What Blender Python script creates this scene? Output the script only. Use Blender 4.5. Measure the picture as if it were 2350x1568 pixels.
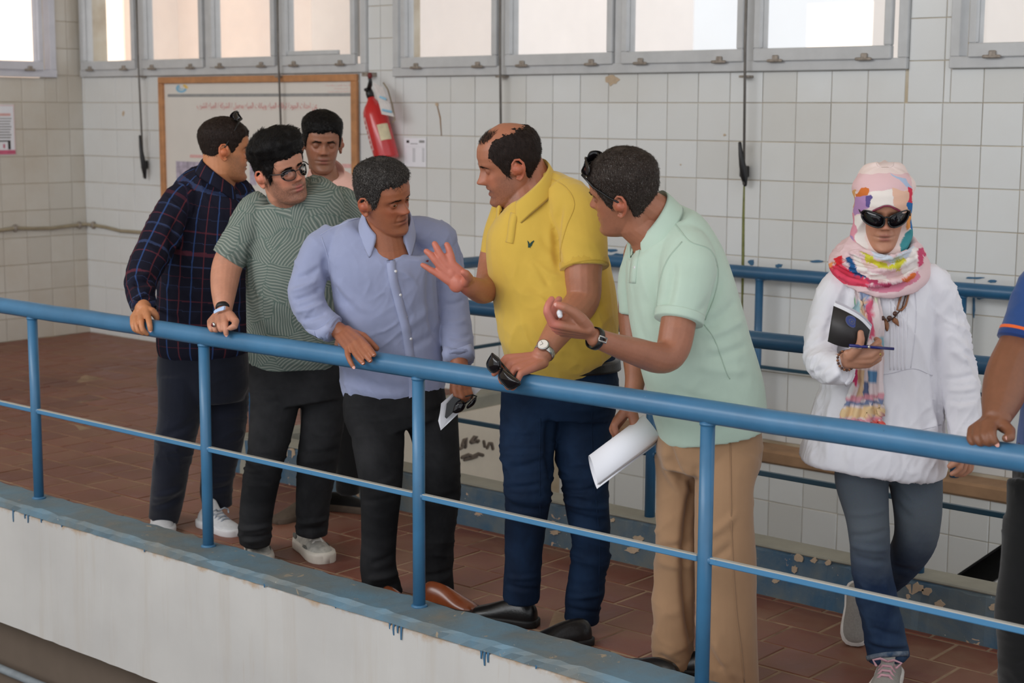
import bpy, bmesh, math, random
import numpy as np
from mathutils import Vector, Matrix, Quaternion
from mathutils.bvhtree import BVHTree
random.seed(7)
for o in list(bpy.data.objects): bpy.data.objects.remove(o)
SC = bpy.context.scene
COL = SC.collection

# ------------------------------------------------------------------ camera
F_PX, PITCH, YAW, ROLL, EYE = 3643.79, 0.143465, 0.7103, 0.005323, 1.7097
FW = Vector((-math.sin(YAW)*math.cos(PITCH), math.cos(YAW)*math.cos(PITCH), -math.sin(PITCH)))
_r = Vector((math.cos(YAW), math.sin(YAW), 0)); _u = _r.cross(FW)
RT = _r*math.cos(ROLL) + _u*math.sin(ROLL); UP = _u*math.cos(ROLL) - _r*math.sin(ROLL)
FH = Vector((-math.sin(YAW), math.cos(YAW), 0))      # level forward of the photographer
RH = Vector((math.cos(YAW), math.sin(YAW), 0))
CAM = Vector((0, 0, EYE))
cd = bpy.data.cameras.new('camera'); cam = bpy.data.objects.new('camera', cd); COL.objects.link(cam)
cd.sensor_width = 36; cd.lens = F_PX*36/2350
cd.clip_start = 0.05; cd.clip_end = 200
cam.matrix_world = Matrix(((RT.x, UP.x, -FW.x, 0), (RT.y, UP.y, -FW.y, 0), (RT.z, UP.z, -FW.z, EYE), (0, 0, 0, 1)))
cd.dof.use_dof = True; cd.dof.focus_distance = 5.0; cd.dof.aperture_fstop = 4.5
SC.camera = cam

# ------------------------------------------------------------------ world, sun, added key light
w = bpy.data.worlds.new('sky'); SC.world = w; w.use_nodes = True
bg = w.node_tree.nodes['Background']
bg.inputs[0].default_value = (0.93, 0.96, 1.0, 1); bg.inputs[1].default_value = 1.45
sl = bpy.data.lights.new('sun', 'SUN'); sun = bpy.data.objects.new('sun', sl); COL.objects.link(sun)
sl.energy = 11.0; sl.angle = 0.02; sl.color = (1.0, 0.95, 0.88)
sun.rotation_euler = Vector((0.86, 0.40, -0.32)).to_track_quat('-Z', 'Y').to_euler()
al = bpy.data.lights.new('added_key_light', 'AREA'); alo = bpy.data.objects.new('added_key_light', al); COL.objects.link(alo)  # soft area light added out of view, high on the left, to brighten the people
al.shape = 'RECTANGLE'; al.size = 8.0; al.size_y = 2.0; al.energy = 300; al.color = (0.98, 0.99, 1.0)
alo.location = (-5.5, -2.6, 4.2)
alo.rotation_euler = (Vector((-3.6, 4.2, 0.9)) - Vector(alo.location)).to_track_quat('-Z', 'Y').to_euler()
vs = SC.view_settings
vs.view_transform = 'Standard'; vs.look = 'None'; vs.gamma = 1.0; vs.exposure = -0.42
vs.use_curve_mapping = False

# ------------------------------------------------------------------ helpers
def ray(px, py): return FW + RT*((px-1175)/F_PX) - UP*((py-784)/F_PX)
def at_y(px, py, Y): d = ray(px, py); return CAM + d*(Y/d.y)
def at_x(px, py, X): d = ray(px, py); return CAM + d*(X/d.x)
def at_z(px, py, Z): d = ray(px, py); return CAM + d*((Z-EYE)/d.z)
def depth(P): return (P-CAM).dot(FW)
def to_px(P):
    q = P-CAM; z = q.dot(FW); return 1175+F_PX*q.dot(RT)/z, 784-F_PX*q.dot(UP)/z

def empty(name, loc=(0, 0, 0), rz=0):
    o = bpy.data.objects.new(name, None); COL.objects.link(o); o.location = loc; o.rotation_euler = (0, 0, rz)
    o.empty_display_size = 0.1; return o
def tag(o, label=None, cat=None, group=None, kind=None):
    if label: o['label'] = label
    if cat: o['category'] = cat
    if group: o['group'] = group
    if kind: o['kind'] = kind
    return o
def wloc(o):
    L = Vector((0, 0, 0))
    while o is not None:
        L = L + Vector(o.location); o = o.parent
    return L
def obj(name, me, mat=None, parent=None, loc=None, smooth=False):
    o = bpy.data.objects.new(name, me); COL.objects.link(o)
    if mat is not None and not me.materials: me.materials.append(mat)
    if parent is not None: o.parent = parent
    if loc is not None: o.location = loc
    if smooth: me.shade_smooth()
    return o
def mesh_of(verts, faces, name='mesh'):
    me = bpy.data.meshes.new(name); me.from_pydata([tuple(v) for v in verts], [], faces); me.update(); return me

class MB:
    """collects shapes into one mesh"""
    def __init__(s): s.v = []; s.f = []
    def add(s, vs, fs):
        n = len(s.v); s.v += [Vector(v) for v in vs]; s.f += [tuple(i+n for i in f) for f in fs]; return s
    def box(s, a, b, bev=0.0):
        x0, y0, z0 = a; x1, y1, z1 = b
        if bev > 0:
            bm = bmesh.new(); bmesh.ops.create_cube(bm, size=1)
            for v in bm.verts: v.co = Vector(((x0+x1)/2+v.co.x*(x1-x0), (y0+y1)/2+v.co.y*(y1-y0), (z0+z1)/2+v.co.z*(z1-z0)))
            bmesh.ops.bevel(bm, geom=bm.edges[:], offset=bev, segments=1, affect='EDGES')
            bm.verts.index_update()
            s.add([v.co.copy() for v in bm.verts], [[v.index for v in f.verts] for f in bm.faces]); bm.free(); return s
        return s.add([(x0,y0,z0),(x1,y0,z0),(x1,y1,z0),(x0,y1,z0),(x0,y0,z1),(x1,y0,z1),(x1,y1,z1),(x0,y1,z1)],
              [(0,3,2,1),(4,5,6,7),(0,1,5,4),(1,2,6,5),(2,3,7,6),(3,0,4,7)])
    def loft(s, rings, cap=True):
        n = len(rings[0]); vs = [p for r in rings for p in r]; fs = []
        for i in range(len(rings)-1):
            for k in range(n):
                a = i*n+k; b = i*n+(k+1) % n
                fs.append((a, b, b+n, a+n))
        if cap:
            fs.append(tuple(reversed(range(n)))); m = (len(rings)-1)*n; fs.append(tuple(range(m, m+n)))
        return s.add(vs, fs)
    def tube(s, pts, rad, n=12, cap=True, flat=None, up=None, rounded=False):
        """tube through pts; rad number or list; flat = squash factor along the binormal"""
        pts = [Vector(p) for p in pts]
        if not isinstance(rad, (list, tuple)): rad = [rad]*len(pts)
        rad = list(rad)
        if rounded:
            d0 = (pts[0]-pts[1]).normalized(); d1 = (pts[-1]-pts[-2]).normalized()
            A = [(pts[0]+d0*rad[0]*math.sin(a), max(rad[0]*math.cos(a), 1e-4)) for a in (1.45, 1.0, 0.5)]
            B = [(pts[-1]+d1*rad[-1]*math.sin(a), max(rad[-1]*math.cos(a), 1e-4)) for a in (0.5, 1.0, 1.45)]
            pts = [a[0] for a in A]+pts+[b[0] for b in B]; rad = [a[1] for a in A]+rad+[b[1] for b in B]
        tan = []
        for i in range(len(pts)):
            a = pts[max(i-1, 0)]; b = pts[min(i+1, len(pts)-1)]; t = b-a
            tan.append(t.normalized() if t.length > 1e-9 else Vector((0, 0, 1)))
        ref = Vector(up) if up is not None else (Vector((0, 0, 1)) if abs(tan[0].z) < 0.9 else Vector((1, 0, 0)))
        nrm = (ref-tan[0]*ref.dot(tan[0])).normalized(); rings = []
        for i, p in enumerate(pts):
            if i: 
                q = tan[i-1].rotation_difference(tan[i]); nrm = q @ nrm
            nrm = (nrm-tan[i]*nrm.dot(tan[i])).normalized(); bi = tan[i].cross(nrm)
            fl = flat if flat is not None else 1.0
            if isinstance(fl, (list, tuple)): fl = fl[min(i, len(fl)-1)]
            rings.append([p+nrm*(math.cos(2*math.pi*k/n)*rad[i]*fl)+bi*(math.sin(2*math.pi*k/n)*rad[i]) for k in range(n)])
        return s.loft(rings, cap)
    def ball(s, c, r, n=16, m=10):
        if not hasattr(r, '__len__'): r = (r, r, r)
        c = Vector(c); rings = []
        for i in range(1, m):
            a = math.pi*i/m
            rings.append([c+Vector((r[0]*math.sin(a)*math.cos(2*math.pi*k/n), r[1]*math.sin(a)*math.sin(2*math.pi*k/n), -r[2]*math.cos(a))) for k in range(n)])
        return s.loft(rings)
    def xf(s, M):
        s.v = [M @ v for v in s.v]; return s
    def mesh(s, base=None, smooth=False, recalc=False):
        b = Vector(base) if base is not None else Vector((0, 0, 0))
        me = mesh_of([v-b for v in s.v], s.f)
        if recalc:
            bm = bmesh.new(); bm.from_mesh(me); bmesh.ops.recalc_face_normals(bm, faces=bm.faces[:]); bm.to_mesh(me); bm.free()
        if smooth: me.shade_smooth()
        return me
    def build(s, name, mat, parent=None, smooth=False, recalc=True):
        """world coordinates in; the object sits under parent"""
        base = wloc(parent) if parent is not None else Vector((0, 0, 0))
        return obj(name, s.mesh(base, smooth, recalc), mat, parent)
    def thing(s, name, mat, label, cat, group=None, smooth=False):
        """a thing that is one mesh, origin at its base centre"""
        xs = [v.x for v in s.v]; ys = [v.y for v in s.v]; zs = [v.z for v in s.v]
        b = Vector(((min(xs)+max(xs))/2, (min(ys)+max(ys))/2, min(zs)))
        return tag(obj(name, s.mesh(b, smooth, True), mat, None, b), label, cat, group)

# ------------------------------------------------------------------ material helpers
def new_mat(name):
    m = bpy.data.materials.new(name); m.use_nodes = True
    nt = m.node_tree; return m, nt, nt.nodes['Principled BSDF']
def N(nt, t, **kw):
    n = nt.nodes.new(t)
    for k, v in kw.items():
        if k == 'inp':
            for a, b in v.items(): n.inputs[a].default_value = b
        else: setattr(n, k, v)
    return n
def L(nt, a, ao, b, bi): nt.links.new(a.outputs[ao], b.inputs[bi])
def srgb(r, g, b):
    f = lambda c: (c/255/12.92) if c/255 <= 0.04045 else ((c/255+0.055)/1.055)**2.4
    return (f(r), f(g), f(b), 1)
def coords(nt, scale=(1, 1, 1), kind='Object', rot=(0, 0, 0)):
    tc = N(nt, 'ShaderNodeTexCoord'); mp = N(nt, 'ShaderNodeMapping'); mp.inputs['Scale'].default_value = scale; mp.inputs['Rotation'].default_value = rot
    if kind == 'World':
        g = N(nt, 'ShaderNodeNewGeometry'); L(nt, g, 'Position', mp, 'Vector')
    else: L(nt, tc, kind, mp, 'Vector')
    return mp
def noise(nt, mp, scale, detail=4, rough=0.55, dist=0):
    n = N(nt, 'ShaderNodeTexNoise'); n.inputs['Scale'].default_value = scale; n.inputs['Detail'].default_value = detail
    n.inputs['Roughness'].default_value = rough; n.inputs['Distortion'].default_value = dist
    if mp is not None: L(nt, mp, 0, n, 'Vector')
    return n
def ramp(nt, src, out, stops, interp='LINEAR'):
    r = N(nt, 'ShaderNodeValToRGB'); cr = r.color_ramp; cr.interpolation = interp
    while len(cr.elements) > len(stops): cr.elements.remove(cr.elements[-1])
    while len(cr.elements) < len(stops): cr.elements.new(0.5)
    for e, (p, c) in zip(cr.elements, stops): e.position = p; e.color = c if len(c) == 4 else (*c, 1)
    if src is not None: L(nt, src, out, r, 'Fac')
    return r
def mixc(nt, fac, a, b, mode='MIX'):
    m = N(nt, 'ShaderNodeMix'); m.data_type = 'RGBA'; m.blend_type = mode
    for idx, v in ((0, fac), (6, a), (7, b)):
        if isinstance(v, (int, float)): m.inputs[idx].default_value = v
        elif isinstance(v, tuple) and len(v) == 4 and not hasattr(v[0], 'outputs'): m.inputs[idx].default_value = v
        else: nt.links.new(v[0].outputs[v[1]], m.inputs[idx])
    return (m, 2)
def bump(nt, b, h, ho, strength=0.3, dist=0.01, normal=None):
    n = N(nt, 'ShaderNodeBump'); n.inputs['Strength'].default_value = strength; n.inputs['Distance'].default_value = dist
    L(nt, h, ho, n, 'Height')
    if normal is not None: L(nt, normal, 0, n, 'Normal')
    L(nt, n, 0, b, 'Normal'); return n
def setc(nt, b, c):
    nt.links.new(c[0].outputs[c[1]], b.inputs['Base Color'])
def plain(name, col, rough=0.6, metal=0.0, var=0.12, vscale=30, bmp=0.0, bscale=200, spec=0.5, sheen=0.0, coat=0.0, coords_kind='Object'):
    """a solid colour with fine mottling and relief"""
    m, nt, b = new_mat(name); mp = coords(nt, kind=coords_kind)
    n = noise(nt, mp, vscale, 5)
    c2 = tuple(min(1, x*(1+var)) for x in col[:3])+(1,); c1 = tuple(x*(1-var) for x in col[:3])+(1,)
    r = ramp(nt, n, 'Fac', [(0.3, c1), (0.7, c2)]); L(nt, r, 'Color', b, 'Base Color')
    b.inputs['Roughness'].default_value = rough; b.inputs['Metallic'].default_value = metal
    b.inputs['Specular IOR Level'].default_value = spec
    if sheen: b.inputs['Sheen Weight'].default_value = sheen
    if coat: b.inputs['Coat Weight'].default_value = coat; b.inputs['Coat Roughness'].default_value = 0.1
    if bmp:
        n2 = noise(nt, mp, bscale, 3); bump(nt, b, n2, 'Fac', bmp, 0.002)
    return m
M = {}
# ------------------------------------------------------------------ materials of the place
def mat_tile():
    m, nt, b = new_mat('glazed_white_tile'); mp = coords(nt, kind='World')
    oi = N(nt, 'ShaderNodeObjectInfo')
    r = ramp(nt, oi, 'Random', [(0, srgb(220, 221, 220)), (0.5, srgb(226, 228, 228)), (1, srgb(214, 214, 211))])
    n = noise(nt, mp, 1.3, 6, 0.6); n2 = noise(nt, mp, 9, 5, 0.65)
    d = ramp(nt, n, 'Fac', [(0.45, (0, 0, 0)), (0.8, (0.3, 0.3, 0.3))])
    c = mixc(nt, (d, 'Color'), (r, 'Color'), srgb(200, 192, 178))
    sp = ramp(nt, n2, 'Fac', [(0.74, (0, 0, 0)), (0.80, (0.5, 0.5, 0.5))])
    c = mixc(nt, (sp, 'Color'), c, srgb(170, 150, 122)); setc(nt, b, c)
    b.inputs['Roughness'].default_value = 0.22; b.inputs['Specular IOR Level'].default_value = 0.45
    bump(nt, b, noise(nt, mp, 4, 2), 'Fac', 0.08, 0.01); return m
def mat_left_tile():
    m, nt, b = new_mat('glazed_cream_tile'); mp = coords(nt, kind='World')
    oi = N(nt, 'ShaderNodeObjectInfo')
    r = ramp(nt, oi, 'Random', [(0, srgb(205, 200, 190)), (1, srgb(214, 210, 201))])
    n = noise(nt, mp, 1.6, 6, 0.6); d = ramp(nt, n, 'Fac', [(0.4, (0, 0, 0)), (0.75, (0.5, 0.5, 0.5))])
    c = mixc(nt, (d, 'Color'), (r, 'Color'), srgb(188, 170, 146)); setc(nt, b, c)
    b.inputs['Roughness'].default_value = 0.3; return m
def mat_grout():
    m, nt, b = new_mat('stained_grout'); mp = coords(nt, kind='World')
    n = noise(nt, mp, 5, 6, 0.6)
    r = ramp(nt, n, 'Fac', [(0.25, srgb(168, 146, 118)), (0.5, srgb(198, 184, 160)), (0.75, srgb(212, 204, 188))])
    L(nt, r, 'Color', b, 'Base Color'); b.inputs['Roughness'].default_value = 0.9; return m
def mat_floor_tile():
    m, nt, b = new_mat('worn_red_floor_tile'); mp = coords(nt, kind='World'); oi = N(nt, 'ShaderNodeObjectInfo')
    r = ramp(nt, oi, 'Random', [(0, srgb(118, 64, 47)), (0.35, srgb(130, 74, 55)), (0.7, srgb(108, 58, 44)), (1, srgb(138, 84, 64))])
    n = noise(nt, mp, 3.2, 7, 0.65, 0.4); d = ramp(nt, n, 'Fac', [(0.42, (0, 0, 0)), (0.66, (0.8, 0.8, 0.8))])
    c = mixc(nt, (d, 'Color'), (r, 'Color'), srgb(140, 108, 88))
    n3 = noise(nt, mp, 1.2, 4); d3 = ramp(nt, n3, 'Fac', [(0.3, (0.6, 0.6, 0.6)), (0.55, (0, 0, 0))])
    c = mixc(nt, (d3, 'Color'), c, srgb(98, 54, 40)); setc(nt, b, c)
    rr = ramp(nt, n, 'Fac', [(0.35, (0.38, 0.38, 0.38)), (0.7, (0.7, 0.7, 0.7))]); L(nt, rr, 'Color', b, 'Roughness')
    bump(nt, b, noise(nt, mp, 60, 4), 'Fac', 0.15, 0.004); return m
def mat_floor_joint():
    m, nt, b = new_mat('sandy_floor_joint'); mp = coords(nt, kind='World'); n = noise(nt, mp, 6, 6)
    r = ramp(nt, n, 'Fac', [(0.3, srgb(116, 90, 70)), (0.6, srgb(164, 138, 112))]); L(nt, r, 'Color', b, 'Base Color')
    b.inputs['Roughness'].default_value = 0.95; return m
def mat_rail(name, base, wear=0.5):
    m, nt, b = new_mat(name); mp = coords(nt, kind='World')
    n = noise(nt, mp, 5, 5, 0.6)
    hi = tuple(min(1, x*1.15) for x in base[:3])+(1,); lo = tuple(x*0.85 for x in base[:3])+(1,)
    r = ramp(nt, n, 'Fac', [(0.3, lo), (0.7, hi)])
    n2 = noise(nt, mp, 38, 6, 0.7); ch = ramp(nt, n2, 'Fac', [(0.70-0.02*wear, (0, 0, 0)), (0.73-0.02*wear, (1, 1, 1))])
    c = mixc(nt, (ch, 'Color'), (r, 'Color'), srgb(38, 40, 42))
    n3 = noise(nt, mp, 90, 4); ch3 = ramp(nt, n3, 'Fac', [(0.76, (0, 0, 0)), (0.80, (0.7, 0.7, 0.7))])
    c = mixc(nt, (ch3, 'Color'), c, srgb(190, 190, 180)); setc(nt, b, c)
    b.inputs['Roughness'].default_value = 0.34; b.inputs['Specular IOR Level'].default_value = 0.55
    bump(nt, b, n2, 'Fac', 0.12, 0.003); return m
def mat_midrail():
    """thin bar: paint rubbed off to pale primer along the upper arris"""
    m, nt, b = new_mat('chipped_blue_bar'); mp = coords(nt, kind='World'); g = N(nt, 'ShaderNodeNewGeometry')
    sx = N(nt, 'ShaderNodeSeparateXYZ'); L(nt, g, 'Normal', sx, 0)
    n = noise(nt, mp, 24, 7, 0.7)
    up = N(nt, 'ShaderNodeMath', operation='MULTIPLY_ADD'); L(nt, n, 'Fac', up, 0); up.inputs[1].default_value = 1.2; L(nt, sx, 'Z', up, 2)
    ch = ramp(nt, up, 0, [(0.92, (0, 0, 0)), (1.0, (1, 1, 1))])
    c = mixc(nt, (ch, 'Color'), srgb(70, 128, 170), srgb(178, 176, 168))
    n2 = noise(nt, mp, 70, 5, 0.7); ch2 = ramp(nt, n2, 'Fac', [(0.68, (0, 0, 0)), (0.72, (1, 1, 1))])
    c = mixc(nt, (ch2, 'Color'), c, srgb(52, 60, 66)); setc(nt, b, c); b.inputs['Roughness'].default_value = 0.45
    bump(nt, b, n, 'Fac', 0.2, 0.003); return m
def mat_curb(name, blue, patch, worn=0.5):
    m, nt, b = new_mat(name); mp = coords(nt, kind='World')
    n = noise(nt, mp, 3.5, 7, 0.6, 0.3); n2 = noise(nt, mp, 14, 6, 0.6, 0.6); n3 = noise(nt, mp, 75, 4)
    a = ramp(nt, n, 'Fac', [(0.32, blue), (0.56, srgb(108, 120, 124)), (0.72, srgb(130, 124, 112))])
    d = ramp(nt, n2, 'Fac', [(0.69-0.08*worn, (0, 0, 0)), (0.71-0.08*worn, (1, 1, 1))])
    c = mixc(nt, (d, 'Color'), (a, 'Color'), patch)
    sp = ramp(nt, n3, 'Fac', [(0.70, (0, 0, 0)), (0.74, (0.8, 0.8, 0.8))]); c = mixc(nt, (sp, 'Color'), c, srgb(196, 190, 178)); setc(nt, b, c)
    b.inputs['Roughness'].default_value = 0.62; bump(nt, b, n2, 'Fac', 0.35, 0.008); return m
def mat_fascia():
    m, nt, b = new_mat('rust_streaked_white_paint'); mp = coords(nt, kind='World')
    mpv = coords(nt, (5, 5, 0.35), 'World'); nv = noise(nt, mpv, 2.2, 6, 0.65); nv2 = noise(nt, mpv, 9, 4, 0.6)
    n = noise(nt, mp, 1.4, 5)
    a = ramp(nt, n, 'Fac', [(0.3, srgb(186, 183, 180)), (0.7, srgb(204, 201, 197))])
    s = ramp(nt, nv, 'Fac', [(0.5, (0, 0, 0)), (0.8, (0.38, 0.38, 0.38))]); c = mixc(nt, (s, 'Color'), (a, 'Color'), srgb(172, 154, 132))
    s2 = ramp(nt, nv2, 'Fac', [(0.68, (0, 0, 0)), (0.8, (0.22, 0.22, 0.22))]); c = mixc(nt, (s2, 'Color'), c, srgb(170, 140, 110))
    g = N(nt, 'ShaderNodeNewGeometry'); sz = N(nt, 'ShaderNodeSeparateXYZ'); L(nt, g, 'Position', sz, 0)
    n4 = noise(nt, mp, 16, 6, 0.65); ad = N(nt, 'ShaderNodeMath', operation='MULTIPLY_ADD'); L(nt, n4, 'Fac', ad, 0); ad.inputs[1].default_value = -0.10; L(nt, sz, 'Z', ad, 2)
    e = ramp(nt, ad, 0, [(0.018, (0, 0, 0)), (0.045, (0.8, 0.8, 0.8))]); c = mixc(nt, (e, 'Color'), c, srgb(176, 142, 104)); setc(nt, b, c)
    b.inputs['Roughness'].default_value = 0.7; bump(nt, b, nv, 'Fac', 0.1, 0.01); return m
M['tile'] = mat_tile(); M['ltile'] = mat_left_tile(); M['grout'] = mat_grout(); M['ftile'] = mat_floor_tile(); M['joint'] = mat_floor_joint()
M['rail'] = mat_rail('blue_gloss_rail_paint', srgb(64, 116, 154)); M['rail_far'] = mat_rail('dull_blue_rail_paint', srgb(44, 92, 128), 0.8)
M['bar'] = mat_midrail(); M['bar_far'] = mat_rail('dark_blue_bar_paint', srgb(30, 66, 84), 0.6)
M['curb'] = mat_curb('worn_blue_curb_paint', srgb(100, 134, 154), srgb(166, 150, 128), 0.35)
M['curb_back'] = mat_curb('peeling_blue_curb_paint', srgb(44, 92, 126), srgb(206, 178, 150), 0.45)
M['fascia'] = mat_fascia()
M['cream'] = plain('cream_plaster', srgb(234, 222, 204), 0.9, var=0.08, vscale=4, bmp=0.2, bscale=30, coords_kind='World')
M['ledge'] = plain('bare_brown_mortar', srgb(160, 126, 96), 0.95, var=0.2, vscale=7, bmp=0.4, bscale=60, coords_kind='World')
M['slab_grey'] = plain('grey_concrete_cap', srgb(150, 148, 136), 0.85, var=0.12, vscale=6, bmp=0.3, bscale=60, coords_kind='World')
M['soffit'] = plain('brown_concrete', srgb(104, 90, 78), 0.9, var=0.12, vscale=3, coords_kind='World')  # beam concrete in one lightly mottled brown
M['pipe_grey'] = plain('grey_blue_pipe_paint', srgb(140, 148, 154), 0.5)
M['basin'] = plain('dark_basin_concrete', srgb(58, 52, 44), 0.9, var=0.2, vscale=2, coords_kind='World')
M['alu'] = plain('grey_painted_window_metal', srgb(196, 197, 198), 0.45, var=0.07, vscale=9, bmp=0.1, bscale=60)
M['alu_left'] = plain('pale_painted_window_metal', srgb(206, 206, 214), 0.45, var=0.05, vscale=9)
M['hinge'] = plain('grimy_hinge_metal', srgb(150, 140, 130), 0.5, metal=0.3, var=0.35, vscale=60)
M['rod'] = plain('dark_rod_metal', srgb(112, 107, 102), 0.5, metal=0.3, var=0.2, vscale=20)
M['iron'] = plain('black_cast_handle', srgb(26, 26, 27), 0.4, var=0.3, vscale=40)
M['pipe'] = plain('tan_conduit', srgb(158, 146, 122), 0.6, var=0.15, vscale=12)
M['wood'] = plain('pine_batten', srgb(186, 132, 88), 0.6, var=0.18, vscale=16, bmp=0.15, bscale=50)
M['sheet'] = plain('white_banner_vinyl', srgb(224, 219, 212), 0.45, var=0.03, vscale=3, bmp=0.15, bscale=6)
M['paper'] = plain('white_paper', srgb(238, 238, 244), 0.7, var=0.02, vscale=6)
M['ink_red'] = plain('faded_red_ink', srgb(214, 120, 118), 0.7, var=0.1)
M['ink_pink'] = plain('pale_red_ink', srgb(224, 176, 172), 0.7, var=0.1)
M['ink_magenta'] = plain('magenta_ink', srgb(206, 98, 128), 0.7)
M['ink_grey'] = plain('grey_ink', srgb(150, 150, 150), 0.7)
M['ink_black'] = plain('black_ink', srgb(40, 36, 36), 0.7)
M['ink_blue'] = plain('pale_blue_ink', srgb(140, 188, 214), 0.7)
M['ink_yellow'] = plain('yellow_ink', srgb(232, 196, 110), 0.7)
M['ink_lilac'] = plain('greyish_lilac_print', srgb(176, 166, 182), 0.7, var=0.35, vscale=25)
M['facade'] = plain('sunlit_peach_facade', srgb(252, 236, 224), 0.9, var=0.05, vscale=1.5, coords_kind='World')
M['facade2'] = plain('pale_facade', srgb(246, 240, 236), 0.9, var=0.03, vscale=1.5, coords_kind='World')
M['char'] = plain('charcoal_scrawl', srgb(112, 100, 90), 0.95, var=0.3, vscale=40)
M['peel'] = plain('bare_plaster_patch', srgb(196, 174, 148), 0.95, var=0.12, vscale=30, bmp=0.3, bscale=60, coords_kind='World')
M['drip'] = plain('blue_paint_drip', srgb(58, 104, 138), 0.4, var=0.1)
M['rust'] = plain('rust_stain', srgb(150, 118, 86), 0.95, var=0.2, vscale=40, coords_kind='World')
M['algae'] = plain('green_damp_stain', srgb(120, 122, 70), 0.9, var=0.25, vscale=30, coords_kind='World')
def mat_glass():
    m, nt, b = new_mat('dusty_window_glass'); nt.nodes.remove(b)
    out = nt.nodes['Material Output']; tr = N(nt, 'ShaderNodeBsdfTransparent'); gl = N(nt, 'ShaderNodeBsdfGlossy'); gl.inputs['Roughness'].default_value = 0.05
    df = N(nt, 'ShaderNodeBsdfTranslucent'); df.inputs[0].default_value = (0.9, 0.88, 0.86, 1)
    mp = coords(nt); n = noise(nt, mp, 3, 5); r = ramp(nt, n, 'Fac', [(0.3, (0.02, 0.02, 0.02)), (0.8, (0.10, 0.10, 0.10))])
    m1 = N(nt, 'ShaderNodeMixShader'); L(nt, r, 'Color', m1, 0); L(nt, tr, 0, m1, 1); L(nt, df, 0, m1, 2)
    m2 = N(nt, 'ShaderNodeMixShader'); m2.inputs[0].default_value = 0.04; L(nt, m1, 0, m2, 1); L(nt, gl, 0, m2, 2); L(nt, m2, 0, out, 0); return m
M['glass'] = mat_glass()

# ------------------------------------------------------------------ dimensions
WY, WX = 7.136, -10.466          # back wall plane, left wall plane
ROW0 = 1.7646                    # a tile course line
TS = 0.2
FY, RY = 3.585, 4.87             # front rail line, rail along the opening
PX0, PIT_Y0, PIT_Y1 = -5.72, 4.89, 6.98
WIN = [(-10.44, -7.345, 1.955, 2.72), (-7.105, -3.62, 1.925, 2.72), (-3.40, -2.2, 1.925, 2.72)]

def slab_tile(w, h, t=0.006, c=0.0025):
    """bevelled slab in the xz plane, front face towards -y, lower left corner at the origin"""
    v = [(0,0,0),(w,0,0),(w,0,h),(0,0,h),(0,-t+c,0),(w,-t+c,0),(w,-t+c,h),(0,-t+c,h),(c,-t,c),(w-c,-t,c),(w-c,-t,h-c),(c,-t,h-c)]
    f = [(8,9,10,11),(4,5,9,8),(5,6,10,9),(6,7,11,10),(7,4,8,11),(0,1,5,4),(1,2,6,5),(2,3,7,6),(3,0,4,7)]
    return v, f
GAP = 0.0035
def cut(rect, holes):
    out = [rect]
    for hx0, hx1, hz0, hz1 in holes:
        nxt = []
        for x0, x1, z0, z1 in out:
            if x1 <= hx0 or x0 >= hx1 or z1 <= hz0 or z0 >= hz1: nxt.append((x0, x1, z0, z1)); continue
            if x0 < hx0: nxt.append((x0, hx0, z0, z1))
            if x1 > hx1: nxt.append((hx1, x1, z0, z1))
            a, b_ = max(x0, hx0), min(x1, hx1)
            if z0 < hz0: nxt.append((a, b_, z0, hz0))
            if z1 > hz1: nxt.append((a, b_, hz1, z1))
        out = nxt
    return [r for r in out if r[1]-r[0] > 0.018 and r[3]-r[2] > 0.018]
def tile_wall(parent, rects, place, mat, limit, name='tile', seed=1, GAP=GAP, t=0.006):
    """rects in wall coords; place(u, z) -> world matrix of a tile's lower left corner; biggest in view become parts"""
    rnd = random.Random(seed); shared = {}; items = []
    for (u0, u1, z0, z1) in rects:
        Mx = place(u0+GAP/2, z0+GAP/2); c = Mx @ Vector(((u1-u0)/2, 0, (z1-z0)/2)); d = depth(c)
        x, y = to_px(c) if d > 0.3 else (9e9, 9e9)
        inview = -60 < x < 2410 and -60 < y < 1630
        items.append(((u1-u0)*(z1-z0)/d**2 if inview else -d, (u1-u0-GAP, z1-z0-GAP), Mx))
    items.sort(key=lambda t: -t[0]); rest = MB()
    for i, (a, (tw, th), Mx) in enumerate(items):
        J = Matrix.Translation((0, rnd.uniform(-0.0008, 0.0008), 0)) @ Matrix.Rotation(rnd.gauss(0, 0.004), 4, 'X') @ Matrix.Rotation(rnd.gauss(0, 0.004), 4, 'Z')
        if i < limit and a > 0:
            k = (round(tw, 3), round(th, 3))
            if k not in shared:
                v, f = slab_tile(tw, th, t); shared[k] = mesh_of(v, f); shared[k].materials.append(mat)
            o = bpy.data.objects.new(name, shared[k]); COL.objects.link(o); o.parent = parent; o.matrix_local = Mx @ J
        else:
            v, f = slab_tile(tw, th, t); rest.add([(Mx @ J) @ Vector(q) for q in v], f)
    if rest.v:
        o = obj(name+'_field', rest.mesh(), mat, parent); o['kind'] = 'stuff'

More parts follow.
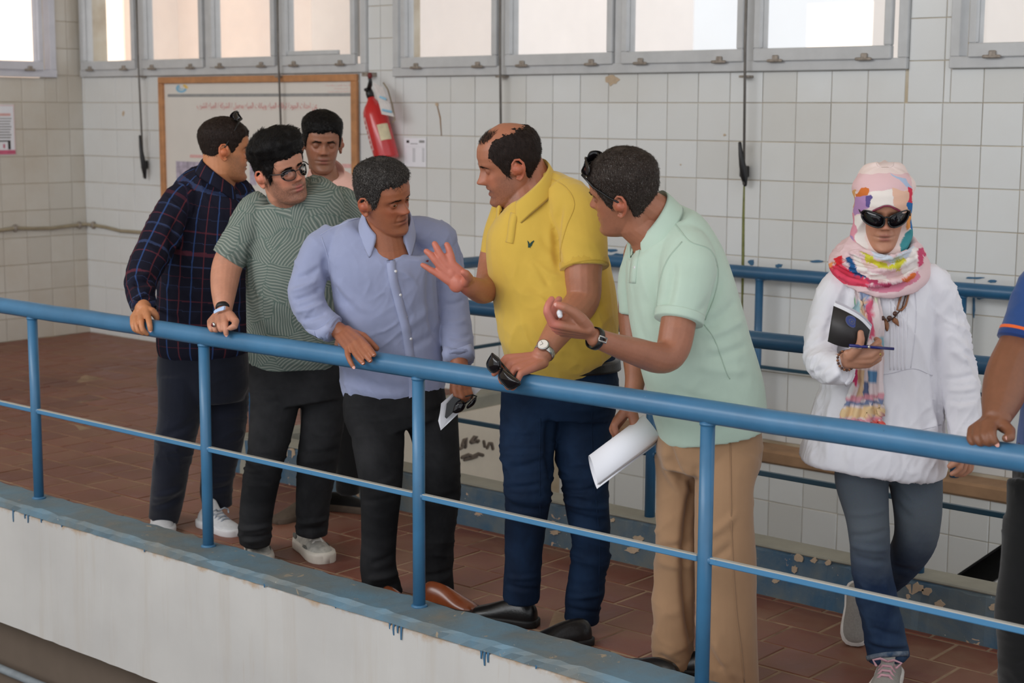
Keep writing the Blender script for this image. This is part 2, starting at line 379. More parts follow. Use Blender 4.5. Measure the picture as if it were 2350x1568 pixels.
# ------------------------------------------------------------------ back wall
mb = MB(); TOP = 5.2
mb.box((WX-0.2, WY, -1.6), (0.6, WY+0.22, 1.925)); mb.box((WX-0.2, WY, 2.72), (0.6, WY+0.22, TOP))
mb.box((WX-0.2, WY, 1.925), (-10.44, WY+0.22, 2.72)); mb.box((-10.44, WY, 1.925), (-7.345, WY+0.22, 1.955)); mb.box((-7.345, WY, 1.925), (-7.105, WY+0.22, 2.72))
mb.box((-3.62, WY, 1.925), (-3.40, WY+0.22, 2.72)); mb.box((-2.2, WY, 1.925), (0.6, WY+0.22, 2.72))
wall_back = tag(mb.build('wall_back', M['grout']), 'white glazed tile wall with high windows behind the people', kind='structure')
X0T = -4.4352
rects = []
for i in range(-31, 14):
    for j in range(-5, 10):
        x0 = X0T+i*TS; z1 = ROW0-j*TS; r = (max(x0, WX+0.002), x0+TS, z1-TS, z1)
        if r[1]-r[0] < 0.02: continue
        if z1 <= -0.02 : continue
        rects += cut((r[0], r[1], max(r[2], 0.0), r[3]), WIN)
tile_wall(wall_back, rects, lambda u, z: Matrix.Translation((u, WY, z)), M['tile'], 300)

# lower wall of the opening, standing proud of the upper wall, with its mortar ledge
mb = MB(); mb.box((PX0-0.12, PIT_Y1, -1.6), (0.6, WY, -0.03)); 
wall_pit = tag(mb.build('wall_pit', M['grout']), 'lower tiled wall of the floor opening under the brown ledge', kind='structure')
rects = []
for i in range(-6, 15):
    for j in range(0, 7):
        x0 = X0T+i*TS*1.0; z1 = -0.085-j*TS; rects.append((x0, x0+TS, z1-TS, z1))
tile_wall(wall_pit, rects, lambda u, z: Matrix.Translation((u, PIT_Y1, z)), M['tile'], 120, seed=3)
mb = MB(); mb.box((PX0-0.12, PIT_Y1-0.02, -0.085), (0.6, WY-0.001, -0.012), 0.012)
tag(mb.build('trim_1', M['ledge']), 'bare brown mortar ledge along the foot of the tiled wall', kind='structure')

# ------------------------------------------------------------------ left wall
mb = MB(); mb.box((WX-0.22, -4.0, -1.6), (WX, 5.2, TOP)); mb.box((WX-0.22, 5.2, -1.6), (WX, 6.91, 1.945)); mb.box((WX-0.22, 5.2, 2.72), (WX, 6.91, TOP)); mb.box((WX-0.22, 6.91, -1.6), (WX, WY, TOP))
wall_left = tag(mb.build('wall_left', M['grout']), 'cream glazed tile wall at the left end of the hall', kind='structure')
rects = []
for i in range(0, 20):
    for j in range(-5, 10):
        y1 = WY+0.075-i*TS; z1 = ROW0-j*TS; r = (y1-TS, min(y1, WY-0.004), max(z1-TS, 0.0), z1)
        if r[3]-r[2] < 0.02: continue
        rects += cut(r, [(5.2, 6.91, 1.945, 2.72)])
RL = Matrix(((0, -1, 0, 0), (1, 0, 0, 0), (0, 0, 1, 0), (0, 0, 0, 1)))
# facing +x: local x -> +y, local -y -> +x
tile_wall(wall_left, rects, lambda u, z: Matrix.Translation((WX, u, z)) @ Matrix(((0, -1, 0, 0), (1, 0, 0, 0), (0, 0, 1, 0), (0, 0, 0, 1))), M['ltile'], 140, seed=4)

# ------------------------------------------------------------------ floor
mb = MB()
mb.box((WX, 3.50, -0.42), (0.6, PIT_Y0-0.06, -0.0018)); mb.box((WX, PIT_Y0-0.06, -0.42), (PX0-0.06, WY, -0.0018))
floor = tag(mb.build('floor', M['joint']), 'worn red square tile floor of the raised walkway', kind='structure')
rects = []; FZ = 0.0
for j in range(-1, 18):
    y0 = 4.529-5*TS+j*TS+0.0
    off = 0.0 if j % 2 == 1 else 0.1
    for i in range(-45, 8):
        x0 = -2.144+off+i*TS; r = (max(x0, WX+0.003), min(x0+TS, 0.5), max(y0, 3.65), min(y0+TS, WY-0.006))
        if r[1]-r[0] < 0.03 or r[3]-r[2] < 0.03: continue
        rects += cut(r, [(PX0-0.12, 1.0, 4.77, 9.0)])
# local x -> +x, local z -> +y, local -y -> +z
tile_wall(floor, rects, lambda u, v: Matrix.Translation((u, v, -0.004)) @ Matrix(((1, 0, 0, 0), (0, 0, 1, 0), (0, -1, 0, 0), (0, 0, 0, 1))), M['ftile'], 300, name='floor_tile', seed=5, GAP=0.011, t=0.0045)

mb = MB(); mb.box((WX-0.22, -1.2, TOP), (0.6, WY+0.22, TOP+0.2))  # ceiling out of view, added to hold back sky light inside the hall
tag(mb.build('ceiling', M['cream']), 'unseen plaster ceiling added over the hall to cut sky light', kind='structure')
# ------------------------------------------------------------------ front curb, fascia and underside
mb = MB()
def rough_bar(mb, x0, x1, y0, y1, z0, z1, n, amp, seed):
    rnd = random.Random(seed); rings = []
    for i in range(n+1):
        x = x0+(x1-x0)*i/n; q = lambda: rnd.gauss(0, amp)
        rings.append([Vector((x, y0+q(), z0)), Vector((x, y0+q(), z1-0.012+q())), Vector((x, y0+0.012+q(), z1+q())), Vector((x, y1-0.012+q(), z1+q())), Vector((x, y1+q(), z1-0.012)), Vector((x, y1, z0))])
    mb.loft(rings)
rough_bar(mb, WX, 0.6, 3.47, 3.65, 0.085, 0.12, 260, 0.0018, 2)
tag(mb.build('trim_2', M['curb']), 'worn blue painted curb top under the front railing', kind='structure')
mb = MB(); rough_bar(mb, WX, 0.6, 3.475, 3.645, -0.42, 0.088, 200, 0.0012, 3)
wall_fascia = tag(mb.build('wall_fascia', M['fascia']), 'white painted edge of the walkway with rust streaks', kind='structure')
rnd = random.Random(11)
for px, ln in ((28, 30), (55, 14), (62, 22), (93, 12), (140, 8), (894, 18), (903, 30), (912, 22), (920, 36), (1104, 24), (1112, 38), (1120, 28), (1365, 20), (330, 9), (606, 8), (770, 7), (1230, 9)):
    t = at_y(px, 1130+(px)*0.302, 3.472); zt = 0.092; l = ln*depth(t)/F_PX
    m2 = MB(); m2.tube([(t.x, 3.474, zt), (t.x+rnd.uniform(-.002, .002), 3.472, zt-l*0.6), (t.x, 3.472, zt-l)], [0.006, 0.0038, 0.0028], 8, flat=0.5, up=(0, 1, 0), rounded=True)
    m2.build('paint_drip', M['drip'], wall_fascia, True)
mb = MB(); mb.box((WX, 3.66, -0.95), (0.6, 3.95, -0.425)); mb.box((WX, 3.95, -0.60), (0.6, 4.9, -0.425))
tag(mb.build('trim_3', M['soffit']), 'brown underside beam of the walkway', kind='structure')
pz_ = at_y(0, 1534, 3.62).z; mb = MB(); mb.tube([(WX, 3.62, pz_), (0.6, 3.62, pz_)], 0.018, 20)
tag(mb.build('trim_4', M['pipe_grey'], None, True), 'grey pipe running under the walkway edge', kind='structure')
mb = MB(); mb.box((-12, -4.0, -1.7), (0.6, WY, -1.6))
tag(mb.build('floor_basin', M['basin']), 'dark lower level beneath the walkway', kind='structure')

# ------------------------------------------------------------------ curbs round the opening, end face with its scrawl
mb = MB(); rough_bar(mb, PX0-0.12, 0.6, 4.77, PIT_Y0, -0.3, 0.175, 200, 0.002, 5)
mb2 = MB(); rough_bar(mb2, 4.77, PIT_Y1, 0, 0.12, -0.3, 0.175, 60, 0.002, 6)
for v in mb2.v: v.x, v.y = PX0-0.12+v.y, v.x
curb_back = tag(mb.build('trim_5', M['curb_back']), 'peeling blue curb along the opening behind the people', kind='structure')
tag(mb2.build('trim_6', M['slab_grey']), 'grey curb closing the left end of the opening', kind='structure')
mb = MB(); mb.box((PX0-0.12, 4.77, 0.172), (0.6, PIT_Y0+0.004, 0.182), 0.004)
tag(mb.build('trim_7', M['slab_grey'], None), 'dusty grey cap on the peeling blue curb', kind='structure')
mb = MB(); mb.box((PX0+0.002, PIT_Y0, -1.6), (PX0+0.016, PIT_Y1, 0.10))
wall_end = tag(mb.build('wall_end', M['cream']), 'cream plaster end face of the floor opening with black scrawl', kind='structure')
def blob_patch(cx, cy, rx, ry, plane, n=14, seed=0, t=0.0025):
    """irregular flake lying on a plane function(px,py)->point, px extents; returns MB with thickness towards the camera"""
    rnd = random.Random(seed); pts = []
    for k in range(n):
        a = 2*math.pi*k/n; q = rnd.uniform(0.62, 1.12)
        pts.append(plane(cx+rx*q*math.cos(a), cy+ry*q*math.sin(a)))
    c = sum(pts, Vector())/n; nn = (pts[0]-c).cross(pts[n//4]-c).normalized()
    if nn.dot(CAM-c) < 0: nn = -nn
    m = MB(); m.add([p-nn*0.002 for p in pts]+[p+nn*t for p in pts], [tuple(range(n, 2*n))]+[(k, (k+1) % n, n+(k+1) % n, n+k) for k in range(n)]); return m
for i, (cx, cy, rx, ry) in enumerate([(2100, 1350, 22, 14), (2128, 1358, 14, 9), (2156, 1388, 15, 14), (2283, 1393, 16, 9), (1832, 1282, 14, 10), (1823, 1308, 8, 11), (1868, 1286, 8, 7), (1900, 1292, 9, 7), (1466, 1238, 14, 10), (1452, 1263, 20, 8), (1406, 1194, 6, 5), (668, 1040, 13, 12), (1274, 1222, 12, 6), (1300, 1322-60, 5, 4), (1780, 1334, 9, 5), (2085, 1369, 6, 6)]):
    blob_patch(cx, cy, rx, ry, lambda x, y: at_y(x, y, 4.769), seed=i+40).build('bare_patch', M['peel'], curb_back)
def scrawl(strokes, plane, r, name, mat, parent):
    for st in strokes:
        m = MB(); m.tube([plane(*q) for q in st], r, 6, rounded=True); m.build(name, mat, parent, True)
EP = lambda x, y: at_x(x, y, PX0+0.018)
scrawl([[(1060, 1022), (1064, 1010), (1070, 1006), (1068, 1026)], [(1080, 1014), (1088, 1003), (1094, 1002), (1088, 1012), (1096, 1014)], [(1082, 1016), (1098, 1012)], [(1110, 1014), (1112, 1024)], [(1118, 1028), (1122, 1018), (1128, 1018), (1131, 1030)], [(1060, 1050), (1075, 1044), (1085, 1048), (1097, 1042), (1108, 1045)], [(1066, 1055), (1082, 1052), (1094, 1048)], [(1056, 1030), (1062, 1026)]], EP, 0.010, 'scrawl_stroke', M['char'], wall_end)

# ------------------------------------------------------------------ railings
def railing(name, label, x0, x1, y, ztop, zmid, zbase, posts, r, rm, rp, mt, mm, sq=True):
    e = empty(name, ((x0+x1)/2, y, zbase)); tag(e, label, 'railing')
    m = MB(); n = 60; rnd = random.Random(len(label))
    m.tube([(x0+(x1-x0)*i/n, y+rnd.gauss(0, .0006), ztop+rnd.gauss(0, .0006)) for i in range(n+1)], r, 24, up=(0, 0, 1)); m.build('top_rail', mt, e, True)
    ps = sorted(posts); edges = [x0]+ps+[x1]
    for a, b_ in zip(edges[:-1], edges[1:]):
        m = MB()
        if sq: m.box((a+(rp if a in ps else 0), y-rm, zmid-rm), (b_-(rp if b_ in ps else 0), y+rm, zmid+rm), rm*0.25)
        else: m.tube([(a, y, zmid), (b_, y, zmid)], rm, 12)
        m.build('mid_bar', mm, e, not sq)
    for a in ps:
        m = MB(); m.tube([(a, y, zbase-0.01), (a, y, ztop-r*0.6)], rp, 18); p = m.build('post', mt, e, True)
        m = MB(); m.tube([(a, y, ztop-r-0.004), (a, y, ztop-r+0.004)], rp*1.12, 18); m.build('weld_collar', mt, p, True)
        m = MB(); m.tube([(a, y, zbase-0.002), (a, y, zbase+0.006)], [rp*1.45, rp*1.15], 18); m.build('foot_weld', mt, p, True)
        m = MB(); m.ball((a+rp*0.8, y, zmid), rm*1.4, 10, 6); m.build('joint_weld', mt, p, True)
    return e
fr = railing('front_railing', 'light blue steel pipe railing in front of the people', WX, 0.6, FY, 0.9025, 0.487, 0.12, [-9.99, -8.91, -7.83, -6.75, -5.66, -4.555, -3.475, -2.375, -1.28, -0.2], 0.033, 0.0095, 0.0205, M['rail'], M['bar'])
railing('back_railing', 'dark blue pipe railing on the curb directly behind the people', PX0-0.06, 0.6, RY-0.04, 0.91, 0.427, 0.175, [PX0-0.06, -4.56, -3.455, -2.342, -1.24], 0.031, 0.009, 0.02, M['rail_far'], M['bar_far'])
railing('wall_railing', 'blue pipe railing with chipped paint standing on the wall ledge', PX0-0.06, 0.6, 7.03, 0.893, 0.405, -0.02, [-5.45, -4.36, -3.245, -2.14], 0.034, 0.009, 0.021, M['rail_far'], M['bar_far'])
e = empty('end_railing', (PX0-0.06, 5.95, 0.175)); tag(e, 'blue pipe railing across the left end of the floor opening', 'railing')
m = MB(); m.tube([(PX0-0.06, RY+0.0, 0.91), (PX0-0.06, 6.99, 0.895)], 0.031, 20); m.build('top_rail', M['rail_far'], e, True)
m = MB(); m.box((PX0-0.069, RY-0.02, 0.42), (PX0-0.051, 7.02, 0.438)); m.build('mid_bar', M['bar_far'], e)
m = MB(); m.tube([(PX0-0.06, 6.0, 0.17), (PX0-0.06, 6.0, 0.89)], 0.02, 14); m.build('post', M['rail_far'], e, True)
# flaked paint smears left on the tiles round the wall railing
WP = lambda x, y: at_y(x, y, WY-0.007)
for i, (cx, cy, rx, ry) in enumerate([(1725, 602, 8, 8), (1788, 610, 9, 5), (1875, 600, 16, 3), (1420, 588, 30, 8), (2238, 638, 22, 3), (2276, 645, 12, 4), (2250, 683, 10, 5), (2235, 700, 3, 30), (1760, 640, 14, 5), (1405, 575, 16, 4)]):
    blob_patch(cx, cy, rx, ry, WP, seed=i+90).build('paint_smear', M['drip'], wall_back)
for i, (cx, cy, rx, ry) in enumerate([(1405, 183, 17, 14), (283, 260, 3, 6), (1003, 240, 4, 4), (1562, 378, 2, 2), (1663, 310, 3, 3)]):
    blob_patch(cx, cy, rx, ry, WP, seed=i+70).build('chipped_patch', M['peel'], wall_back)
m = MB(); m.tube([WP(1708, 424), WP(1706, 500), WP(1705, 600), WP(1703, 720)], [0.006, 0.008, 0.009, 0.006], 8, flat=0.35, up=(0, 1, 0)); m.build('damp_streak', M['algae'], wall_back, True)
m = MB(); m.tube([WP(1003, 242), WP(1010, 270), WP(1013, 312)], [0.004, 0.005, 0.003], 8, flat=0.35, up=(0, 1, 0)); m.build('rust_streak', M['rust'], wall_back, True)

# black steel channel rising in the opening at the right
m = MB(); a = at_y(2190, 1325, 6.3); b_ = at_y(2420, 1170, 6.3); d = (b_-a); nn = Vector((0, 0, 1))
for zo, hh, yo in ((0, 0.012, 0.0), (-0.13, 0.012, 0.0)):
    m.add([a+Vector((0, -0.05, zo)), b_+Vector((0, -0.05, zo)), b_+Vector((0, 0.05, zo)), a+Vector((0, 0.05, zo)), a+Vector((0, -0.05, zo-hh)), b_+Vector((0, -0.05, zo-hh)), b_+Vector((0, 0.05, zo-hh)), a+Vector((0, 0.05, zo-hh))], [(0,1,2,3),(4,5,6,7),(0,1,5,4),(1,2,6,5),(2,3,7,6),(3,0,4,7)])
m.add([a+Vector((0, 0.02, -0.002)), b_+Vector((0, 0.02, -0.002)), b_+Vector((0, 0.03, -0.002)), a+Vector((0, 0.03, -0.002)), a+Vector((0, 0.02, -0.14)), b_+Vector((0, 0.02, -0.14)), b_+Vector((0, 0.03, -0.14)), a+Vector((0, 0.03, -0.14))], [(0,1,2,3),(4,5,6,7),(0,1,5,4),(1,2,6,5),(2,3,7,6),(3,0,4,7)])
a2 = a-d*1.2
for v in m.v:
    if (v-a).length < 0.3: v += -d*0.9
m.thing('steel_channel', M['iron'], 'black sloping steel channel in the opening at the right', 'steel channel')
# ------------------------------------------------------------------ windows
def window(name, label, x0, x1, z0, z1, panes, mat, M4, hinges=True):
    """window built in the xz plane facing -y, then moved by M4"""
    e = empty(name); e.matrix_local = M4; tag(e, label, kind='structure')
    def put(nm, mb, mt, par, smooth=False):
        o = obj(nm, mb.mesh(None, smooth, True), mt, par); return o
    fw = 0.05
    for nm, a, b_ in (('frame_sill', (x0, -0.035, z0), (x1, 0.06, z0+0.055)), ('frame_head', (x0, -0.03, z1-0.05), (x1, 0.06, z1)), ('frame_jamb', (x0, -0.03, z0+0.055), (x0+fw, 0.06, z1-0.05)), ('frame_jamb', (x1-fw, -0.03, z0+0.055), (x1, 0.06, z1-0.05))):
        m = MB(); m.box(a, b_, 0.004); put(nm, m, mat, e)
    for i, (a, b_) in enumerate(panes):
        # a, b_: glass edges
        s = MB(); w_ = 0.04; zb = z0+0.115; zt = z1-0.1
        s.box((a-w_, -0.05, zb-w_-0.026), (b_+w_, -0.012, zb), 0.005); s.box((a-w_, -0.05, zt), (b_+w_, -0.012, zt+w_), 0.005)
        s.box((a-w_, -0.05, zb), (a, -0.012, zt), 0.005); s.box((b_, -0.05, zb), (b_+w_, -0.012, zt), 0.005)
        s.box((a-0.012, -0.02, zb-0.012), (a, 0.03, zt)); s.box((b_, -0.02, zb-0.012), (b_+0.012, 0.03, zt)); s.box((a, -0.02, zb-0.012), (b_, 0.03, zb))
        so = put('sash', s, mat, e)
        g = MB(); g.box((a-0.004, 0.006, zb-0.004), (b_+0.004, 0.011, zt+0.004)); put('pane', g, M['glass'], so)
        if hinges:
            for hx in (a+0.14*(b_-a), b_-0.14*(b_-a)):
                h = MB(); h.tube([(hx-0.04, -0.058, zb-0.064), (hx+0.035, -0.058, zb-0.064)], 0.008, 10, rounded=True); h.box((hx-0.016, -0.064, zb-0.064), (hx+0.018, -0.048, zb-0.036), 0.004); put('hinge', h, M['hinge'], so)
        if i < len(panes)-1:
            c = (b_+panes[i+1][0])/2; m = MB(); m.box((c-0.022, -0.03, z0+0.055), (c+0.022, 0.06, z1-0.05)); put('mullion', m, mat, e)
    return e
T = Matrix.Translation
window('window_1', 'pale framed window on the left wall', 0, 1.66, 0, 0.77, [(0.14, 0.76), (0.90, 1.50)], M['alu_left'], T((WX, 5.24, 1.948)) @ Matrix(((0, -1, 0, 0), (1, 0, 0, 0), (0, 0, 1, 0), (0, 0, 0, 1))))
window('window_2', 'grey four pane window above the notice board', -10.44, -7.345, 1.955, 2.72, [(-10.362, -9.775), (-9.607, -8.992), (-8.841, -8.236), (-8.081, -7.467)], M['alu'], T((0, WY, 0)))
window('window_3', 'grey four pane window above the men in yellow and green', -7.105, -3.62, 1.925, 2.72, [(-6.977, -6.272), (-6.125, -5.423), (-5.281, -4.576), (-4.433, -3.737)], M['alu'], T((0, WY, 0)))
window('window_4', 'grey window cut off by the right edge of the picture', -3.40, -2.2, 1.925, 2.72, [(-3.262, -2.66), (-2.52, -2.3)], M['alu'], T((0, WY, 0)))
# a slip of metal lying on the last sill of window_2
m = MB(); m.box((-8.09, WY-0.03, 2.072), (-7.60, WY-0.005, 2.10), 0.004); m.thing('sill_strip', M['alu'], 'loose grey metal strip lying in the pane above the notice board', 'metal strip')
# window opening rods
def rod(px_top, px_bot, y_bot, handle, label, sway=0):
    xt = at_y(px_top, 120, WY-0.07); base = at_y(px_bot, y_bot, WY-0.06)
    e = empty('window_rod', base); tag(e, label, 'window rod')
    m = MB(); pts = [(xt.x, WY-0.075, 2.72), (xt.x, WY-0.075, 2.05), at_y(px_bot, y_bot, WY-0.062)]
    m.tube(pts, 0.0070, 10); m.build('bar', M['rod'], e, True)
    m = MB(); c = at_y((px_top+px_bot)/2, 176, WY-0.03); m.box((c.x-0.012, WY-0.07, c.z-0.006), (c.x+0.04, WY-0.006, c.z+0.006), 0.002); m.build('guide', M['hinge'], e)
    if handle:
        h = [at_y(px_bot+dx, y_bot+dy, WY-dz) for dx, dy, dz in ((-9, -95, 0.075), (-7, -70, 0.08), (-3, -45, 0.07), (1, -18, 0.06), (3, 0, 0.05))]
        m = MB(); m.tube(h, [0.009, 0.012, 0.018, 0.019, 0.010], 12, rounded=True); m.build('handle', M['iron'], e, True)
        m = MB(); m.box(tuple(at_y(px_bot-4, y_bot-30, WY-0.05)-Vector((0.02, 0.0, 0.03))), tuple(at_y(px_bot-4, y_bot-30, WY-0.05)+Vector((0.022, 0.04, 0.03))), 0.006); m.build('bracket', M['iron'], e)
rod(318, 330, 408, True, 'dark window rod with black handle left of the notice board')
rod(640, 645, 300, False, 'dark window rod hanging in front of the notice board')
rod(1149, 1151, 480, False, 'dark window rod above the bald man in yellow')
rod(1711, 1707, 424, True, 'dark window rod with black handle above the man in green')

# ------------------------------------------------------------------ conduit along the wall
e = empty('conduit_pipe', (WX+0.1, 6.9, 0.82)); tag(e, 'tan conduit pipe running round the left corner of the tiled wall', 'pipe')
pts = [at_x(-60, 535, WX+0.02), at_x(0, 529, WX+0.02), at_x(35, 524, WX+0.02), at_x(75, 525, WX+0.02), at_x(120, 524, WX+0.02), at_x(165, 518, WX+0.02)]
pts += [Vector((WX+0.03, WY-0.03, pts[-1].z+0.005)), at_y(214, 517, WY-0.02), at_y(240, 521, WY-0.02), at_y(275, 530, WY-0.02), at_y(330, 534, WY-0.02), at_y(372, 536, WY-0.02), at_y(600, 560, WY-0.02)]
m = MB(); m.tube(pts, 0.013, 12); m.build('tube', M['pipe'], e, True)
for q in (at_x(35, 524, WX+0.02), at_x(182, 517, WX+0.02), at_y(214, 517, WY-0.02)):
    m = MB(); m.ball(q, (0.02, 0.02, 0.03), 10, 8); m.build('clip', M['hinge'], e, True)

# ------------------------------------------------------------------ notice board
BY = WY-0.012
e = empty('notice_board', (-8.45, WY, 1.0)); tag(e, 'large white banner in a pine frame with red heading under the windows', 'notice board')
bx0, bx1, bz0, bz1 = -9.475, -7.42, 0.98, 1.945
m = MB(); m.box((bx0, BY-0.008, bz0), (bx1, BY, bz1)); m.build('sheet', M['sheet'], e)
for a, b_ in (((bx0, BY-0.03, bz1-0.045), (bx1, BY, bz1)), ((bx0, BY-0.03, bz0), (bx0+0.05, BY, bz1-0.045)), ((bx1-0.055, BY-0.03, bz0), (bx1, BY, bz1-0.045)), ((bx0, BY-0.03, bz0), (bx1, BY, bz0+0.045))):
    m = MB(); m.box(a, b_, 0.004); m.build('batten', M['wood'], e)
def flat_rect(px0, py0, px1, py1, Y, name, mat, parent):
    a = at_y(px0, py0, Y); b_ = at_y(px1, py1, Y); m = MB(); m.box((min(a.x, b_.x), Y-0.001, min(a.z, b_.z)), (max(a.x, b_.x), Y+0.0005, max(a.z, b_.z))); return m.build(name, mat, parent)
FYB = BY-0.0095
flat_rect(385, 216, 812, 221, FYB, 'rule', M['ink_grey'], e)
# arabic lettering, written with joined presentation glyphs from right to left
FONT = None
def arabic(glyphs, pxr, pyb, height_px, width_px, Y, name, mat, parent):
    c = bpy.data.curves.new('lettering', 'FONT'); c.body = glyphs[::-1]; c.size = 1.0; c.align_x = 'LEFT'; c.extrude = 0.0; c.fill_mode = 'FRONT'
    t = bpy.data.objects.new('lettering', c); COL.objects.link(t); bpy.context.view_layer.update()
    me = bpy.data.meshes.new_from_object(t.evaluated_get(bpy.context.evaluated_depsgraph_get())); bpy.data.objects.remove(t)
    if len(me.vertices) == 0: return None
    co = np.array([v.co[:] for v in me.vertices]); mn, mx = co.min(0), co.max(0)
    a = at_y(pxr-width_px, pyb, Y); b_ = at_y(pxr, pyb-height_px, Y)
    for v in me.vertices:
        v.co = (a.x+(v.co.x-mn[0])/(mx[0]-mn[0])*(b_.x-a.x), Y, a.z+(v.co.y-mn[1])/(mx[1]-mn[1])*(b_.z-a.z))
    base = wloc(parent)
    for v in me.vertices: v.co -= base
    return obj(name, me, mat, parent)
AR = {'ain':'\u0639'}
# contextual forms: initial / medial / final / isolated
FORMS = {'ا':('\uFE8D','\uFE8E',None,None),'ب':('\uFE8F','\uFE90','\uFE91','\uFE92'),'ت':('\uFE95','\uFE96','\uFE97','\uFE98'),'ة':('\uFE93','\uFE94',None,None),'ج':('\uFE9D','\uFE9E','\uFE9F','\uFEA0'),'ح':('\uFEA1','\uFEA2','\uFEA3','\uFEA4'),'خ':('\uFEA5','\uFEA6','\uFEA7','\uFEA8'),'د':('\uFEA9','\uFEAA',None,None),'ر':('\uFEAD','\uFEAE',None,None),'ز':('\uFEAF','\uFEB0',None,None),'س':('\uFEB1','\uFEB2','\uFEB3','\uFEB4'),'ش':('\uFEB5','\uFEB6','\uFEB7','\uFEB8'),'ص':('\uFEB9','\uFEBA','\uFEBB','\uFEBC'),'ط':('\uFEC1','\uFEC2','\uFEC3','\uFEC4'),'ع':('\uFEC9','\uFECA','\uFECB','\uFECC'),'غ':('\uFECD','\uFECE','\uFECF','\uFED0'),'ف':('\uFED1','\uFED2','\uFED3','\uFED4'),'ق':('\uFED5','\uFED6','\uFED7','\uFED8'),'ك':('\uFED9','\uFEDA','\uFEDB','\uFEDC'),'ل':('\uFEDD','\uFEDE','\uFEDF','\uFEE0'),'م':('\uFEE1','\uFEE2','\uFEE3','\uFEE4'),'ن':('\uFEE5','\uFEE6','\uFEE7','\uFEE8'),'ه':('\uFEE9','\uFEEA','\uFEEB','\uFEEC'),'و':('\uFEED','\uFEEE',None,None),'ي':('\uFEF1','\uFEF2','\uFEF3','\uFEF4'),'ى':('\uFEEF','\uFEF0',None,None)}
def shape(s):
    out = ''
    for i, ch in enumerate(s):
        if ch not in FORMS: out += ch; continue
        f = FORMS[ch]; prev = i > 0 and s[i-1] in FORMS and FORMS[s[i-1]][2] is not None
        nxt = i+1 < len(s) and s[i+1] in FORMS and f[2] is not None
        out += f[3] if (prev and nxt) else (f[2] if nxt else (f[1] if prev else f[0]))
    return out
arabic(shape('عن احداث الجودة لرقابة المياه وبيانات المياه بمعمل / الشركة / المياه للشرب'), 728, 252, 17, 276, FYB, 'heading_lettering', M['ink_red'], e)
flat_rect(452, 250.5, 728, 252, FYB, 'heading_underline', M['ink_pink'], e)
arabic(shape('شركة مياه الشرب والصرف'), 812, 199, 6, 66, FYB, 'letterhead_line', M['ink_pink'], e)
arabic(shape('الصحي بالمحافظة'), 798, 207, 6, 32, FYB, 'letterhead_line', M['ink_pink'], e)
arabic(shape('الادارة العامة للمعامل والجودة'), 812, 213, 5, 60, FYB, 'letterhead_line', M['ink_pink'], e)
arabic(shape('قطاع المعامل'), 802, 219, 4, 40, FYB, 'letterhead_line', M['ink_red'], e)
flat_rect(436, 355, 470, 363, FYB, 'caption', M['ink_pink'], e); flat_rect(785, 376, 808, 386, FYB, 'caption', M['ink_pink'], e)
flat_rect(404, 370, 470, 414, FYB, 'printed_photo', M['ink_lilac'], e); flat_rect(573, 375, 588, 425, FYB, 'printed_photo', M['ink_lilac'], e)
def ring_arc(cx, cy, r0, r1, a0, a1, Y, name, mat, parent, sx=1.0):
    n = 14; vs = []; 
    for k in range(n+1):
        a = math.radians(a0+(a1-a0)*k/n)
        vs += [at_y(cx+r0*sx*math.cos(a), cy-r0*math.sin(a), Y), at_y(cx+r1*sx*math.cos(a), cy-r1*math.sin(a), Y)]
    m = MB(); m.add(vs, [(2*k, 2*k+1, 2*k+3, 2*k+2) for k in range(n)]); return m.build(name, mat, parent)
ring_arc(416, 203, 5, 10, 120, 355, FYB, 'emblem_arc', M['ink_blue'], e, 1.25); ring_arc(418, 203, 5, 10, 0, 75, FYB, 'emblem_arc', M['ink_yellow'], e, 1.35)
ring_arc(416, 202, 2, 4, 150, 340, FYB, 'emblem_arc', M['ink_blue'], e, 1.3)

# ------------------------------------------------------------------ sheets on the walls
e = empty('table_notice', at_y(952, 384, WY-0.01)); tag(e, 'small faded printed sheet on the tiles right of the extinguisher', 'paper notice')
flat_rect(927, 317, 978, 384, WY-0.0085, 'sheet', M['paper'], e)
for a in ((933, 322, 939, 328, 'ink_black'), (962, 322, 974, 328, 'ink_grey'), (942, 329, 958, 331, 'ink_grey'), (931, 337, 976, 338, 'ink_grey')): flat_rect(*a[:4], WY-0.010, 'print', M[a[4]], e)
for k in range(9):
    flat_rect(947, 341+k*3.6, 953, 342.4+k*3.6, WY-0.010, 'print', M['ink_grey'], e); flat_rect(969, 341+k*3.6, 974, 342.4+k*3.6, WY-0.010, 'print', M['ink_grey'], e)
def flat_left(px0, py0, px1, py1, X, name, mat, parent):
    a = at_x(px0, py0, X); b_ = at_x(px1, py1, X); m = MB(); m.box((X-0.0005, min(a.y, b_.y), min(a.z, b_.z)), (X+0.001, max(a.y, b_.y), max(a.z, b_.z))); return m.build(name, mat, parent)
e = empty('pink_notice', at_x(0, 357, WX+0.01)); tag(e, 'pink bordered printed notice on the left wall at the picture edge', 'paper notice')
LX = WX+0.0085
flat_left(-70, 239, 36, 355, LX, 'sheet', M['paper'], e)
flat_left(-70, 241, 32, 243, LX+.0015, 'border', M['ink_pink'], e); flat_left(31, 241, 34.5, 348, LX+.0015, 'border', M['ink_pink'], e); flat_left(-70, 346, 36, 354, LX+.0015, 'border', M['ink_magenta'], e)
flat_left(-66, 260, 24, 266, LX+.0015, 'heading', M['ink_pink'], e)
for k in range(8): flat_left(-66, 271+k*6.3, 26-(k % 3)*1.5, 273.2+k*6.3, LX+.0015, 'text_line', M['ink_grey'], e)
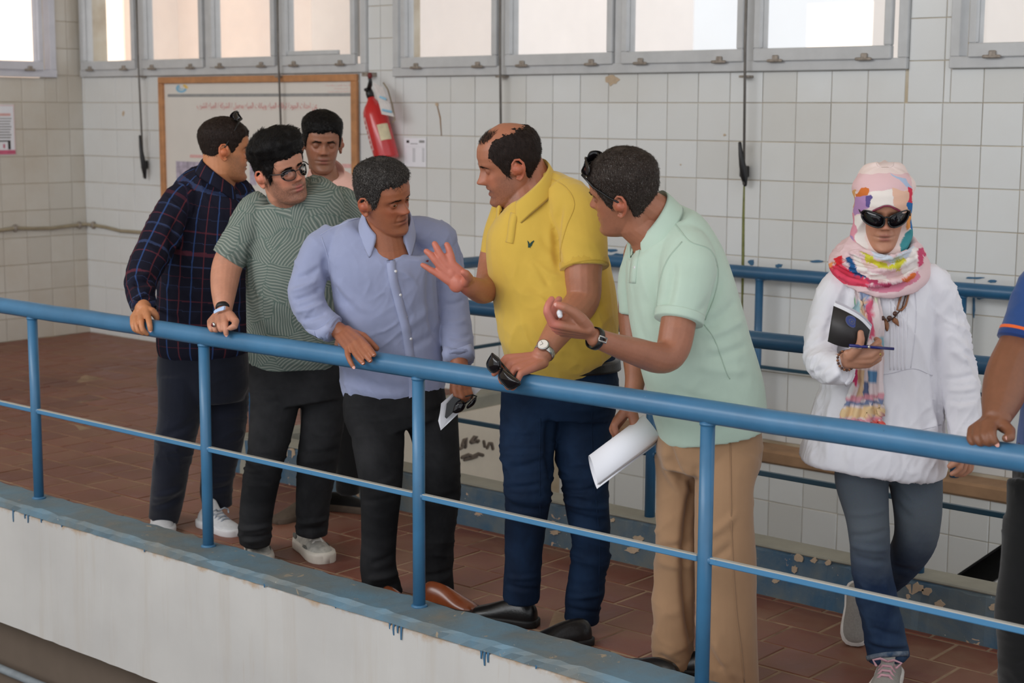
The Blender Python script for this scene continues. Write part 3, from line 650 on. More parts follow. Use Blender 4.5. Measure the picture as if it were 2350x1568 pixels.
flat_left(-40, 323, 24, 325, LX+.002, 'box_rule', M['ink_black'], e); flat_left(18.5, 325, 24.5, 343, LX+.002, 'black_bar', M['ink_black'], e); flat_left(7.5, 331, 11.5, 340, LX+.002, 'red_mark', M['ink_magenta'], e)

# ------------------------------------------------------------------ fire extinguisher
M['ext_red'] = plain('red_gloss_enamel', srgb(196, 30, 34), 0.25, var=0.06, vscale=10, coat=0.5)
M['ext_black'] = plain('black_valve_metal', srgb(30, 28, 28), 0.4)
M['label_cream'] = plain('worn_cream_label', srgb(214, 202, 168), 0.6, var=0.15, vscale=25)
M['tag_clear'] = plain('hanging_plastic_wallet', srgb(214, 208, 206), 0.3, var=0.06)
bt = at_y(889, 368, WY-0.10); tp = at_y(846, 205, WY-0.10)
e = empty('fire_extinguisher', at_y(889, 368, WY-0.1)); tag(e, 'red fire extinguisher hanging tilted beside the notice board', 'fire extinguisher')
ax = (tp-bt).normalized(); Lx = (tp-bt).length
m = MB(); R_ = 0.078
prof = [(0.0, 0.06), (0.01, 0.075), (0.03, R_), (0.62, R_), (0.70, 0.072), (0.77, 0.055), (0.82, 0.035), (0.86, 0.024), (0.9, 0.022)]
m.tube([bt+ax*(t*Lx) for t, r in prof], [r for t, r in prof], 28, up=(0, 1, 0)); m.build('cylinder', M['ext_red'], e, True)
m = MB(); m.tube([bt+ax*(0.88*Lx), bt+ax*(0.94*Lx), bt+ax*(1.02*Lx)], [0.024, 0.026, 0.018], 14); m.build('valve', M['ext_black'], e, True)
m = MB(); a0 = bt+ax*(1.0*Lx); m.tube([a0, at_y(849, 195, WY-0.12), at_y(850, 186, WY-0.13), at_y(847, 172, WY-0.13)], [0.014, 0.016, 0.012, 0.011], 8); m.tube([a0, at_y(838, 206, WY-0.14)], [0.012, 0.010], 8); m.build('lever', M['ext_black'], e, True)
m = MB(); m.ball(at_y(849, 174, WY-0.13), (0.016, 0.016, 0.022), 10, 8); m.build('lever_grip', plain('dark_red_grip', srgb(110, 26, 28), 0.5), e, True)
def cyl_patch(t0, t1, a0, a1, off, name, mat):
    """a label wrapped on the cylinder; angles measured from the camera side"""
    side = ax.cross(Vector((0, -1, 0))).normalized(); fwd = side.cross(ax).normalized()
    if fwd.y > 0: fwd = -fwd
    if side.dot(RT) < 0: side = -side
    n = 10; vs = []
    for k in range(n+1):
        a = math.radians(a0+(a1-a0)*k/n)
        for t in (t0, t1): vs.append(bt+ax*(t*Lx)+(fwd*math.cos(a)+side*math.sin(a))*(R_+off))
    mm = MB(); mm.add(vs, [(2*k, 2*k+1, 2*k+3, 2*k+2) for k in range(n)]); o = mm.build(name, mat, e, True, False); return o
M['label_red'] = plain('pinkish_white_label', srgb(222, 180, 178), 0.5, var=0.12, vscale=40)
cyl_patch(0.16, 0.62, -48, -12, 0.0015, 'side_label', M['label_red'])
for k in range(6): cyl_patch(0.19+k*0.068, 0.235+k*0.068, -42+(k % 2)*4, -20, 0.0022, 'label_print', M['ext_red'])
cyl_patch(0.24, 0.46, 38, 92, 0.0015, 'cream_label', M['label_cream'])
m = MB(); tg = [at_y(856, 190, WY-0.15), at_y(878, 200, WY-0.16), at_y(904, 268, WY-0.17), at_y(876, 262, WY-0.18)]
m.add([*tg, *[q+Vector((0, 0.006, 0)) for q in tg]], [(0,1,2,3),(4,7,6,5),(0,4,5,1),(1,5,6,2),(2,6,7,3),(3,7,4,0)]); wal = m.build('wallet', M['tag_clear'], e)
for (xa, ya), (xb, yb) in (((871, 222), (886, 228)), ((877, 252), (899, 257))):
    m = MB(); m.tube([at_y(xa, ya, WY-0.186), at_y(xb, yb, WY-0.182)], 0.008, 6, flat=0.3, up=(0, 1, 0)); m.build('print', M['ink_blue'], wal)
m = MB(); m.tube([at_y(880, 190, WY-0.05), at_y(890, 205, WY-0.07), at_y(900, 240, WY-0.08), at_y(906, 275, WY-0.08), at_y(900, 282, WY-0.09)], 0.005, 8); m.build('hose', M['pipe'], e, True)
m = MB(); m.box(tuple(at_y(843, 166, WY-0.09)), tuple(at_y(853, 176, WY-0.003))); m.build('bracket', M['hinge'], e)

# ------------------------------------------------------------------ houses outside the windows
def house(name, label, boxes, mat, wins=(), Y=0):
    b0 = boxes[0][0]; e = empty(name, (b0[0], b0[1], b0[2])); tag(e, label, 'building')
    for i, (a, b_) in enumerate(boxes):
        m = MB(); m.box(a, b_); m.build('wall_block', mat, e)
    return e
house('peach_building', 'sunlit peach building seen through the window above the notice board', [((-30, 13.0, -2), (-14.35, 20, 9)), ((-17.5, 12.6, -2), (-16.9, 13.0, 9))], M['facade'])
house('pale_building', 'pale building beyond the left pane over the bald man', [((-13.6, 14.0, -2), (-12.3, 18, 9))], M['facade2'])
house('roof_tower', 'pale peach flat roofed block with turret outside the window at right', [((-17.6, 30, -2), (-13.2, 34, 4.0)), ((-16.2, 30.5, 4.0), (-15.6, 32, 4.9)), ((-16.9, 30.3, 4.55), (-14.6, 31, 4.75))], M['facade'])
house('near_building', 'grey facade outside the window at the right edge', [((-7.5, 14.0, -2), (-4.0, 18, 9))], M['facade2'])
house('left_building', 'cream sunlit building outside the left wall window', [((-26, -4, -2), (-16, 9.3, 9))], M['facade'])
# ------------------------------------------------------------------ figure kit
def vnoise(P, seed=0):
    Pi = np.floor(P).astype(np.int64); f = P-Pi; f = f*f*(3-2*f)
    def h(dx, dy, dz):
        n = ((Pi[:, 0]+dx)*374761393+(Pi[:, 1]+dy)*668265263+(Pi[:, 2]+dz)*1440662683+seed*1274126177) & 0xffffffff
        n = ((n ^ (n >> 13))*1274126177) & 0xffffffff
        return ((n ^ (n >> 16)) & 0xffff)/65535.0
    x, y, z = f[:, 0], f[:, 1], f[:, 2]
    a = h(0,0,0)*(1-x)+h(1,0,0)*x; b = h(0,1,0)*(1-x)+h(1,1,0)*x; c = h(0,0,1)*(1-x)+h(1,0,1)*x; d = h(0,1,1)*(1-x)+h(1,1,1)*x
    return ((a*(1-y)+b*y)*(1-z)+(c*(1-y)+d*y)*z)*2-1
def getco(me):
    a = np.empty(len(me.vertices)*3); me.vertices.foreach_get('co', a); return a.reshape(-1, 3)
def setco(me, a): me.vertices.foreach_set('co', np.ascontiguousarray(a).ravel()); me.update()
def getno(me):
    a = np.empty(len(me.vertices)*3); me.vertices.foreach_get('normal', a); return a.reshape(-1, 3)
def remesh(mb, voxel, smooth=3):
    me = mb.mesh(None, False, True); o = bpy.data.objects.new('tmp', me); COL.objects.link(o)
    r = o.modifiers.new('r', 'REMESH'); r.mode = 'VOXEL'; r.voxel_size = voxel; r.use_smooth_shade = True
    if smooth:
        s = o.modifiers.new('s', 'SMOOTH'); s.factor = 0.5; s.iterations = smooth
    bpy.context.view_layer.update()
    out = bpy.data.meshes.new_from_object(o.evaluated_get(bpy.context.evaluated_depsgraph_get()))
    bpy.data.objects.remove(o); bpy.data.meshes.remove(me); out.materials.clear(); out.shade_smooth(); return out
def join_meshes(ms):
    bm = bmesh.new()
    for m in ms: bm.from_mesh(m)
    me = bpy.data.meshes.new('joined'); bm.to_mesh(me); bm.free(); me.shade_smooth(); return me
def px_of(A):
    q = A-np.array(CAM); z = q @ np.array(FW); return 1175+F_PX*(q @ np.array(RT))/z, 784-F_PX*(q @ np.array(UP))/z
def ss(a, b, x): t = np.clip((x-a)/(b-a+1e-12), 0, 1); return t*t*(3-2*t)
def catmull(pts, k=5):
    """smooth resample of rows of numbers"""
    A = [np.array(p, float) for p in pts]
    if len(A) < 3: k = max(k, 4)
    out = []
    for i in range(len(A)-1):
        p0 = A[i-1] if i else 2*A[0]-A[1]; p1, p2 = A[i], A[i+1]; p3 = A[i+2] if i+2 < len(A) else 2*A[-1]-A[-2]
        for j in range(k):
            t = j/k; out.append(0.5*((2*p1)+(-p0+p2)*t+(2*p0-5*p1+4*p2-p3)*t*t+(-p0+3*p1-3*p2+p3)*t**3))
    out.append(A[-1]); return out
class Person:
    def __init__(s, base, label):
        s.b = Vector((base[0], base[1], 0)); s.e = empty('person', s.b); tag(s.e, label, 'person')
        s.body_parts = []; s.chains = []
    def J(s, px, py, dz=0.0):
        d = ray(px, py); return CAM+d*(((s.b-CAM).dot(FH)+dz)/d.dot(FH))
    def chain(s, rows, smooth=5):
        """rows (px, py, r_px, dz) -> world points and radii in metres"""
        P, R = [], []
        for px, py, r, dz in (catmull(rows, smooth) if smooth else rows):
            q = s.J(px, py, dz); P.append(q); R.append(max(r, 0.5)*depth(q)/F_PX)
        return P, R
    def limb(s, mb, rows, n=18, flat=None, smooth=5, rounded=True, tagc=True):
        P, R = s.chain(rows, smooth); mb.tube(P, R, n, flat=flat, rounded=rounded, up=tuple(FH))
        if tagc: s.chains.append((P, R))
        return P, R
    def trunk(s, mb, rows, n=36, p=2.5, smooth=4, tagc=True):
        """rows (cx, cy, hw_px, hd_m, dz): superelliptic rings across the spine"""
        rows = catmull(rows, smooth); C = [s.J(r[0], r[1], r[4]) for r in rows]; rings = []
        for i, r in enumerate(rows):
            T_ = (C[min(i+1, len(C)-1)]-C[max(i-1, 0)]).normalized()
            S = (RT-T_*RT.dot(T_)).normalized(); V = T_.cross(S).normalized(); hw = r[2]*depth(C[i])/F_PX; hd = r[3]; ring = []
            for k in range(n):
                a = 2*math.pi*k/n; ca, sa = math.cos(a), math.sin(a)
                ring.append(C[i]+S*(hw*math.copysign(abs(ca)**(2/p), ca))+V*(hd*math.copysign(abs(sa)**(2/p), sa)))
            rings.append(ring)
        mb.loft(rings)
        if tagc: s.chains.append((C, [r[2]*depth(c)/F_PX for r, c in zip(rows, C)]))
        return rings
    def finish(s, name, me, mat, parent=None):
        par = parent if parent is not None else s.e; a = getco(me)-np.array(wloc(par)); setco(me, a)
        return obj(name, me, mat, par)
def wrinkle(me, amp, sc, seed=0, ridge=True, mask=None, rot=0.0):
    """cloth relief pushed along the normals; sc = frequency along camera right, depth, up"""
    A = getco(me); n = getno(me); R = np.array([RT, FH, Vector((0, 0, 1))]); q = A @ R.T
    if rot:
        c, s_ = math.cos(rot), math.sin(rot); x, z = q[:, 0].copy(), q[:, 2].copy(); q[:, 0] = c*x+s_*z; q[:, 2] = -s_*x+c*z
    q = q*np.array(sc); warp = vnoise(q*0.6, seed+5)
    if ridge:
        r1 = (1-np.abs(vnoise(q*1.5+warp[:, None]*1.1, seed)))**4; r2 = (1-np.abs(vnoise(q*2.7+warp[:, None]*1.4+7.3, seed+3)))**4; cl = np.clip(.45+1.1*vnoise(q*.45+3.1, seed+11), .08, 1)
        v = ((r1*1.25-.30)+.45*(r2-.25))*cl+.30*vnoise(q*.7, seed+9)
    else: v = vnoise(q+warp[:, None]*0.9, seed)*.75+.25*vnoise(q*2.3, seed+9)
    if mask is not None: v = v*mask(A)
    setco(me, A+n*(v*amp*1.9)[:, None])
def crease(me, lines):
    """lines (x1, y1, x2, y2, width_px, amp_m): furrow (-) or fold (+) on the side towards the photographer"""
    A = getco(me); n = getno(me); x, y = px_of(A); view = A-np.array(CAM); view /= np.linalg.norm(view, axis=1)[:, None]
    face = np.clip(-(n*view).sum(1)*2, 0, 1); off = np.zeros(len(A))
    for x1, y1, x2, y2, w_, amp in lines:
        dx, dy = x2-x1, y2-y1; L2 = dx*dx+dy*dy; t = np.clip(((x-x1)*dx+(y-y1)*dy)/L2, 0, 1)
        # bow each line slightly and taper its ends
        bow = 0.06*math.sqrt(L2)*np.sin(np.pi*t); px_, py_ = x1+dx*t-dy/math.sqrt(L2)*bow, y1+dy*t+dx/math.sqrt(L2)*bow
        d2 = (x-px_)**2+(y-py_)**2; tap = np.clip(np.minimum(t, 1-t)*5+0.25, 0, 1)
        off += amp*tap*(np.exp(-d2/(2*w_*w_))-0.45*np.exp(-d2/(2*(w_*2.2)**2)))
    setco(me, A+n*(off*face*1.5)[:, None])
def inpoly(x, y, poly):
    c = np.zeros(len(x), bool); n = len(poly)
    for i in range(n):
        (x1, y1), (x2, y2) = poly[i], poly[(i+1) % n]
        m = ((y1 > y) != (y2 > y)) & (x < (x2-x1)*(y-y1)/(y2-y1+1e-12)+x1); c ^= m
    return c
def carve(me, poly, depth_m, soft=5.0):
    """open a neckline: cloth inside the outline on the camera side is tucked back"""
    A = getco(me); n = getno(me); x, y = px_of(A); view = A-np.array(CAM); view /= np.linalg.norm(view, axis=1)[:, None]; face = (-(n*view).sum(1)) > 0.05
    d = np.full(len(A), 1e9)
    for i in range(len(poly)):
        (x1, y1), (x2, y2) = poly[i], poly[(i+1) % len(poly)]; dx, dy = x2-x1, y2-y1; t = np.clip(((x-x1)*dx+(y-y1)*dy)/(dx*dx+dy*dy), 0, 1); d = np.minimum(d, np.hypot(x-x1-dx*t, y-y1-dy*t))
    w_ = np.where(inpoly(x, y, poly), ss(0, soft, d), 0)*face; setco(me, A+view*(w_*depth_m)[:, None])
def paint(me, base, regions, back=None):
    """printed colours laid on cloth: regions (rgb, outline in photograph pixels)"""
    A = getco(me); x, y = px_of(A); wob = vnoise(A*40, 7)*5.0+vnoise(A*110, 8)*2.0; C = np.tile(np.array(srgb(*base)[:3]), (len(A), 1))
    for rgb, poly in regions:
        m = inpoly(x+wob, y+vnoise(A*45, 9)*4.0, poly); C[m] = np.array(srgb(*rgb)[:3])
    col_attr(me, C)
def col_attr(me, C):
    a = me.color_attributes.new('Col', 'FLOAT_COLOR', 'POINT'); D = np.ones((len(me.vertices), 4)); D[:, :3] = C; a.data.foreach_set('color', D.ravel())
class Surf:
    """finds points of a finished (world space) mesh under photograph pixels"""
    def __init__(s, me):
        me.calc_loop_triangles()
        s.t = BVHTree.FromPolygons([v.co.copy() for v in me.vertices], [tuple(p.vertices) for p in me.polygons])
        s.last = 5.0
    def hit(s, px, py, off=0.0):
        d = ray(px, py); h = s.t.ray_cast(CAM, d)
        if h[0] is None:
            q = CAM+d*s.last; f = s.t.find_nearest(q); P_, n_ = f[0], f[1]
        else: P_, n_ = h[0], h[1]
        s.last = (P_-CAM).dot(FW)
        if n_.dot(d) > 0: n_ = -n_
        return P_+n_*off, n_
def ribbon(sf, line, w_px, off, thick=0.0012, k=6):
    """strip lying on a surface along a pixel polyline"""
    rows = catmull(line, k); m = MB(); rings = []
    wf = w_px if callable(w_px) else (lambda t: w_px)
    for i, r in enumerate(rows):
        a = rows[max(i-1, 0)]; b_ = rows[min(i+1, len(rows)-1)]; dx, dy = b_[0]-a[0], b_[1]-a[1]; l = math.hypot(dx, dy)+1e-9; nx, ny = -dy/l, dx/l; h = wf(i/(len(rows)-1))/2
        L_, n1 = sf.hit(r[0]-nx*h, r[1]-ny*h); R_, n2 = sf.hit(r[0]+nx*h, r[1]+ny*h); C_, n0 = sf.hit(r[0], r[1])
        rings.append([L_+n1*off, C_+n0*(off+thick*0.6), R_+n2*off, R_+n2*(off-thick-0.002), L_+n1*(off-thick-0.002)])
    m.loft(rings); return m
def decal(sf, poly, off=0.0012):
    """flat printed or stitched shape following the cloth"""
    bm = bmesh.new(); vs = [bm.verts.new((x, y, 0)) for x, y in poly]; bm.faces.new(vs); bmesh.ops.triangulate(bm, faces=bm.faces[:])
    for _ in range(1): bmesh.ops.subdivide_edges(bm, edges=bm.edges[:], cuts=1)
    bm.verts.index_update(); m = MB(); m.add([sf.hit(v.co.x, v.co.y, off)[0] for v in bm.verts], [[v.index for v in f.verts] for f in bm.faces]); bm.free(); return m

# ---- heads -------------------------------------------------------
HZ = np.array([-.122,-.114,-.100,-.080,-.060,-.045,-.025,0.0,.020,.045,.070,.090,.105,.115,.121])
HW = np.array([.014,.034,.046,.0545,.0595,.063,.0665,.0705,.0730,.0750,.0725,.064,.0505,.0335,.010])
HF = np.array([.056,.080,.0855,.0800,.0815,.0805,.0795,.0800,.0865,.0885,.0805,.0640,.0425,.0205,-.006])
HB = np.array([-.005,-.018,-.030,-.045,-.056,-.066,-.080,-.094,-.101,-.1035,-.0985,-.085,-.0650,-.0415,-.018])
def _sm(tab, z):
    zz = np.linspace(HZ[0], HZ[-1], 600); v = np.interp(zz, HZ, tab); k = np.exp(-np.linspace(-2, 2, 41)**2*1.2); k /= k.sum()
    vp = np.concatenate([np.full(20, v[0]), v, np.full(20, v[-1])]); return np.interp(z, zz, np.convolve(vp, k, 'valid'))
def G(x, z, cx, cz, sx, sz): return np.exp(-((x-cx)/sx)**2/2-((z-cz)/sz)**2/2)
def head_grid(prm, nt=150, nz=120):
    u = np.linspace(0, 1, nz); z = HZ[0]+(HZ[-1]-HZ[0])*(0.5-0.5*np.cos(np.pi*(0.04+0.92*u))); z[0] = HZ[0]; z[-1] = HZ[-1]
    th = np.linspace(-np.pi, np.pi, nt, endpoint=False); T_, Z_ = np.meshgrid(th, z)
    jaw = prm.get('jaw', 0.0); w_ = _sm(HW, Z_)*(1+jaw*ss(-.01, -.09, Z_))*prm.get('wide', 1.0); f = _sm(HF, Z_); b_ = _sm(HB, Z_)
    yc = -0.004+0.030*ss(-.05, -.12, Z_); c, s_ = np.cos(T_), np.sin(T_); pf = 2.35
    x = w_*np.sign(s_)*np.abs(s_)**(2/2.2); y = np.where(c > 0, yc+(f-yc)*np.abs(c)**(2/pf), yc-(yc-b_)*np.abs(c)**(2/2.05))
    fr = ss(0.05, 0.5, c); nl = prm.get('nose', 1.0); ax_ = np.abs(x)
    # nose
    nzv = np.linspace(-.05, .03, 200); nav = np.interp(nzv, [-.05, -.0385, -.034, -.029, -.0235, -.016, -.006, .004, .014, .024, .03], [0, .0005, .009, .0200, .0225, .0195, .0140, .0085, .0040, .0008, 0]); kk = np.exp(-np.linspace(-2, 2, 9)**2); nav = np.convolve(nav, kk/kk.sum(), 'same')
    dr = prm.get('droop', 0.0); amp = np.interp(Z_+dr*ss(.01, -.02, Z_), nzv, nav, left=0, right=0)*nl; sig = .0058+.0046*ss(.012, -.022, Z_)
    d = amp*np.exp(-(x/sig)**2/2)
    d += .0085*nl*(G(ax_, Z_, .0135, -.0280-dr*.6, .0052, .0062)); d += .0025*nl*G(x, Z_, 0, -.0240-dr, .008, .006)
    # sockets, brow, cheeks, mouth, chin
    d += -.0115*G(ax_, Z_, .031, .003, .0135, .0095)-.004*G(ax_, Z_, .014, .006, .006, .010)
    d += prm.get('brow', .004)*G(ax_, Z_, .028, .0215, .018, .006)
    d += .0045*G(ax_, Z_, .043, -.018, .014, .011)+prm.get('cheek', 0.0)*G(ax_, Z_, .045, -.042, .018, .02)
    mo = prm.get('mouth', 0.0); lp = prm.get('lips', 1.0); wm = .017
    d += .0052*lp*G(x, Z_, 0, -.0535, wm, .0042)*(1-.25*np.exp(-(x/.003)**2))+.0058*lp*G(x, Z_, 0, -.0668-mo, wm*.85, .0048)
    d += -.0062*G(x, Z_, 0, -.0600-mo*.5, .0205, .0019+mo*.45)-.0035*G(x, Z_, 0, -.0775-mo, .014, .005)-.0022*G(ax_, Z_, .026, -.061, .004, .006)
    d += .0018*G(x, Z_, 0, -.046, .013, .006)-.0018*G(x, Z_, 0, -.0455, .0024, .005)
    d += .0042*G(x, Z_, 0, -.100, .013, .009)
    d += -.0022*np.exp(-((ax_-(.018+(-.030-Z_)*.42))/.003)**2/2)*ss(-.062, -.05, Z_)*ss(-.024, -.034, Z_)*prm.get('fold', 1.0)
    d += -.002*G(ax_, Z_, .027, -.0135, .011, .003)*prm.get('bags', 1.0)
    y = y+d*fr; A = np.stack([x, y, Z_], -1)
    return A, T_, Z_, th, z
def grid_normals(A):
    du = np.roll(A, -1, 1)-np.roll(A, 1, 1); dv = np.gradient(A, axis=0); n = np.cross(du, dv); n /= np.linalg.norm(n, axis=2)[..., None]+1e-12
    return n
class Head:
    def __init__(s, person, px, py, yaw, pitch, roll, scale, dz=0.0, **prm):
        s.p = person; s.prm = prm; a, p_, r_ = map(math.radians, (yaw, pitch, roll)); Z = Vector((0, 0, 1))
        h = -FH*math.cos(a)+RH*math.sin(a); f = h*math.cos(p_)-Z*math.sin(p_); u = Z*math.cos(p_)+h*math.sin(p_); x = f.cross(u); u = u*math.cos(r_)+x*math.sin(r_); x = f.cross(u)
        s.O = person.J(px, py, dz); s.k = scale; s.x, s.f, s.u = x, f, u
        s.M = Matrix(((x.x, f.x, u.x, s.O.x), (x.y, f.y, u.y, s.O.y), (x.z, f.z, u.z, s.O.z), (0, 0, 0, 1))) @ Matrix.Scale(scale, 4)
        s.Mi = s.M.inverted(); s.A, s.T, s.Z, s.th, s.z = head_grid(prm); s.Nn = grid_normals(s.A)
        if (s.Nn[60, 75]*s.A[60, 75]).sum() < 0: s.Nn = -s.Nn
        s.e = person.e
    def w(s, v): return s.M @ Vector(v)
    def soup(s, mb, ears=True):
        nz, nt = s.T.shape; m = MB(); m.loft([[Vector(s.A[i, j]) for j in range(nt)] for i in range(nz)])
        if ears:
            for sg in (-1, 1):
                c = Vector((sg*.0755*s.prm.get('wide', 1), -.014, -.008)); E = MB()
                rim = [(0, .012, -.012), (0, .016, .004), (0, .013, .020), (0, .002, .030), (0, -.011, .028), (0, -.019, .015), (0, -.019, .0), (0, -.014, -.014), (0, -.006, -.026), (0, .003, -.032), (0, .009, -.026)]
                fl = lambda q: Vector((q[0]+sg*(.004+max(0, -q[1])*.42), q[1], q[2]))
                E.tube([fl(q) for q in rim], [.0035, .0036, .0038, .004, .0042, .0042, .004, .004, .0045, .0055, .005], 8, rounded=True)
                E.tube([fl((0, .002, .018)), fl((0, -.008, .010)), fl((0, -.010, -.004)), fl((0, -.004, -.016))], [.003, .0035, .0035, .003], 8, rounded=True)
                E.tube([fl((-sg*.004, .004, .018)), fl((-sg*.005, -.004, 0)), fl((-sg*.004, .002, -.022))], [.008, .012, .008], 10, flat=.4, up=(1, 0, 0), rounded=True)
                E.ball(fl((0, .014, -.006)), (.004, .005, .006), 8, 6); E.ball(fl((0, .003, -.029)), (.0048, .007, .007), 10, 8)
                E.tube([(-sg*.012, .006, 0), fl((-sg*.002, -.002, 0))], [.022, .017], 12, rounded=True)
                for v in E.v: v += c
                m.add(E.v, E.f)
        op = s.prm.get('open', 0.24)
        for sg in (-1, 1):
            c = s.eye_c(sg); R_ = .0133; rings = []; gz = s.prm.get('lid', 0.0)
            for i in range(1, 30):
                el = -math.pi/2+math.pi*i/30; ring = []
                for k in range(40):
                    az = 2*math.pi*k/40; d = Vector((math.sin(az)*math.cos(el), math.cos(az)*math.cos(el), math.sin(el)))
                    q = 1-(math.atan2(d.x, max(d.y, 1e-3))/0.95)**2; inside = 0.0
                    if d.y > 0 and q > 0:
                        up_ = op*math.sqrt(q)*1.05+gz; lo = -op*math.sqrt(q)*0.85+gz; e_ = math.asin(max(-1, min(1, d.z)))
                        inside = min(1, max(0, (up_-e_)/.05))*min(1, max(0, (e_-lo)/.05))
                    ring.append(c+d*(R_-0.0036*inside))
                rings.append(ring)
            m.loft(rings)
        m.xf(s.M); mb.add(m.v, m.f)
    def eye_c(s, sg): return Vector((sg*.031, .0645, .0035))
    def eyes(s, gaze=(0, 1, 0), iris=(52, 32, 22)):
        g = Vector(gaze).normalized()
        for sg in (-1, 1):
            m = MB(); m.ball((0, 0, 0), .0124, 28, 20); c = s.eye_c(sg); A = np.array(m.v); d = A @ np.array(g)/.0124
            C = np.tile(np.array(srgb(196, 182, 172)[:3]), (len(A), 1)); ir = ss(.845, .88, d)[:, None]; C = C*(1-ir)+np.array(srgb(*iris)[:3])*ir; pu = ss(.965, .975, d)[:, None]; C = C*(1-pu)+np.array([.004, .004, .004])*pu
            for v in m.v: v += c
            m.xf(s.M); me = m.mesh(None, True, True); col_attr(me, C); s.p.finish('eye', me, M['eye'])
    def shell(s, name, mat, mask, thick, noise_amp=0.0, noise_sc=120, seed=0, lump=None, stretch=(1, 1, 1), floor=.0035, strands=0, slen=.012, comb=None, lift=.3, res=(240, 180), sw=.0006, faces=True):
        """a layer over the skull: mask(x,y,z,theta) 0..1, thick(x,y,z,theta) metres; plus loose hairs combed along the head"""
        A, T_, Z_, _, _ = head_grid(s.prm, *res); Nn = grid_normals(A)
        if (Nn[res[1]//2, res[0]//2]*A[res[1]//2, res[0]//2]).sum() < 0: Nn = -Nn
        x, y, z = A[..., 0], A[..., 1], A[..., 2]; mk = np.clip(mask(x, y, z, T_), 0, 1); t = thick(x, y, z, T_) if callable(thick) else np.full(mk.shape, thick)
        P_ = A.reshape(-1, 3)
        nz_ = vnoise(P_*noise_sc*np.array(stretch), seed).reshape(mk.shape)*noise_amp if noise_amp else 0
        off = (t+nz_)*mk-floor*(1-mk)
        if lump is not None: off = off+lump(x, y, z, T_)*mk
        V = A+Nn*off[..., None]; nzv, nt = mk.shape; keep = mk > 0.01
        K = keep | np.roll(keep, 1, 1) | np.roll(keep, -1, 1); K[1:] |= keep[:-1]; K[:-1] |= keep[1:]
        idx = -np.ones(mk.shape, int); idx[K] = np.arange(K.sum()); vs = V[K]
        q = np.stack([idx[:-1], np.roll(idx, -1, 1)[:-1], np.roll(idx, -1, 1)[1:], idx[1:]], -1).reshape(-1, 4); fs = [tuple(f) for f in q[q.min(1) >= 0].tolist()]
        if K[-1].all(): fs.append(tuple(int(v) for v in idx[-1]))
        if not faces: vs = vs[:0]; fs = []
        if strands:
            rg = np.random.default_rng(seed+1); w_ = (mk*np.linalg.norm(np.gradient(A, axis=0), axis=2)*np.linalg.norm(np.gradient(A, axis=1), axis=2)).ravel(); w_ = np.where(mk.ravel() > .04, w_**.5*np.max(w_)**.5*.3+w_, 0); pick = rg.choice(len(w_), strands, p=w_/w_.sum())
            B = V.reshape(-1, 3)[pick]+rg.normal(0, .0012, (strands, 3)); n_ = Nn.reshape(-1, 3)[pick]; cx = comb(B) if comb else np.tile([0, -.6, -.7], (strands, 1)); cx = cx+rg.normal(0, .28, (strands, 3)); tg = cx-n_*(cx*n_).sum(1)[:, None]; tg /= np.linalg.norm(tg, axis=1)[:, None]+1e-9
            Ls = slen*rg.uniform(.55, 1.2, strands)[:, None]; sd = np.cross(n_, tg)*sw; p0 = B-n_*.001; p1 = B+tg*Ls*.5+n_*Ls*lift*.5; p2 = B+tg*Ls+n_*Ls*lift*.45
            SV = np.stack([p0-sd, p0+sd, p1+sd*.8, p1-sd*.8, p2], 1).reshape(-1, 3); n0 = len(vs); vs = np.concatenate([vs, SV]); o = n0+np.arange(strands)*5
            fs += [tuple(f) for f in np.stack([o, o+1, o+2, o+3], 1).tolist()]+[tuple(f) for f in np.stack([o+3, o+2, o+4], 1).tolist()]
        Mx = np.array(s.M); vs = vs @ Mx[:3, :3].T+Mx[:3, 3]; me = bpy.data.meshes.new(name); me.from_pydata(vs.tolist(), [], fs); me.update(); me.shade_smooth(); return s.p.finish(name, me, mat)
    def skin_col(s, me, tone, beard=0.0, beard_col=(60, 46, 40), lips=(150, 84, 74), cheeks=0.25, scalp=None, stubble_low=None):
        A = (np.c_[getco(me), np.ones(len(me.vertices))] @ np.array(s.Mi).T)[:, :3]; x, y, z = A.T; ax_ = np.abs(x)
        C = np.tile(np.array(srgb(*tone)[:3]), (len(A), 1)); headm = (z > -.16)&(np.abs(x) < .11)&(np.abs(y) < .16)
        n = vnoise(A*60, 3)*.05+vnoise(A*200, 4)*.04; C = C*(1+n)[:, None]*np.array([1.02, 1, .99])
        def mix(w_, c): 
            w_ = np.clip(w_, 0, 1)*headm; C[:] = C*(1-w_[:, None])+np.array(srgb(*c)[:3])*w_[:, None]
        frn = ss(.02, .06, y)
        warm = (min(255, tone[0]+8), int(tone[1]*.86), int(tone[2]*.82))
        mix(cheeks*(G(ax_, z, .042, -.022, .018, .016)+G(x, z, 0, -.024, .014, .012))*frn, warm)
        mix(.8*ss(.078, .088, ax_)*ss(-.045, -.03, z), warm)
        mix(.45*G(ax_, z, .031, .006, .017, .010)*frn, (int(tone[0]*.68), int(tone[1]*.6), int(tone[2]*.56)))
        if beard:
            bm_ = ss(-.026, -.040, z+.25*np.clip(.058-y, 0, .08)*-1.0)*ss(.0, .03, y)*(1-G(x, z, 0, -.061, .013, .006)*.7); edge = ss(.03, .02, 0)
            up_ = np.where(ax_ < .024, ss(-.036, -.043, z), ss(-.036-.0, -.062, z)+ss(.05, .062, ax_)*ss(-.005, -.03, z))
            mix(beard*np.clip(up_, 0, 1)*ss(-.01, .02, y)*(1-.8*G(x, z, 0, -.062, .012, .006))*(.8+.4*vnoise(A*500, 8)), beard_col)
        lp = s.prm.get('mouth', 0.0)
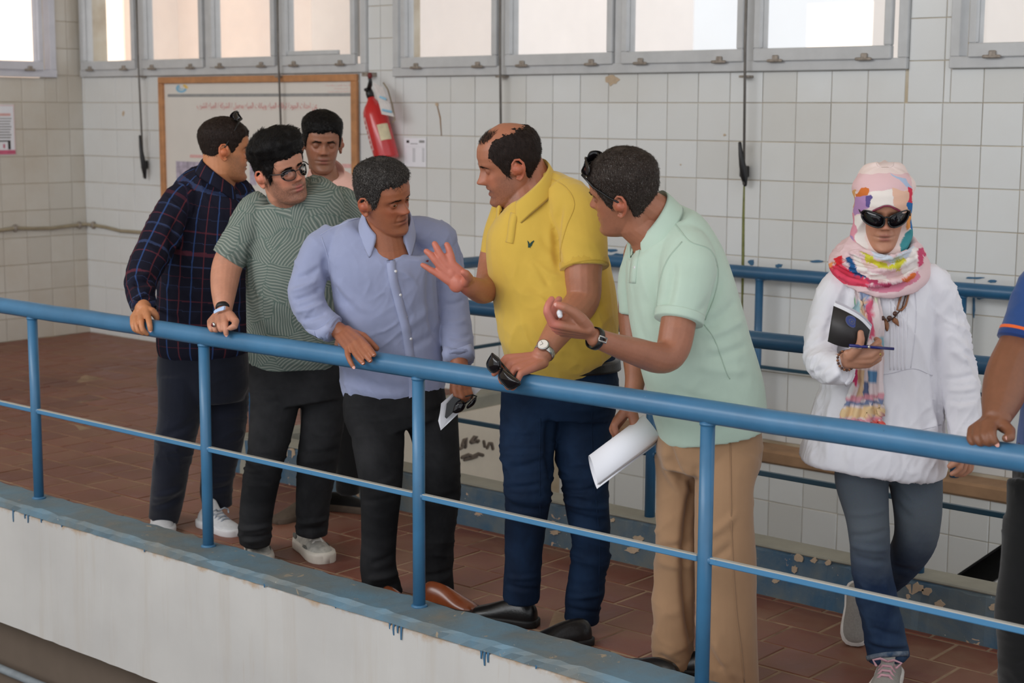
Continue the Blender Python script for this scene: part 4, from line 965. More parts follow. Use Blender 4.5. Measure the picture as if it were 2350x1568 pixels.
        mix(.85*frn*ss(.0185, .013, ax_)*np.maximum(G(x, z, 0, -.0545, .016, .0036), G(x, z, 0, -.0665-lp, .014, .0046)), lips)
        mix(.75*frn*G(x, z, 0, -.0602-lp*.5, .017, .0013+lp*.5), (60, 30, 26))
        mix(.7*frn*G(ax_, z, .0075, -.034, .0035, .0022), (60, 34, 28))
        if scalp: mix(scalp[0](x, y, z), scalp[1])
        return C
def hairline(front=.060, temple=.050, burn=-.018, ear=.014, nape=-.058, soft=.012):
    K = [0, 28, 46, 60, 72, 80, 88, 100, 110, 124, 180]; V = [front, front+.002, temple, temple-.020, burn+.014, burn, ear, ear+.002, -.018, nape+.006, nape]
    g = np.arange(0, 181); v = np.interp(g, K, V); k = np.exp(-np.linspace(-2, 2, 13)**2); v = np.convolve(np.pad(v, 6, 'edge'), k/k.sum(), 'valid'); gr = np.radians(g)
    def f(x, y, z, th):
        P3 = np.stack([x, y, z], -1).reshape(-1, 3); nn = (vnoise(P3*70, 5)*.006+vnoise(P3*190, 6)*.005).reshape(z.shape)
        return ss(-soft, soft, z-np.interp(np.abs(th), gr, v)+nn)
    return f
def brows(s, mat, th=.0022, tilt=.12, w_=.0034):
    def mk(x, y, z, t):
        ax_ = np.abs(x); zc = .0200+tilt*(ax_-.03)-.75*np.clip(ax_-.034, 0, 1); ww = w_*(1-.45*ss(.030, .050, ax_)); return np.exp(-((z-zc)/ww)**2)*ss(.008, .014, ax_)*ss(.052, .042, ax_)*(y > .02)*1.3
    s.shell('eyebrows', mat, lambda x, y, z, t: ss(.2, .7, mk(x, y, z, t)), th*.25, .0006, 300, 3, floor=.0012, strands=300, slen=.0055, lift=.12, comb=lambda B: np.stack([np.sign(B[:, 0])*1.0, 0*B[:, 0], .25+0*B[:, 0]], 1), sw=.0005)

# ---- hands: every finger its own bent chain, fused with palm and arm ----
def hand_soup(mb, wrist, knuckles, fingers, thumb, k=1.0, rw=.021):
    """wrist point, knuckle points index..little, finger chains (points after the knuckle), thumb chain (base, joint.., tip)"""
    W = Vector(wrist); kn = [Vector(q) for q in knuckles]; rk = [.0112, .0115, .0108, .0095]
    across = (kn[0]-kn[-1]).normalized()
    for i, q in enumerate(kn):
        a = W+across*(.011*(1.5-i)*k); mb.tube([a, a.lerp(q, .5), q], [rw*.62*k, .0128*k, rk[i]*k], 12, rounded=True)
        if i < 3: mb.tube([a.lerp(q, .35), kn[i].lerp(kn[i+1], .5)*.85+W*.15], [.012*k, .0098*k], 10, rounded=True)
    for i, ch in enumerate(fingers):
        pts = [kn[i]]+[Vector(q) for q in ch]; n = len(pts)
        R_ = [rk[i]*k*(.98-.24*j/(n-1)) for j in range(n)]
        rows = catmull([(*p, r) for p, r in zip(pts, R_)], 3); mb.tube([Vector(r[:3]) for r in rows], [r[3] for r in rows], 10, rounded=True)
        for j in range(1, n-1): mb.ball(pts[j], R_[j]*1.06, 10, 8)
    t = [Vector(q) for q in thumb]; n = len(t); R_ = [.0145*k, .0122*k, .0112*k, .0092*k][-n:] if n <= 4 else [.012*k]*n
    mb.tube([W.lerp(t[0], .35)]+t, [.016*k]+R_, 12, rounded=True)
    return [ch[-1] for ch in fingers]+[thumb[-1]]
def nails(person, pts, mat=None, k=1.0):
    for tip, prev in pts:
        tip = Vector(tip); d = (tip-Vector(prev)).normalized(); view = (CAM-tip).normalized(); n = (view-d*view.dot(d)).normalized(); s_ = d.cross(n); m = MB(); R_ = .0072*k
        c = tip+n*R_*.72+d*.002; vs = []
        for a in range(10):
            t = 2*math.pi*a/10; vs.append(c+d*(.0058*k*math.cos(t))+s_*(.0046*k*math.sin(t))+n*(.0012*(1-abs(math.sin(t)))))
        m.add(vs+[c+n*.0016], [(a, (a+1) % 10, 10) for a in range(10)]); m.build('fingernail', M['nail'], person.e, True)

# ---- shoes -------------------------------------------------------
def shoe(person, heel, toe, wid, mat, sole_mat, h=.085, sole_h=.028, lace=None, tongue=None, name='shoe', pitch=0.0, chunky=False, accents=()):
    heel, toe = Vector(heel), Vector(toe)
    if sole_h > 0 and heel.z < .02: heel.y = max(heel.y, 3.72); toe.y = max(toe.y, 3.70); toe = heel+(toe-heel).normalized()*max(.24, min(.29, (toe-heel).length)); toe.y = max(toe.y, 3.70); toe.z = heel.z
    f = (toe-heel); Ln = f.length; f.normalize(); up = Vector((0, 0, 1)); s_ = f.cross(up).normalized(); up = s_.cross(f)
    tt = [0, .04, .12, .25, .40, .55, .70, .82, .92, .98, 1.0]; ww = [.35, .62, .80, .82, .80, .90, 1.0, 1.0, .84, .55, .22]; hh = [.62, .85, 1.0, 1.0, .97, .82, .66, .56, .47, .36, .18]
    rings = []
    for t, a, b_ in zip(tt, ww, hh):
        c = heel+f*(t*Ln); ring = []
        for k in range(20):
            q = 2*math.pi*k/20; x = math.cos(q)*wid*a; y = math.sin(q); z = sole_h*.7+(h*b_-sole_h*.7)*max(0, y)**.75 if y > 0 else sole_h*.7+y*.01
            ring.append(c+s_*(x*(1-.25*max(0, y)**2))+up*z)
        rings.append(ring)
    m = MB(); m.loft(rings); sh = m.build(name, mat, person.e, True)
    for md in (sh.modifiers.new('s', 'SUBSURF'),): md.levels = 1; md.render_levels = 1
    rings = []
    for t, a in zip(tt, ww):
        t2 = -.02+1.045*t; c = heel+f*(t2*Ln); w2 = wid*a*1.07+.002; ring = [c+s_*(w2*q[0])+up*q[1] for q in ((-1, .004), (-.96, 0), (.96, 0), (1, .004), (1.02, sole_h*.75), (.97, sole_h), (-.97, sole_h), (-1.02, sole_h*.75))]; rings.append(ring)
    m = MB(); m.loft(rings); m.build('sole', sole_mat, sh, True)
    if lace is not None:
        for i in range(4):
            t = .46+i*.075; c = heel+f*(t*Ln); hz = np.interp(t, tt, hh)*h; m = MB(); m.tube([c+s_*(-wid*.5)+up*(hz*.80), c+s_*(-wid*.25)+up*(hz+.003), c+s_*(wid*.25)+up*(hz+.003), c+s_*(wid*.5)+up*(hz*.80)], .0042, 8, rounded=True); m.build('lace', lace, sh, True)
        for sg in (-1, 1):
            c = heel+f*(.47*Ln)+up*(h*.95); m = MB(); m.tube([c, c+s_*(sg*.02)+f*.02+up*.014, c+s_*(sg*.042)+f*.012+up*.004, c+s_*(sg*.030)+f*.034-up*.004], .0036, 8, rounded=True); m.build('lace_loop', lace, sh, True)
    if tongue is not None:
        c = heel+f*(.36*Ln); m = MB(); m.tube([c+f*.05+up*(h*.8), c+f*.012+up*(h*1.05), c-f*.004+up*(h*1.30)], [wid*.42, wid*.46, wid*.42], 14, flat=.16, up=tuple(f), rounded=True); m.build('tongue', tongue, sh, True)
    for (t, yy, a, mt) in accents:
        # small side panels on both flanks
        for sg in (-1, 1):
            c = heel+f*(t*Ln); b_ = np.interp(t, tt, ww); m = MB(); m.ball((0, 0, 0), (a, .004, a*.55), 12, 8)
            R_ = Matrix((f, s_, up)).transposed().to_4x4(); R_.translation = c+s_*(sg*wid*b_*.97)+up*(h*yy); m.xf(R_); m.build('panel', mt, sh, True)
    return sh

# ---- materials for people ---------------------------------------
def mat_vcol(name, rough=0.5, sss=0.0, spec=0.4, nb=0.0):
    m, nt, b = new_mat(name); a = N(nt, 'ShaderNodeVertexColor'); a.layer_name = 'Col'; L(nt, a, 'Color', b, 'Base Color'); b.inputs['Roughness'].default_value = rough; b.inputs['Specular IOR Level'].default_value = spec
    if sss: b.inputs['Subsurface Weight'].default_value = sss; b.inputs['Subsurface Radius'].default_value = (1, .35, .2); b.inputs['Subsurface Scale'].default_value = .006
    if nb: bump(nt, b, noise(nt, coords(nt), 420, 3), 'Fac', nb, .0015)
    return m
M['skin'] = mat_vcol('skin', 0.42, 0.12, 0.42, 0.25); M['eye'] = mat_vcol('eyeball', 0.12, 0, 0.5)
M['nail'] = plain('fingernail', srgb(222, 164, 150), 0.3, var=0.05)
def mat_hair(name, col, grey=0.0, sc=(90, 90, 18), rough=0.5):
    m, nt, b = new_mat(name); mp = coords(nt, sc); n = noise(nt, mp, 3.2, 5, .65, .8); col = tuple(x*.55 for x in col[:3])+(1,); lo = tuple(x*.4 for x in col[:3])+(1,); hi = tuple(min(1, x*2.0) for x in col[:3])+(1,)
    r = ramp(nt, n, 'Fac', [(.3, lo), (.55, col), (.8, hi)]); out = (r, 'Color')
    if grey:
        n2 = noise(nt, mp, 6, 3, .6, .5); g = ramp(nt, n2, 'Fac', [(.62-grey*.25, (0, 0, 0)), (.75-grey*.2, (.75, .75, .75))]); out = mixc(nt, (g, 'Color'), out, srgb(150, 146, 142))
    setc(nt, b, out); b.inputs['Roughness'].default_value = rough; b.inputs['Specular IOR Level'].default_value = .18; bump(nt, b, n, 'Fac', .7, .004); return m
M['hair_black'] = mat_hair('black_hair', srgb(24, 20, 20)); M['hair_dark'] = mat_hair('dark_brown_hair', srgb(56, 41, 35)); M['hair_salt'] = mat_hair('greying_dark_hair', srgb(56, 50, 48), .36); M['hair_grey'] = mat_hair('short_greying_hair', srgb(70, 57, 50), .16)
M['brow'] = mat_hair('eyebrow_hair', srgb(70, 52, 43), sc=(200, 60, 200))
def mat_cloth(name, col, rough=.85, var=.10, weave=900, sheen=.25, vs=7, wv=.25):
    m, nt, b = new_mat(name); mp = coords(nt); n = noise(nt, mp, vs, 5, .6); lo = tuple(x*(1-var) for x in col[:3])+(1,); hi = tuple(min(1, x*(1+var)) for x in col[:3])+(1,)
    r = ramp(nt, n, 'Fac', [(.3, lo), (.7, hi)]); L(nt, r, 'Color', b, 'Base Color'); b.inputs['Roughness'].default_value = rough; b.inputs['Specular IOR Level'].default_value = .2
    b.inputs['Sheen Weight'].default_value = sheen; b.inputs['Sheen Roughness'].default_value = .5; n2 = noise(nt, mp, weave, 2); bump(nt, b, n2, 'Fac', wv, .0012); return m
def mat_denim(name, dark, light, fade=.5, sc=3.0, worn=None):
    m, nt, b = new_mat(name); mp = coords(nt); n = noise(nt, mp, sc, 6, .62, .3); r = ramp(nt, n, 'Fac', [(.42-.1*fade, dark), (.75, light)])
    if worn is not None:
        # rubbed thighs and knees of worn-out jeans
        sz = N(nt, 'ShaderNodeSeparateXYZ'); L(nt, mp, 0, sz, 0); ad = N(nt, 'ShaderNodeMath', operation='MULTIPLY_ADD'); L(nt, n, 'Fac', ad, 0); ad.inputs[1].default_value = .35; L(nt, sz, 'Z', ad, 2); w_ = ramp(nt, ad, 0, [(.45, (0, 0, 0)), (.68, (.6, .6, .6)), (.85, (.5, .5, .5)), (1.0, (.2, .2, .2))]); q_ = mixc(nt, (w_, 'Color'), (r, 'Color'), worn); r = q_[0]
    n2 = noise(nt, coords(nt, (260, 260, 60)), 3, 3); c = mixc(nt, .25, (r, 'Color' if worn is None else 2), (n2, 'Color'), 'SOFT_LIGHT'); setc(nt, b, c); b.inputs['Roughness'].default_value = .85; b.inputs['Specular IOR Level'].default_value = .2; bump(nt, b, n2, 'Fac', .25, .001); return m
M['black_plastic'] = plain('black_glossy_plastic', srgb(16, 16, 18), .18, var=.1); M['lens_dark'] = plain('dark_sunglass_lens', srgb(20, 16, 20), .06, var=.1)
M['steel'] = plain('brushed_steel', srgb(196, 192, 186), .25, metal=.9, var=.1, vscale=80); M['dial'] = plain('cream_watch_dial', srgb(232, 224, 214), .3, var=.03); M['leather_black'] = plain('black_leather', srgb(22, 21, 22), .35, var=.2, vscale=60, bmp=.3, bscale=300)
M['white_btn'] = plain('white_button', srgb(226, 226, 230), .3, var=.03); M['stitch'] = plain('pale_stitching', srgb(170, 168, 160), .8)
def mat_lens_clear():
    m, nt, b = new_mat('clear_spectacle_lens'); nt.nodes.remove(b); out = nt.nodes['Material Output']; tr = N(nt, 'ShaderNodeBsdfTransparent'); gl = N(nt, 'ShaderNodeBsdfGlossy'); gl.inputs['Roughness'].default_value = .03
    fr = N(nt, 'ShaderNodeFresnel'); fr.inputs[0].default_value = 1.45; mx = N(nt, 'ShaderNodeMixShader'); L(nt, fr, 0, mx, 0); L(nt, tr, 0, mx, 1); L(nt, gl, 0, mx, 2); L(nt, mx, 0, out, 0); return m
M['lens_clear'] = mat_lens_clear()
def body_finish(P_, H, head_mb, limb_mb, tone, hv=.0023, lv=.0033, colors=None, **kw):
    """one skin mesh: head and neck fused, arms, hands and core fused"""
    ms = []; cs = []
    if head_mb is not None:
        me = remesh(head_mb, hv, 2); cs.append(H.skin_col(me, tone, **kw)); ms.append(me)
    me = remesh(limb_mb, lv, 3); A = getco(me); C = np.tile(np.array(srgb(*tone)[:3]), (len(A), 1)); C = C*(1+vnoise(A*40, 3)*.07+vnoise(A*160, 6)*.05)[:, None]
    if colors: colors(A, C)
    cs.append(C); ms.append(me)
    J_ = join_meshes(ms); col_attr(J_, np.concatenate(cs)); return P_.finish('body', J_, M['skin'])
def spectacles(H, mat_frame, lens_mat, w_=.024, h_=.021, y=.098, z=.002, cx=.033, rim=.0016, name='spectacles', shape=2.2, temple=True, M4=None, brow_line=False, open_t=1.0, lens_thick=.0012, tilt=0.0):
    Mx = H.M @ (M4 if M4 is not None else Matrix.Identity(4)); e = None; root = None
    def put(nm, m, mt, par): m.xf(Mx); return m.build(nm, mt, par, True)
    loops = []
    for sg in (-1, 1):
        pts = []
        for k in range(33):
            a = 2*math.pi*k/32; c_, s_ = math.cos(a), math.sin(a); px_ = sg*cx+w_*math.copysign(abs(c_)**(2/shape), c_); pz = z+h_*math.copysign(abs(s_)**(2/shape), s_)*(1.0 if s_ < 0 else .85)
            pz += tilt*(abs(px_)-cx); pts.append(Vector((px_, y-.9*max(0, abs(px_)-.02)**1.5*4, pz)))
        m = MB(); m.tube(pts, [rim*(1.9 if brow_line and p.z > z+.006 else 1.0) for p in pts], 8)
        if root is None: root = put(name, m, mat_frame, H.e)
        else: put('rim', m, mat_frame, root)
        m = MB(); c = Vector((sg*cx, y-.002, z)); front = [p-Vector((0, .0005, 0)) for p in pts[:-1]]; back = [p-Vector((0, .0005+lens_thick, 0)) for p in pts[:-1]]
        m.add(front+back+[sum(front, Vector())/32+Vector((0, .0015, 0)), sum(back, Vector())/32], [(k, (k+1) % 32, 64) for k in range(32)]+[((k+1) % 32+32, k+32, 65) for k in range(32)]+[(k, k+32, (k+1) % 32+32, (k+1) % 32) for k in range(32)]); put('lens', m, lens_mat, root)
        if temple:
            m = MB(); xo = sg*(cx+w_); m.tube([(xo, y-.008, z+h_*.45), (sg*.074, .055, z+.010), (sg*.0775, .0, z+.012), (sg*.078, -.022, z+.004), (sg*.077, -.034, z-.018)], [.0022, .002, .0018, .0018, .0016], 8, rounded=True); put('temple_arm', m, mat_frame, root)
    m = MB(); m.tube([(-cx+w_*.9, y-.001, z+h_*.25), (0, y+.004, z+h_*.42), (cx-w_*.9, y-.001, z+h_*.25)], rim*1.1, 8); put('bridge', m, mat_frame, root)
    return root
def watch(P_, c, axis, face_dir, r, strap, case_r=.019, dial=None, case=None, square=False, buckle=None):
    c, ax_, fd = Vector(c), Vector(axis).normalized(), Vector(face_dir); fd = (fd-ax_*fd.dot(ax_)).normalized(); sd = ax_.cross(fd); m = MB(); n = 40; rings = []
    for k in range(n+1):
        a = 2*math.pi*k/n; d = fd*math.cos(a)+sd*math.sin(a); q = c+d*r; rings.append([q-ax_*.009, q+d*.002-ax_*.009, q+d*.003, q+d*.002+ax_*.009, q+ax_*.009])
    m.loft(rings, False); w_ = m.build('watch_strap', strap, P_.e, True)
    if case is not None:
        q = c+fd*(r+.001); m = MB(); m.tube([q, q+fd*.009], [case_r, case_r*.96], 28, up=tuple(ax_)); m.build('watch_case', case, w_, True)
        m = MB(); m.tube([q+fd*.0088, q+fd*.0098], case_r*.82, 28, up=tuple(ax_)); m.build('watch_dial', dial, w_, False)
        for an, ln in ((.6, .010), (2.2, .013)):
            m = MB(); m.tube([q+fd*.0102, q+fd*.0102+(ax_*math.cos(an)+sd*math.sin(an))*ln], .0006, 6); m.build('watch_hand', M['rod'], w_)
    if buckle is not None:
        q = c+fd*(r+.004); m = MB(); m.tube([q-ax_*.013+sd*.006, q+ax_*.013+sd*.006, q+ax_*.013-sd*.006, q-ax_*.013-sd*.006, q-ax_*.013+sd*.006], .0028, 8); m.build('watch_buckle', buckle, w_, True)
    return w_
def collar(P_, C, up, fwd, r_in, r_out, h_stand, fall, mat, gap=28, point=.05, name='collar', width=1.0, spread=0.0, thick=.0022, lift=0.0):
    """folded shirt collar round the neck point C; fwd = chest direction"""
    up, fwd = Vector(up).normalized(), Vector(fwd); fwd = (fwd-up*fwd.dot(up)).normalized(); sd = fwd.cross(up); n = 48; rings = []
    for i in range(n+1):
        t = -1+2*i/n; a = math.radians(gap+(180-gap)*(1-abs(t)))*(1 if t > 0 else -1); d = fwd*math.cos(a)+sd*(math.sin(a)*width); e_ = abs(t)**3; fr = abs(t)**6
        drop = -.022*math.cos(a)  # neckline dips to the front
        top = C+d*r_in+up*(h_stand*(1-.35*e_)+drop+lift*(1-abs(t))); fold = C+d*(r_in+.006)+up*(h_stand*(1-.35*e_)+.003+drop+lift*(1-abs(t))); L_ = fall+point*fr
        out = C+d*(r_out+.01*e_)+up*(h_stand*(1-.35*e_)-L_+drop)+fwd*(point*.35*fr)+sd*(spread*fr*(1 if t > 0 else -1)); base = C+d*(r_in+.003)+up*(-.02+drop)
        rings.append([base, top, fold, out, out-d*thick*1.5-up*.001, fold-d*thick*2-up*thick*1.5])
    m = MB(); m.loft(rings); o = m.build(name, mat, P_.e, True)
    if mat is M.get('plaid'):
        at = o.data.attributes.new('cuv', 'FLOAT_VECTOR', 'POINT'); at.data.foreach_set('vector', [c for i in range(n+1) for k in range(6) for c in (i*.011, (k if k < 4 else 6-k)*.016+.05, 0.0)])
    md = o.modifiers.new('b', 'SUBSURF'); md.levels = 1; md.render_levels = 1; return o
def button(P_, sf, px, py, r=.0055, mat=None, parent=None):
    q, n = sf.hit(px, py, .001); m = MB(); m.tube([q-n*.001, q+n*.0018], [r, r*.9], 14); return m.build('button', mat or M['white_btn'], parent or P_.e, True)
def rail_pt(px, py, dy): return at_y(px, py, FY+dy)

def cloth_uv(me, chains):
    """woven pattern coordinates that run along each sleeve and round the trunk"""
    A = getco(me); best = np.full(len(A), 1e9); U = np.zeros((len(A), 3))
    for ci, (P, R) in enumerate(chains):
        Pn = np.array([tuple(p) for p in P]); acc = 0.0; rm = float(np.mean(R))
        for i in range(len(Pn)-1):
            a, b_ = Pn[i], Pn[i+1]; d = b_-a; l = np.linalg.norm(d)
            if l < 1e-6: continue
            d = d/l; t = np.clip((A-a) @ d, 0, l); q = A-a-t[:, None]*d; dist = np.linalg.norm(q, axis=1)/(R[i]+R[i+1])*2
            sref = np.array(RT)-d*np.dot(np.array(RT), d); sref /= np.linalg.norm(sref); v2 = np.cross(d, sref); ang = np.arctan2(q @ v2, q @ sref)
            m = dist < best; best[m] = dist[m]; U[m, 0] = (ang*rm)[m]; U[m, 1] = (acc+t)[m]; U[m, 2] = ci*.37; acc += l
    at = me.attributes.new('cuv', 'FLOAT_VECTOR', 'POINT'); at.data.foreach_set('vector', U.ravel())
def mat_plaid():
    m, nt, b = new_mat('navy_plaid_cotton'); at = N(nt, 'ShaderNodeAttribute'); at.attribute_name = 'cuv'; sp = N(nt, 'ShaderNodeSeparateXYZ'); L(nt, at, 'Vector', sp, 0)
    def lines(axis, period, phase, stops):
        mu = N(nt, 'ShaderNodeMath', operation='MULTIPLY_ADD'); L(nt, sp, axis, mu, 0); mu.inputs[1].default_value = 1/period; mu.inputs[2].default_value = phase; fr = N(nt, 'ShaderNodeMath', operation='FRACT'); L(nt, mu, 0, fr, 0); return ramp(nt, fr, 0, stops)
    k = (0, 0, 0); o = (1, 1, 1); g = (.45, .45, .45)
    base = srgb(26, 26, 40); c = (None, None); 
    vb = lines(0, .100, .2, [(0, k), (.21, k), (.24, o), (.26, o), (.29, k), (1, k)]); vr = lines(0, .100, .2, [(0, k), (.71, k), (.737, o), (.753, o), (.78, k), (1, k)])
    hb = lines(1, .092, .1, [(0, k), (.22, k), (.25, g), (.28, g), (.31, k), (1, k)]); hr = lines(1, .092, .1, [(0, k), (.72, k), (.75, g), (.78, g), (.81, k), (1, k)])
    c = mixc(nt, (hr, 'Color'), base, srgb(116, 54, 66)); c = mixc(nt, (hb, 'Color'), c, srgb(70, 86, 128)); c = mixc(nt, (vr, 'Color'), c, srgb(98, 46, 54)); c = mixc(nt, (vb, 'Color'), c, srgb(50, 74, 122)); setc(nt, b, c)
    b.inputs['Roughness'].default_value = .85; b.inputs['Specular IOR Level'].default_value = .15; bump(nt, b, noise(nt, coords(nt), 700, 2), 'Fac', .2, .001); return m
def mat_leaf_print():
    m, nt, b = new_mat('sage_leaf_print_jersey'); mp = coords(nt, (1, 1, 1)); wn = noise(nt, mp, 5, 2); wm = N(nt, 'ShaderNodeVectorMath', operation='MULTIPLY_ADD'); L(nt, wn, 'Color', wm, 0); wm.inputs[1].default_value = (.08, .08, .08); L(nt, mp, 0, wm, 2)
    vo = N(nt, 'ShaderNodeTexVoronoi'); vo.inputs['Scale'].default_value = 10; L(nt, wm, 0, vo, 'Vector'); sp = N(nt, 'ShaderNodeSeparateColor'); L(nt, vo, 'Color', sp, 0)
    an = N(nt, 'ShaderNodeMath', operation='MULTIPLY'); L(nt, sp, 0, an, 0); an.inputs[1].default_value = 6.283; vr = N(nt, 'ShaderNodeVectorRotate'); vr.rotation_type = 'AXIS_ANGLE'; vr.inputs['Axis'].default_value = tuple(FH); L(nt, wm, 0, vr, 'Vector'); L(nt, an, 0, vr, 'Angle')
    wv = N(nt, 'ShaderNodeTexWave'); wv.wave_type = 'BANDS'; wv.bands_direction = 'Z'; wv.inputs['Scale'].default_value = 30; wv.inputs['Distortion'].default_value = 2.2; wv.inputs['Detail'].default_value = 1.5; wv.inputs['Detail Scale'].default_value = .4; L(nt, vr, 0, wv, 'Vector')
    r = ramp(nt, wv, 'Fac', [(.02, srgb(82, 100, 94)), (.25, srgb(112, 121, 114)), (.78, srgb(119, 127, 119)), (.93, srgb(160, 165, 155))])
    r2 = ramp(nt, sp, 1, [(0, srgb(106, 117, 110)), (1, srgb(130, 136, 127))]); c = mixc(nt, .25, (r, 'Color'), (r2, 'Color'))
    ve = N(nt, 'ShaderNodeTexVoronoi'); ve.feature = 'DISTANCE_TO_EDGE'; ve.inputs['Scale'].default_value = 10; L(nt, wm, 0, ve, 'Vector'); ed = ramp(nt, ve, 'Distance', [(.0, (.35, .35, .35)), (.03, (0, 0, 0))]); c = mixc(nt, (ed, 'Color'), c, srgb(70, 100, 92)); setc(nt, b, c)
    b.inputs['Roughness'].default_value = .9; b.inputs['Specular IOR Level'].default_value = .15; return m
def mat_hijab(name='painted_chiffon', sc=15, seed=(0, 0, 0)):
    m, nt, b = new_mat(name); mp = coords(nt, (1, 1, .75), rot=seed); wn = noise(nt, mp, 9, 3); wm = N(nt, 'ShaderNodeVectorMath', operation='MULTIPLY_ADD'); L(nt, wn, 'Color', wm, 0); wm.inputs[1].default_value = (.06, .06, .06); L(nt, mp, 0, wm, 2)
    vo = N(nt, 'ShaderNodeTexVoronoi'); vo.inputs['Scale'].default_value = sc; L(nt, wm, 0, vo, 'Vector'); sp = N(nt, 'ShaderNodeSeparateColor'); L(nt, vo, 'Color', sp, 0)
    pal = [srgb(232, 222, 216), srgb(222, 172, 176), srgb(236, 228, 222), srgb(214, 66, 88), srgb(230, 190, 164), srgb(226, 140, 160), srgb(232, 224, 220), srgb(172, 140, 190), srgb(226, 212, 206), srgb(52, 116, 168), srgb(88, 168, 170), srgb(234, 226, 220), srgb(206, 196, 70), srgb(222, 156, 168), srgb(212, 116, 60)]
    r = ramp(nt, sp, 0, [(i/len(pal), c) for i, c in enumerate(pal)], 'CONSTANT'); L(nt, r, 'Color', b, 'Base Color'); b.inputs['Roughness'].default_value = .7; b.inputs['Sheen Weight'].default_value = .2; bump(nt, b, noise(nt, mp, 300, 2), 'Fac', .12, .001); return m
M['plaid'] = mat_plaid(); M['leaf'] = mat_leaf_print(); M['hijab'] = mat_hijab()
# ------------------------------------------------------------------ man in the yellow polo shirt
def man_yellow():
    P_ = Person((-3.19, 3.97), 'heavy balding man in a yellow polo shirt and blue jeans, talking with one palm raised'); tone = (168, 110, 84)
    H = Head(P_, 1168, 375.7, -84, 17, -8, 1.06, jaw=.18, wide=1.04, cheek=.006, mouth=.006, open=.12, lid=-.12, nose=1.22, droop=.005, brow=.005)
    hm = MB(); H.soup(hm)
    nb = P_.J(1212, 470, .0); hm.tube([H.w((0, -.02, -.02)), H.w((0, -.018, -.075)), nb, P_.J(1222, 520, .02)], [.064, .070, .082, .085], 24, rounded=True)
    hm.ball(H.w((0, .035, -.098)), .040*1.06, 16, 10); hm.tube([H.w((0, -.058, -.03)), P_.J(1236, 448, .0)], [.050, .070], 16, rounded=True)
    lm = MB()
    P_.limb(lm, [(1225, 520, 50, .02), (1270, 640, 60, .0), (1290, 780, 70, .0)], tagc=False)
    # near (left) arm down to the rail
    P_.limb(lm, [(1305, 480, 26, -.08), (1338, 560, 43, -.15), (1338, 630, 43, -.18), (1336, 690, 40, -.20), (1300, 735, 37, -.27), (1266, 782, 29, -.33), (1244, 816, 23, -.365)], tagc=False)
    # far (right) arm, forearm raised
    P_.limb(lm, [(1165, 480, 34, .10), (1135, 580, 33, .10), (1122, 650, 32, .02), (1108, 668, 30, -.10), (1085, 660, 25, -.19), (1066, 650, 21, -.23)], tagc=False)
    Z_ = -.24; q = lambda x, y, d=0: P_.J(x, y, Z_+d)
    hand_soup(lm, q(1064, 649), [q(1038, 606), q(1024, 606), q(1012, 614), q(1003, 628)], [[q(1034.5, 587, .004), q(1030, 572, .008), q(1025.5, 562, .012)], [q(1012, 587, .0), q(1003, 570, .004), q(997.5, 560, .01)], [q(998, 597, 0), q(987, 584, .004), q(978.5, 577, .008)], [q(990, 620.5, 0), q(978, 613, .002), q(970, 608.5, .004)]], [q(1070, 646, -.02), q(1076, 637, -.04), q(1069, 628, -.055), q(1063.5, 625, -.06)], 1.16, .024)
    lm.ball(q(1047, 650, -.004), (.03, .02, .03), 14, 10); lm.ball(q(1030, 628, .002), (.026, .014, .026), 14, 10)
    r = rail_pt; W = P_.J(1240, 826, -.37)
    kn = [r(1163, 822, -.015), r(1170, 834, -.024), r(1181, 846, -.032), r(1195, 857, -.040)]
    hand_soup(lm, W, kn, [[r(1148, 838, -.045), r(1139, 852, -.058), r(1134, 858, -.062)], [r(1156, 851, -.05), r(1150, 866, -.062), r(1152, 876, -.06)], [r(1168, 866, -.055), r(1163, 882, -.062), r(1166, 890, -.056)], [r(1188, 873, -.052), r(1181, 886, -.058), r(1176, 892, -.054)]], [P_.J(1226, 838, -.32), r(1207, 850, .0), r(1190, 856, .01), r(1180, 858, .012)], 1.12, .025)
    def pal(A, C):
        x, y = px_of(A); w_ = ss(1082, 1062, x)*(y < 690); 
        C[:] = C*(1-.75*w_[:, None])+np.array(srgb(202, 116, 98)[:3])*.75*w_[:, None]
        w2 = ss(1245, 1225, x)*ss(1120, 1130, x)*(y > 780); C[:] = C*(1-.45*w2[:, None])+np.array(srgb(196, 122, 104)[:3])*.45*w2[:, None]
    body_finish(P_, H, hm, lm, tone, colors=pal, beard=.42, beard_col=(88, 62, 50), lips=(150, 86, 80), cheeks=.3)
    H.eyes((-.25, 1, -.35)); brows(H, M['brow'])
    # fringe of hair round a bald crown
    def mk(x, y, z, t):
        a = np.abs(t); lo = hairline(burn=-.030, ear=.014, nape=-.052)(x, y, z, t); gd = np.arange(0, 181); tv = np.interp(gd, [0, 38, 44, 50, 62, 90, 130, 180], [-.1, -.1, .0, .058, .086, .092, .096, .086]); kk = np.exp(-np.linspace(-2, 2, 11)**2); tv = np.convolve(np.pad(tv, 5, 'edge'), kk/kk.sum(), 'valid'); top = np.interp(a, np.radians(gd), tv)
        n_ = vnoise(np.stack([x, y, z], -1).reshape(-1, 3)*90, 2).reshape(z.shape); n2_ = vnoise(np.stack([x, y, z], -1).reshape(-1, 3)*220, 9).reshape(z.shape); return lo*ss(.012, -.008, z-top+.008*n_+.006*n2_)
    H.shell('hair', M['hair_dark'], mk, .006, .0018, 160, 4, stretch=(1, 1, .4), strands=4200, slen=.014, lift=.2)
    def tuft(x, y, z, t): return ss(.25, .8, np.exp(-((z-.095)/.016)**2)*ss(.15, .5, np.cos(t))*ss(.062, .03, np.abs(x)))
